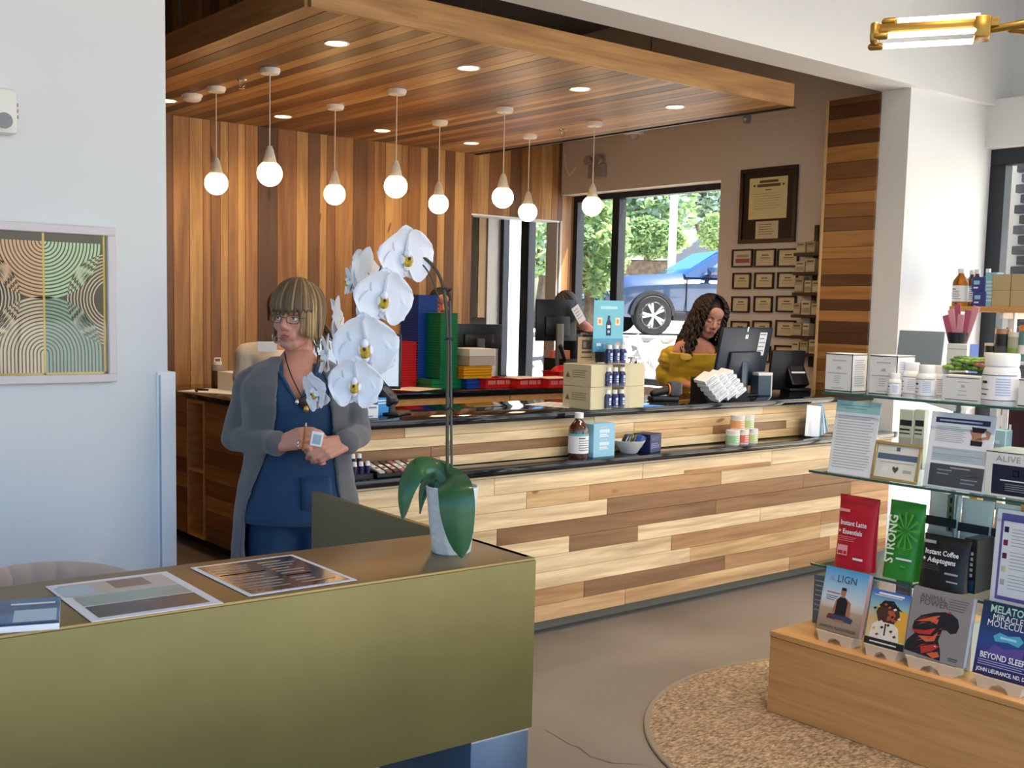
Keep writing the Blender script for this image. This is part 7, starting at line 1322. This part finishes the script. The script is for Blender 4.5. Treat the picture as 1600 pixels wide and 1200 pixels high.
# cardigan
CG_ = mat('grey knit', '5f5f62', .9, bump=.3, bscale=500, sheen=.3)
def edge(z, s):
    tab = [(.42, -.20, .17), (.70, -.212, .158), (.86, -.205, .152), (.98, -.165, .138), (1.10, -.118, .125), (1.22, -.088, .115), (1.32, -.082, .108), (1.40, -.078, .078), (1.425, -.066, .066)]
    for a, b in zip(tab[:-1], tab[1:]):
        if a[0] <= z <= b[0]: q = (z - a[0]) / (b[0] - a[0]); return a[s] + (b[s] - a[s]) * q
    return tab[0][s] if z < .42 else tab[-1][s]
crd = MB(); outer, inner = [], []
for i in range(31):
    z = .42 + (1.425 - .42) * i / 30; rx, ry, yc = tor(max(z, .80)); ex = .042 + .035 * max(0, (1.05 - z) / .6); ex = max(ex * (1 if z < 1.3 else 1 - .55 * (z - 1.3) / .12), .02); rx += ex; ry += ex * .9
    aR = math.asin(max(-1, min(1, (edge(z, 1) - XC) / rx))); aL = math.asin(max(-1, min(1, (edge(z, 2) - XC) / rx))); ro, ri = [], []
    for k in range(41):
        a = aR - (2 * PI - (aL - aR)) * k / 40      # from the right front edge round the back to the left edge, angle from -Y
        f_ = .006 * math.sin(a * 9 + z * 3) * max(0, (1.15 - z) / .7); 
        ro.append(Vector((XC + (rx + f_) * math.sin(a), yc - (ry + f_) * math.cos(a), z))); ri.append(Vector((XC + (rx + f_ - .014) * math.sin(a), yc - (ry + f_ - .014) * math.cos(a), z)))
    outer.append(ro + ri[::-1])
crd.loft(outer)
for s, S_, E_, H_ in ((-1, SR, ER, HR), (1, SL, EL, HL)):
    crd.cap(S_ + Vector((-s * .07, .0, .025)), S_ + Vector((0, 0, -.01)), .058, .060); crd.cap(S_ + Vector((0, 0, -.01)), E_, .058, .050); crd.cap(E_, E_ + (H_ - E_) * .93, .050, .042)
    crd.tube([E_ + (H_ - E_) * .84, E_ + (H_ - E_) * .94, E_ + (H_ - E_) * 1.0], [.044, .046, .040], 20)
fuse('cardigan', crd, CG_, .0062, 4, wo, disp=.0045, dfreq=13)
# jewellery
NK = mat('dark cord', '4a2020', .5); pend = Vector((.012, -.168, 1.285))
obj('necklace', MB().tube(spl([Vector((-.058, .0, 1.44)), Vector((-.052, -.062, 1.415)), Vector((-.034, -.112, 1.365)), Vector((-.012, -.142, 1.32)), pend, Vector((.03, -.142, 1.32)), Vector((.046, -.112, 1.365)), Vector((.060, -.062, 1.41)), Vector((.062, .0, 1.44))], 5), .0026, 6), NK, wo)
pd = obj('pendant', MB().ell(pend + Vector((0, -.006, -.012)), (.016, .008, .022)), mat('pendant dark', '3a2c26', .3, .3), wo); obj('charm', MB().ell(pend + Vector((-.024, -.006, -.014)), (.008, .006, .010)), M['chrome'], pd); obj('charm', MB().ell(pend + Vector((.008, -.012, -.038)), (.01, .006, .014)), M['gold'], pd)
for s in (-1, 1):
    c = HT @ Vector((s * .083, .0, -.058)); er = obj('earring', MB().tube([c + Vector((.013 * math.sin(a) * (1 - .35 * math.cos(a)), 0, -.022 - .019 * math.cos(a))) for a in [2 * PI * i / 16 for i in range(17)]], .0028, 6), mat('silver earring', 'c9c6bd', .25, .9), wo); obj('drop', MB().ell(c + Vector((0, 0, -.028)), (.005, .004, .009)), mat('green stone', '3f5a4a', .2), er); obj('hook', MB().cyl(c + Vector((0, 0, .022)), c + Vector((0, 0, 0)), .0012, None, 6), M['chrome'], er)
fR = wl(470, 699, -.262); 
for dz in (0, -.012): obj('ring', MB().tube([wl(466, 692, -.232) + Vector((0, 0, dz)) + Vector((.002 * math.sin(a), .0102 * math.sin(a), .0102 * math.cos(a))) for a in [2 * PI * i / 14 for i in range(15)]], .0022, 6), M['chrome'], wo)
cdw = wl(495, 686, -.258); o = tag(obj('printed_card', MB().rb(-.020, .020, -.0008, .0008, -.025, .025, .001, 0, 1, T=Matrix.Rotation(.18, 4, 'Y')), M['paper']), 'small white printed card in the hand of the standing woman', 'card'); o.matrix_world = wo.matrix_basis @ Matrix.Translation(cdw)
deco(o, Matrix.Rotation(.18, 4, 'Y') @ FR((0, -.0008, 0), (1, 0, 0), (0, 0, 1)), [(-.014, -.018, .014, .016, mat('card grey blue', '9fb0be', .5))])
o = tag(obj('pen', MB().cap((0, 0, -.05), (0, 0, .03), .0045, .0045), mat('orange brown pen', 'a8622c', .4)), 'orange brown pen held upright in the hand of the standing woman', 'pen'); o.matrix_world = wo.matrix_basis @ Matrix.Translation(wl(476, 680, -.245)) @ Matrix.Rotation(.12, 4, 'Y'); obj('tip', MB().cap((0, 0, .03), (0, 0, .042), .0032, .002), M['offwhite'], o)

# ---------------------------------------------------------------- the other people
def figure(label, px, t, eye_v, yaw, roll, nod, skin, hairm, top_m, sh, hairfn, curl=0, nh=170, hand_px=None, hscale=1.0, rad=.006, turn=0, sleeve=.056, iris='4a3a2c', brow='2c1f18', infl=1.1, drop=.6, arms=None, zs=None, seed=2, detail=True, lean=0, square=False):
    """px: column of the chest; sh: column of the head; built with the head at eye height of the photo"""
    g = hd(px, eye_v, t); rz = -math.atan2(g.x, g.y) + turn; o = thing('person', label, 'person', (g.x, g.y, 0), rz); I = (Matrix.Translation((g.x, g.y, 0)) @ Matrix.Rotation(rz, 4, 'Z')).inverted(); L = lambda u, v, dt=0: I @ hd(u, v, t + dt)
    hp = L(sh, eye_v, lean); T = Matrix.Translation(hp) @ Matrix.Rotation(yaw, 4, 'Z') @ Matrix.Rotation(roll, 4, 'Y') @ Matrix.Rotation(nod, 4, 'X') @ Matrix.Diagonal((hscale,) * 3 + (1,))
    ze = hp.z; zsd = zs or ze - .235; b = MB(); merge(b, head_shape(), T); sl_ = lean * .5
    prof = [(zsd - .52, .165, .115, 0), (zsd - .3, .145, .105, 0), (zsd - .14, .165, .12, 0), (zsd - .04, .165, .10, 0), (zsd + .015, .12, .08, 0), (zsd + .05, .065, .06, .01)]
    LN = lambda z: -(-lean) * max(0, (z - (zsd - .5))) / .55
    def ring(z, rx, ry, yc, e): return [Vector(((rx + e) * math.cos(2 * PI * j / 28), yc + LN(z) + (ry + e) * math.sin(2 * PI * j / 28), z)) for j in range(28)]
    b.loft([ring(*p, -.006) for p in prof]); b.cap(Vector((0, LN(zsd), zsd + .03)), T @ Vector((0, .03, -.12)), .05, .05)
    A = arms or [(( -1) * .185, zsd - .02, -.21, zsd - .28, -.12, zsd - .36, -.2), (.185, zsd - .02, .21, zsd - .28, .12, zsd - .36, -.2)]; HN = []
    sm = MB(); sm.loft([ring(*p, .012) for p in (prof[:5] if not square else prof[:3] + [(zsd - .055, .170, .112, 0)])])
    for s, (sx, sz, ex, ez, hx_, hz_, hy_) in zip((-1, 1), A):
        S_, E_, H_ = Vector((sx, LN(sz), sz)), Vector((ex, LN(ez) + .03, ez)), Vector((hx_, hy_, hz_)); b.cap(S_ * 1.0, E_, .045, .037); b.cap(E_, H_, .037, .024); d = (H_ - E_).normalized(); d = (d + Vector((-s * .25, -.2, -.05))).normalized()
        hand(b, H_, d, (0, -.35, 1), s, (.5, .5, .55, .6), 1.0); HN.append((S_, E_, H_)); sm.cap(S_ - Vector((s * .06, 0, -.01)), S_, sleeve + .004, sleeve + .006); sm.cap(S_, E_, sleeve + .006, sleeve); sm.cap(E_, E_ + (H_ - E_) * .55, sleeve, sleeve * .9)
    for s in (-1, 1): b.cap((s * .085, .0, zsd - .5), (s * .095, 0, .5), .09, .06); b.cap((s * .095, 0, .5), (s * .1, .02, .08), .058, .036); b.cap((s * .1, .02, .05), (s * .12, -.13, .03), .042, .028)
    fuse('body', b, skin, .0055, 3, o); fuse('top', sm, top_m, .0075, 4, o, disp=.006, dfreq=13)
    tr = MB(); tr.ell((0, 0, zsd - .53), (.18, .125, .12))
    for s in (-1, 1): tr.cap((s * .085, 0, zsd - .55), (s * .098, 0, .5), .105, .08); tr.cap((s * .098, 0, .5), (s * .1, .02, .09), .078, .06)
    fuse('trousers', tr, mat('dark trousers', '25262c', .8), .011, 3, o)
    for s in (-1, 1): obj('shoe', MB().ell((s * .12, -.07, .04), (.05, .14, .042)), M['black'], o)
    if detail: face_parts(o, T, iris, M['lips'], brow, (0, -.45), .75, skin)
    h = obj('hair', capmesh(T, .3, 1.06), hairm[0], o, sharp=2); strands('hair_locks', h, T, nh, hairfn, hairm, seed=seed, infl=infl, drop=drop, rad=rad, curl=curl)
    return o, T, L, HN, zsd
DKH = [mat('hair near black', '120b09', .5), mat('hair dark brown', '1d110d', .5), mat('hair brown', '2b1912', .5)]
YEL = mat('yellow blouse', 'c9a41c', .7, bump=.1, bscale=200, sheen=.3)
yo, T, L, HN, zsd = figure('woman with long dark curly hair and puffed yellow blouse behind the big monitor', 1086, 7.7, 497, .42, .20, .28, SKIN, DKH, YEL, 1109, lambda a: None if abs(a) < .72 else -.25 + .03 * math.cos(a * 3), curl=.013, square=True, nh=260, rad=.0055, sleeve=.042, lean=-.2, infl=1.22, drop=1.6, zs=1.40, arms=[(-.15, 1.345, -.185, 1.17, .02, 1.125, -.30), (.15, 1.345, .19, 1.16, .1, 1.125, -.28)], hscale=1.06)
pf = MB(); S_, E_, H_ = HN[0]; d = E_ - S_
for s, (S_, E_, H_) in zip((-1, 1), HN):
    pf.ell(S_ + (E_ - S_) * .25 + Vector((s * .012, 0, 0)), (.066, .07, .075)); pf.ell(S_ + (E_ - S_) * .82 + Vector((s * .010, 0, 0)), (.066, .07, .085)); pf.cap(E_, E_ + (H_ - E_) * .3, .06, .045)
fuse('puff_sleeves', pf, YEL, .008, 3, yo, disp=.012, dfreq=16)
bd = L(1072, 557, -.225); obj('name_badge', MB().lathe([(0, 0), (.034, 0), (.036, .004), (0, .006)], 24, T=Matrix.Translation(bd + Vector((0, -.035, 0))) @ Matrix.Rotation(PI / 2, 4, 'X') @ Matrix.Diagonal((1, .62, 1, 1))), mat('badge gold', 'd8b04a', .35), yo)
for s in (-1, 1): 
    for k in range(5): obj('earring_bead', MB().ell(T @ Vector((s * .082, -.012, -.05 - .018 * k)), (.0055, .0055, .008), 10, 6), mat('pale bead', 'e3d9cf', .3), yo)
obj('bracelet', MB().tube([HN[0][2] + (HN[0][1] - HN[0][2]).normalized() * .03 + Vector((.0, .03 * math.cos(a), .03 * math.sin(a))) for a in [2 * PI * i / 16 for i in range(17)]], .006, 6), M['gold'], yo)
NVY = mat('navy shirt', '10131f', .8, bump=.1, bscale=200)
mo, T, L, HN, zsd = figure('man in a navy shirt bent behind the rear black monitor by the window', 924, 9.5, 480, -.6, -.15, .55, SKIN, [mat('short hair brown', '2e2520', .6), mat('short hair grey', '55504b', .6)], NVY, 885, lambda a: .02 if abs(a) < .9 else -.04, nh=110, lean=-.1, infl=1.05, rad=.005, sleeve=.062, seed=7, zs=1.40)
obj('collar', MB().tube([Vector((.075 * math.sin(a), -.075 * math.cos(a) - .08, zsd + .045 - .02 * math.cos(a))) for a in [2 * PI * i / 16 for i in range(17)]], .014, 8), mat('striped collar', '3a4560', .8), mo)
figure('dark haired person half hidden behind the tall blue and green tray stacks', 690, 9.0, 476, .25, 0, .1, M['skinp'], DKH, mat('dark top', '2c2c34', .8), 688, lambda a: .035 if abs(a) < .6 else -.05, nh=110, infl=1.06, rad=.0055, seed=9)
o, T, L, HN, zsd = figure('person in a cream shirt standing behind the woman with glasses', 437, 6.55, 487, -.3, 0, .15, SKIN, [mat('hair chestnut', '5a3c28', .6), mat('hair auburn', '6b4a30', .6)], mat('cream shirt', 'e2d3bf', .8), 441, lambda a: .03 if abs(a) < .8 else -.05, nh=110, infl=1.05, rad=.0055, seed=11, sleeve=.066)
obj('paper_badge', MB().rb(-.055, .055, -.002, .002, -.03, .03, .003, 0, 1, T=Matrix.Translation(L(417, 542, -.15))), M['paper'], o)
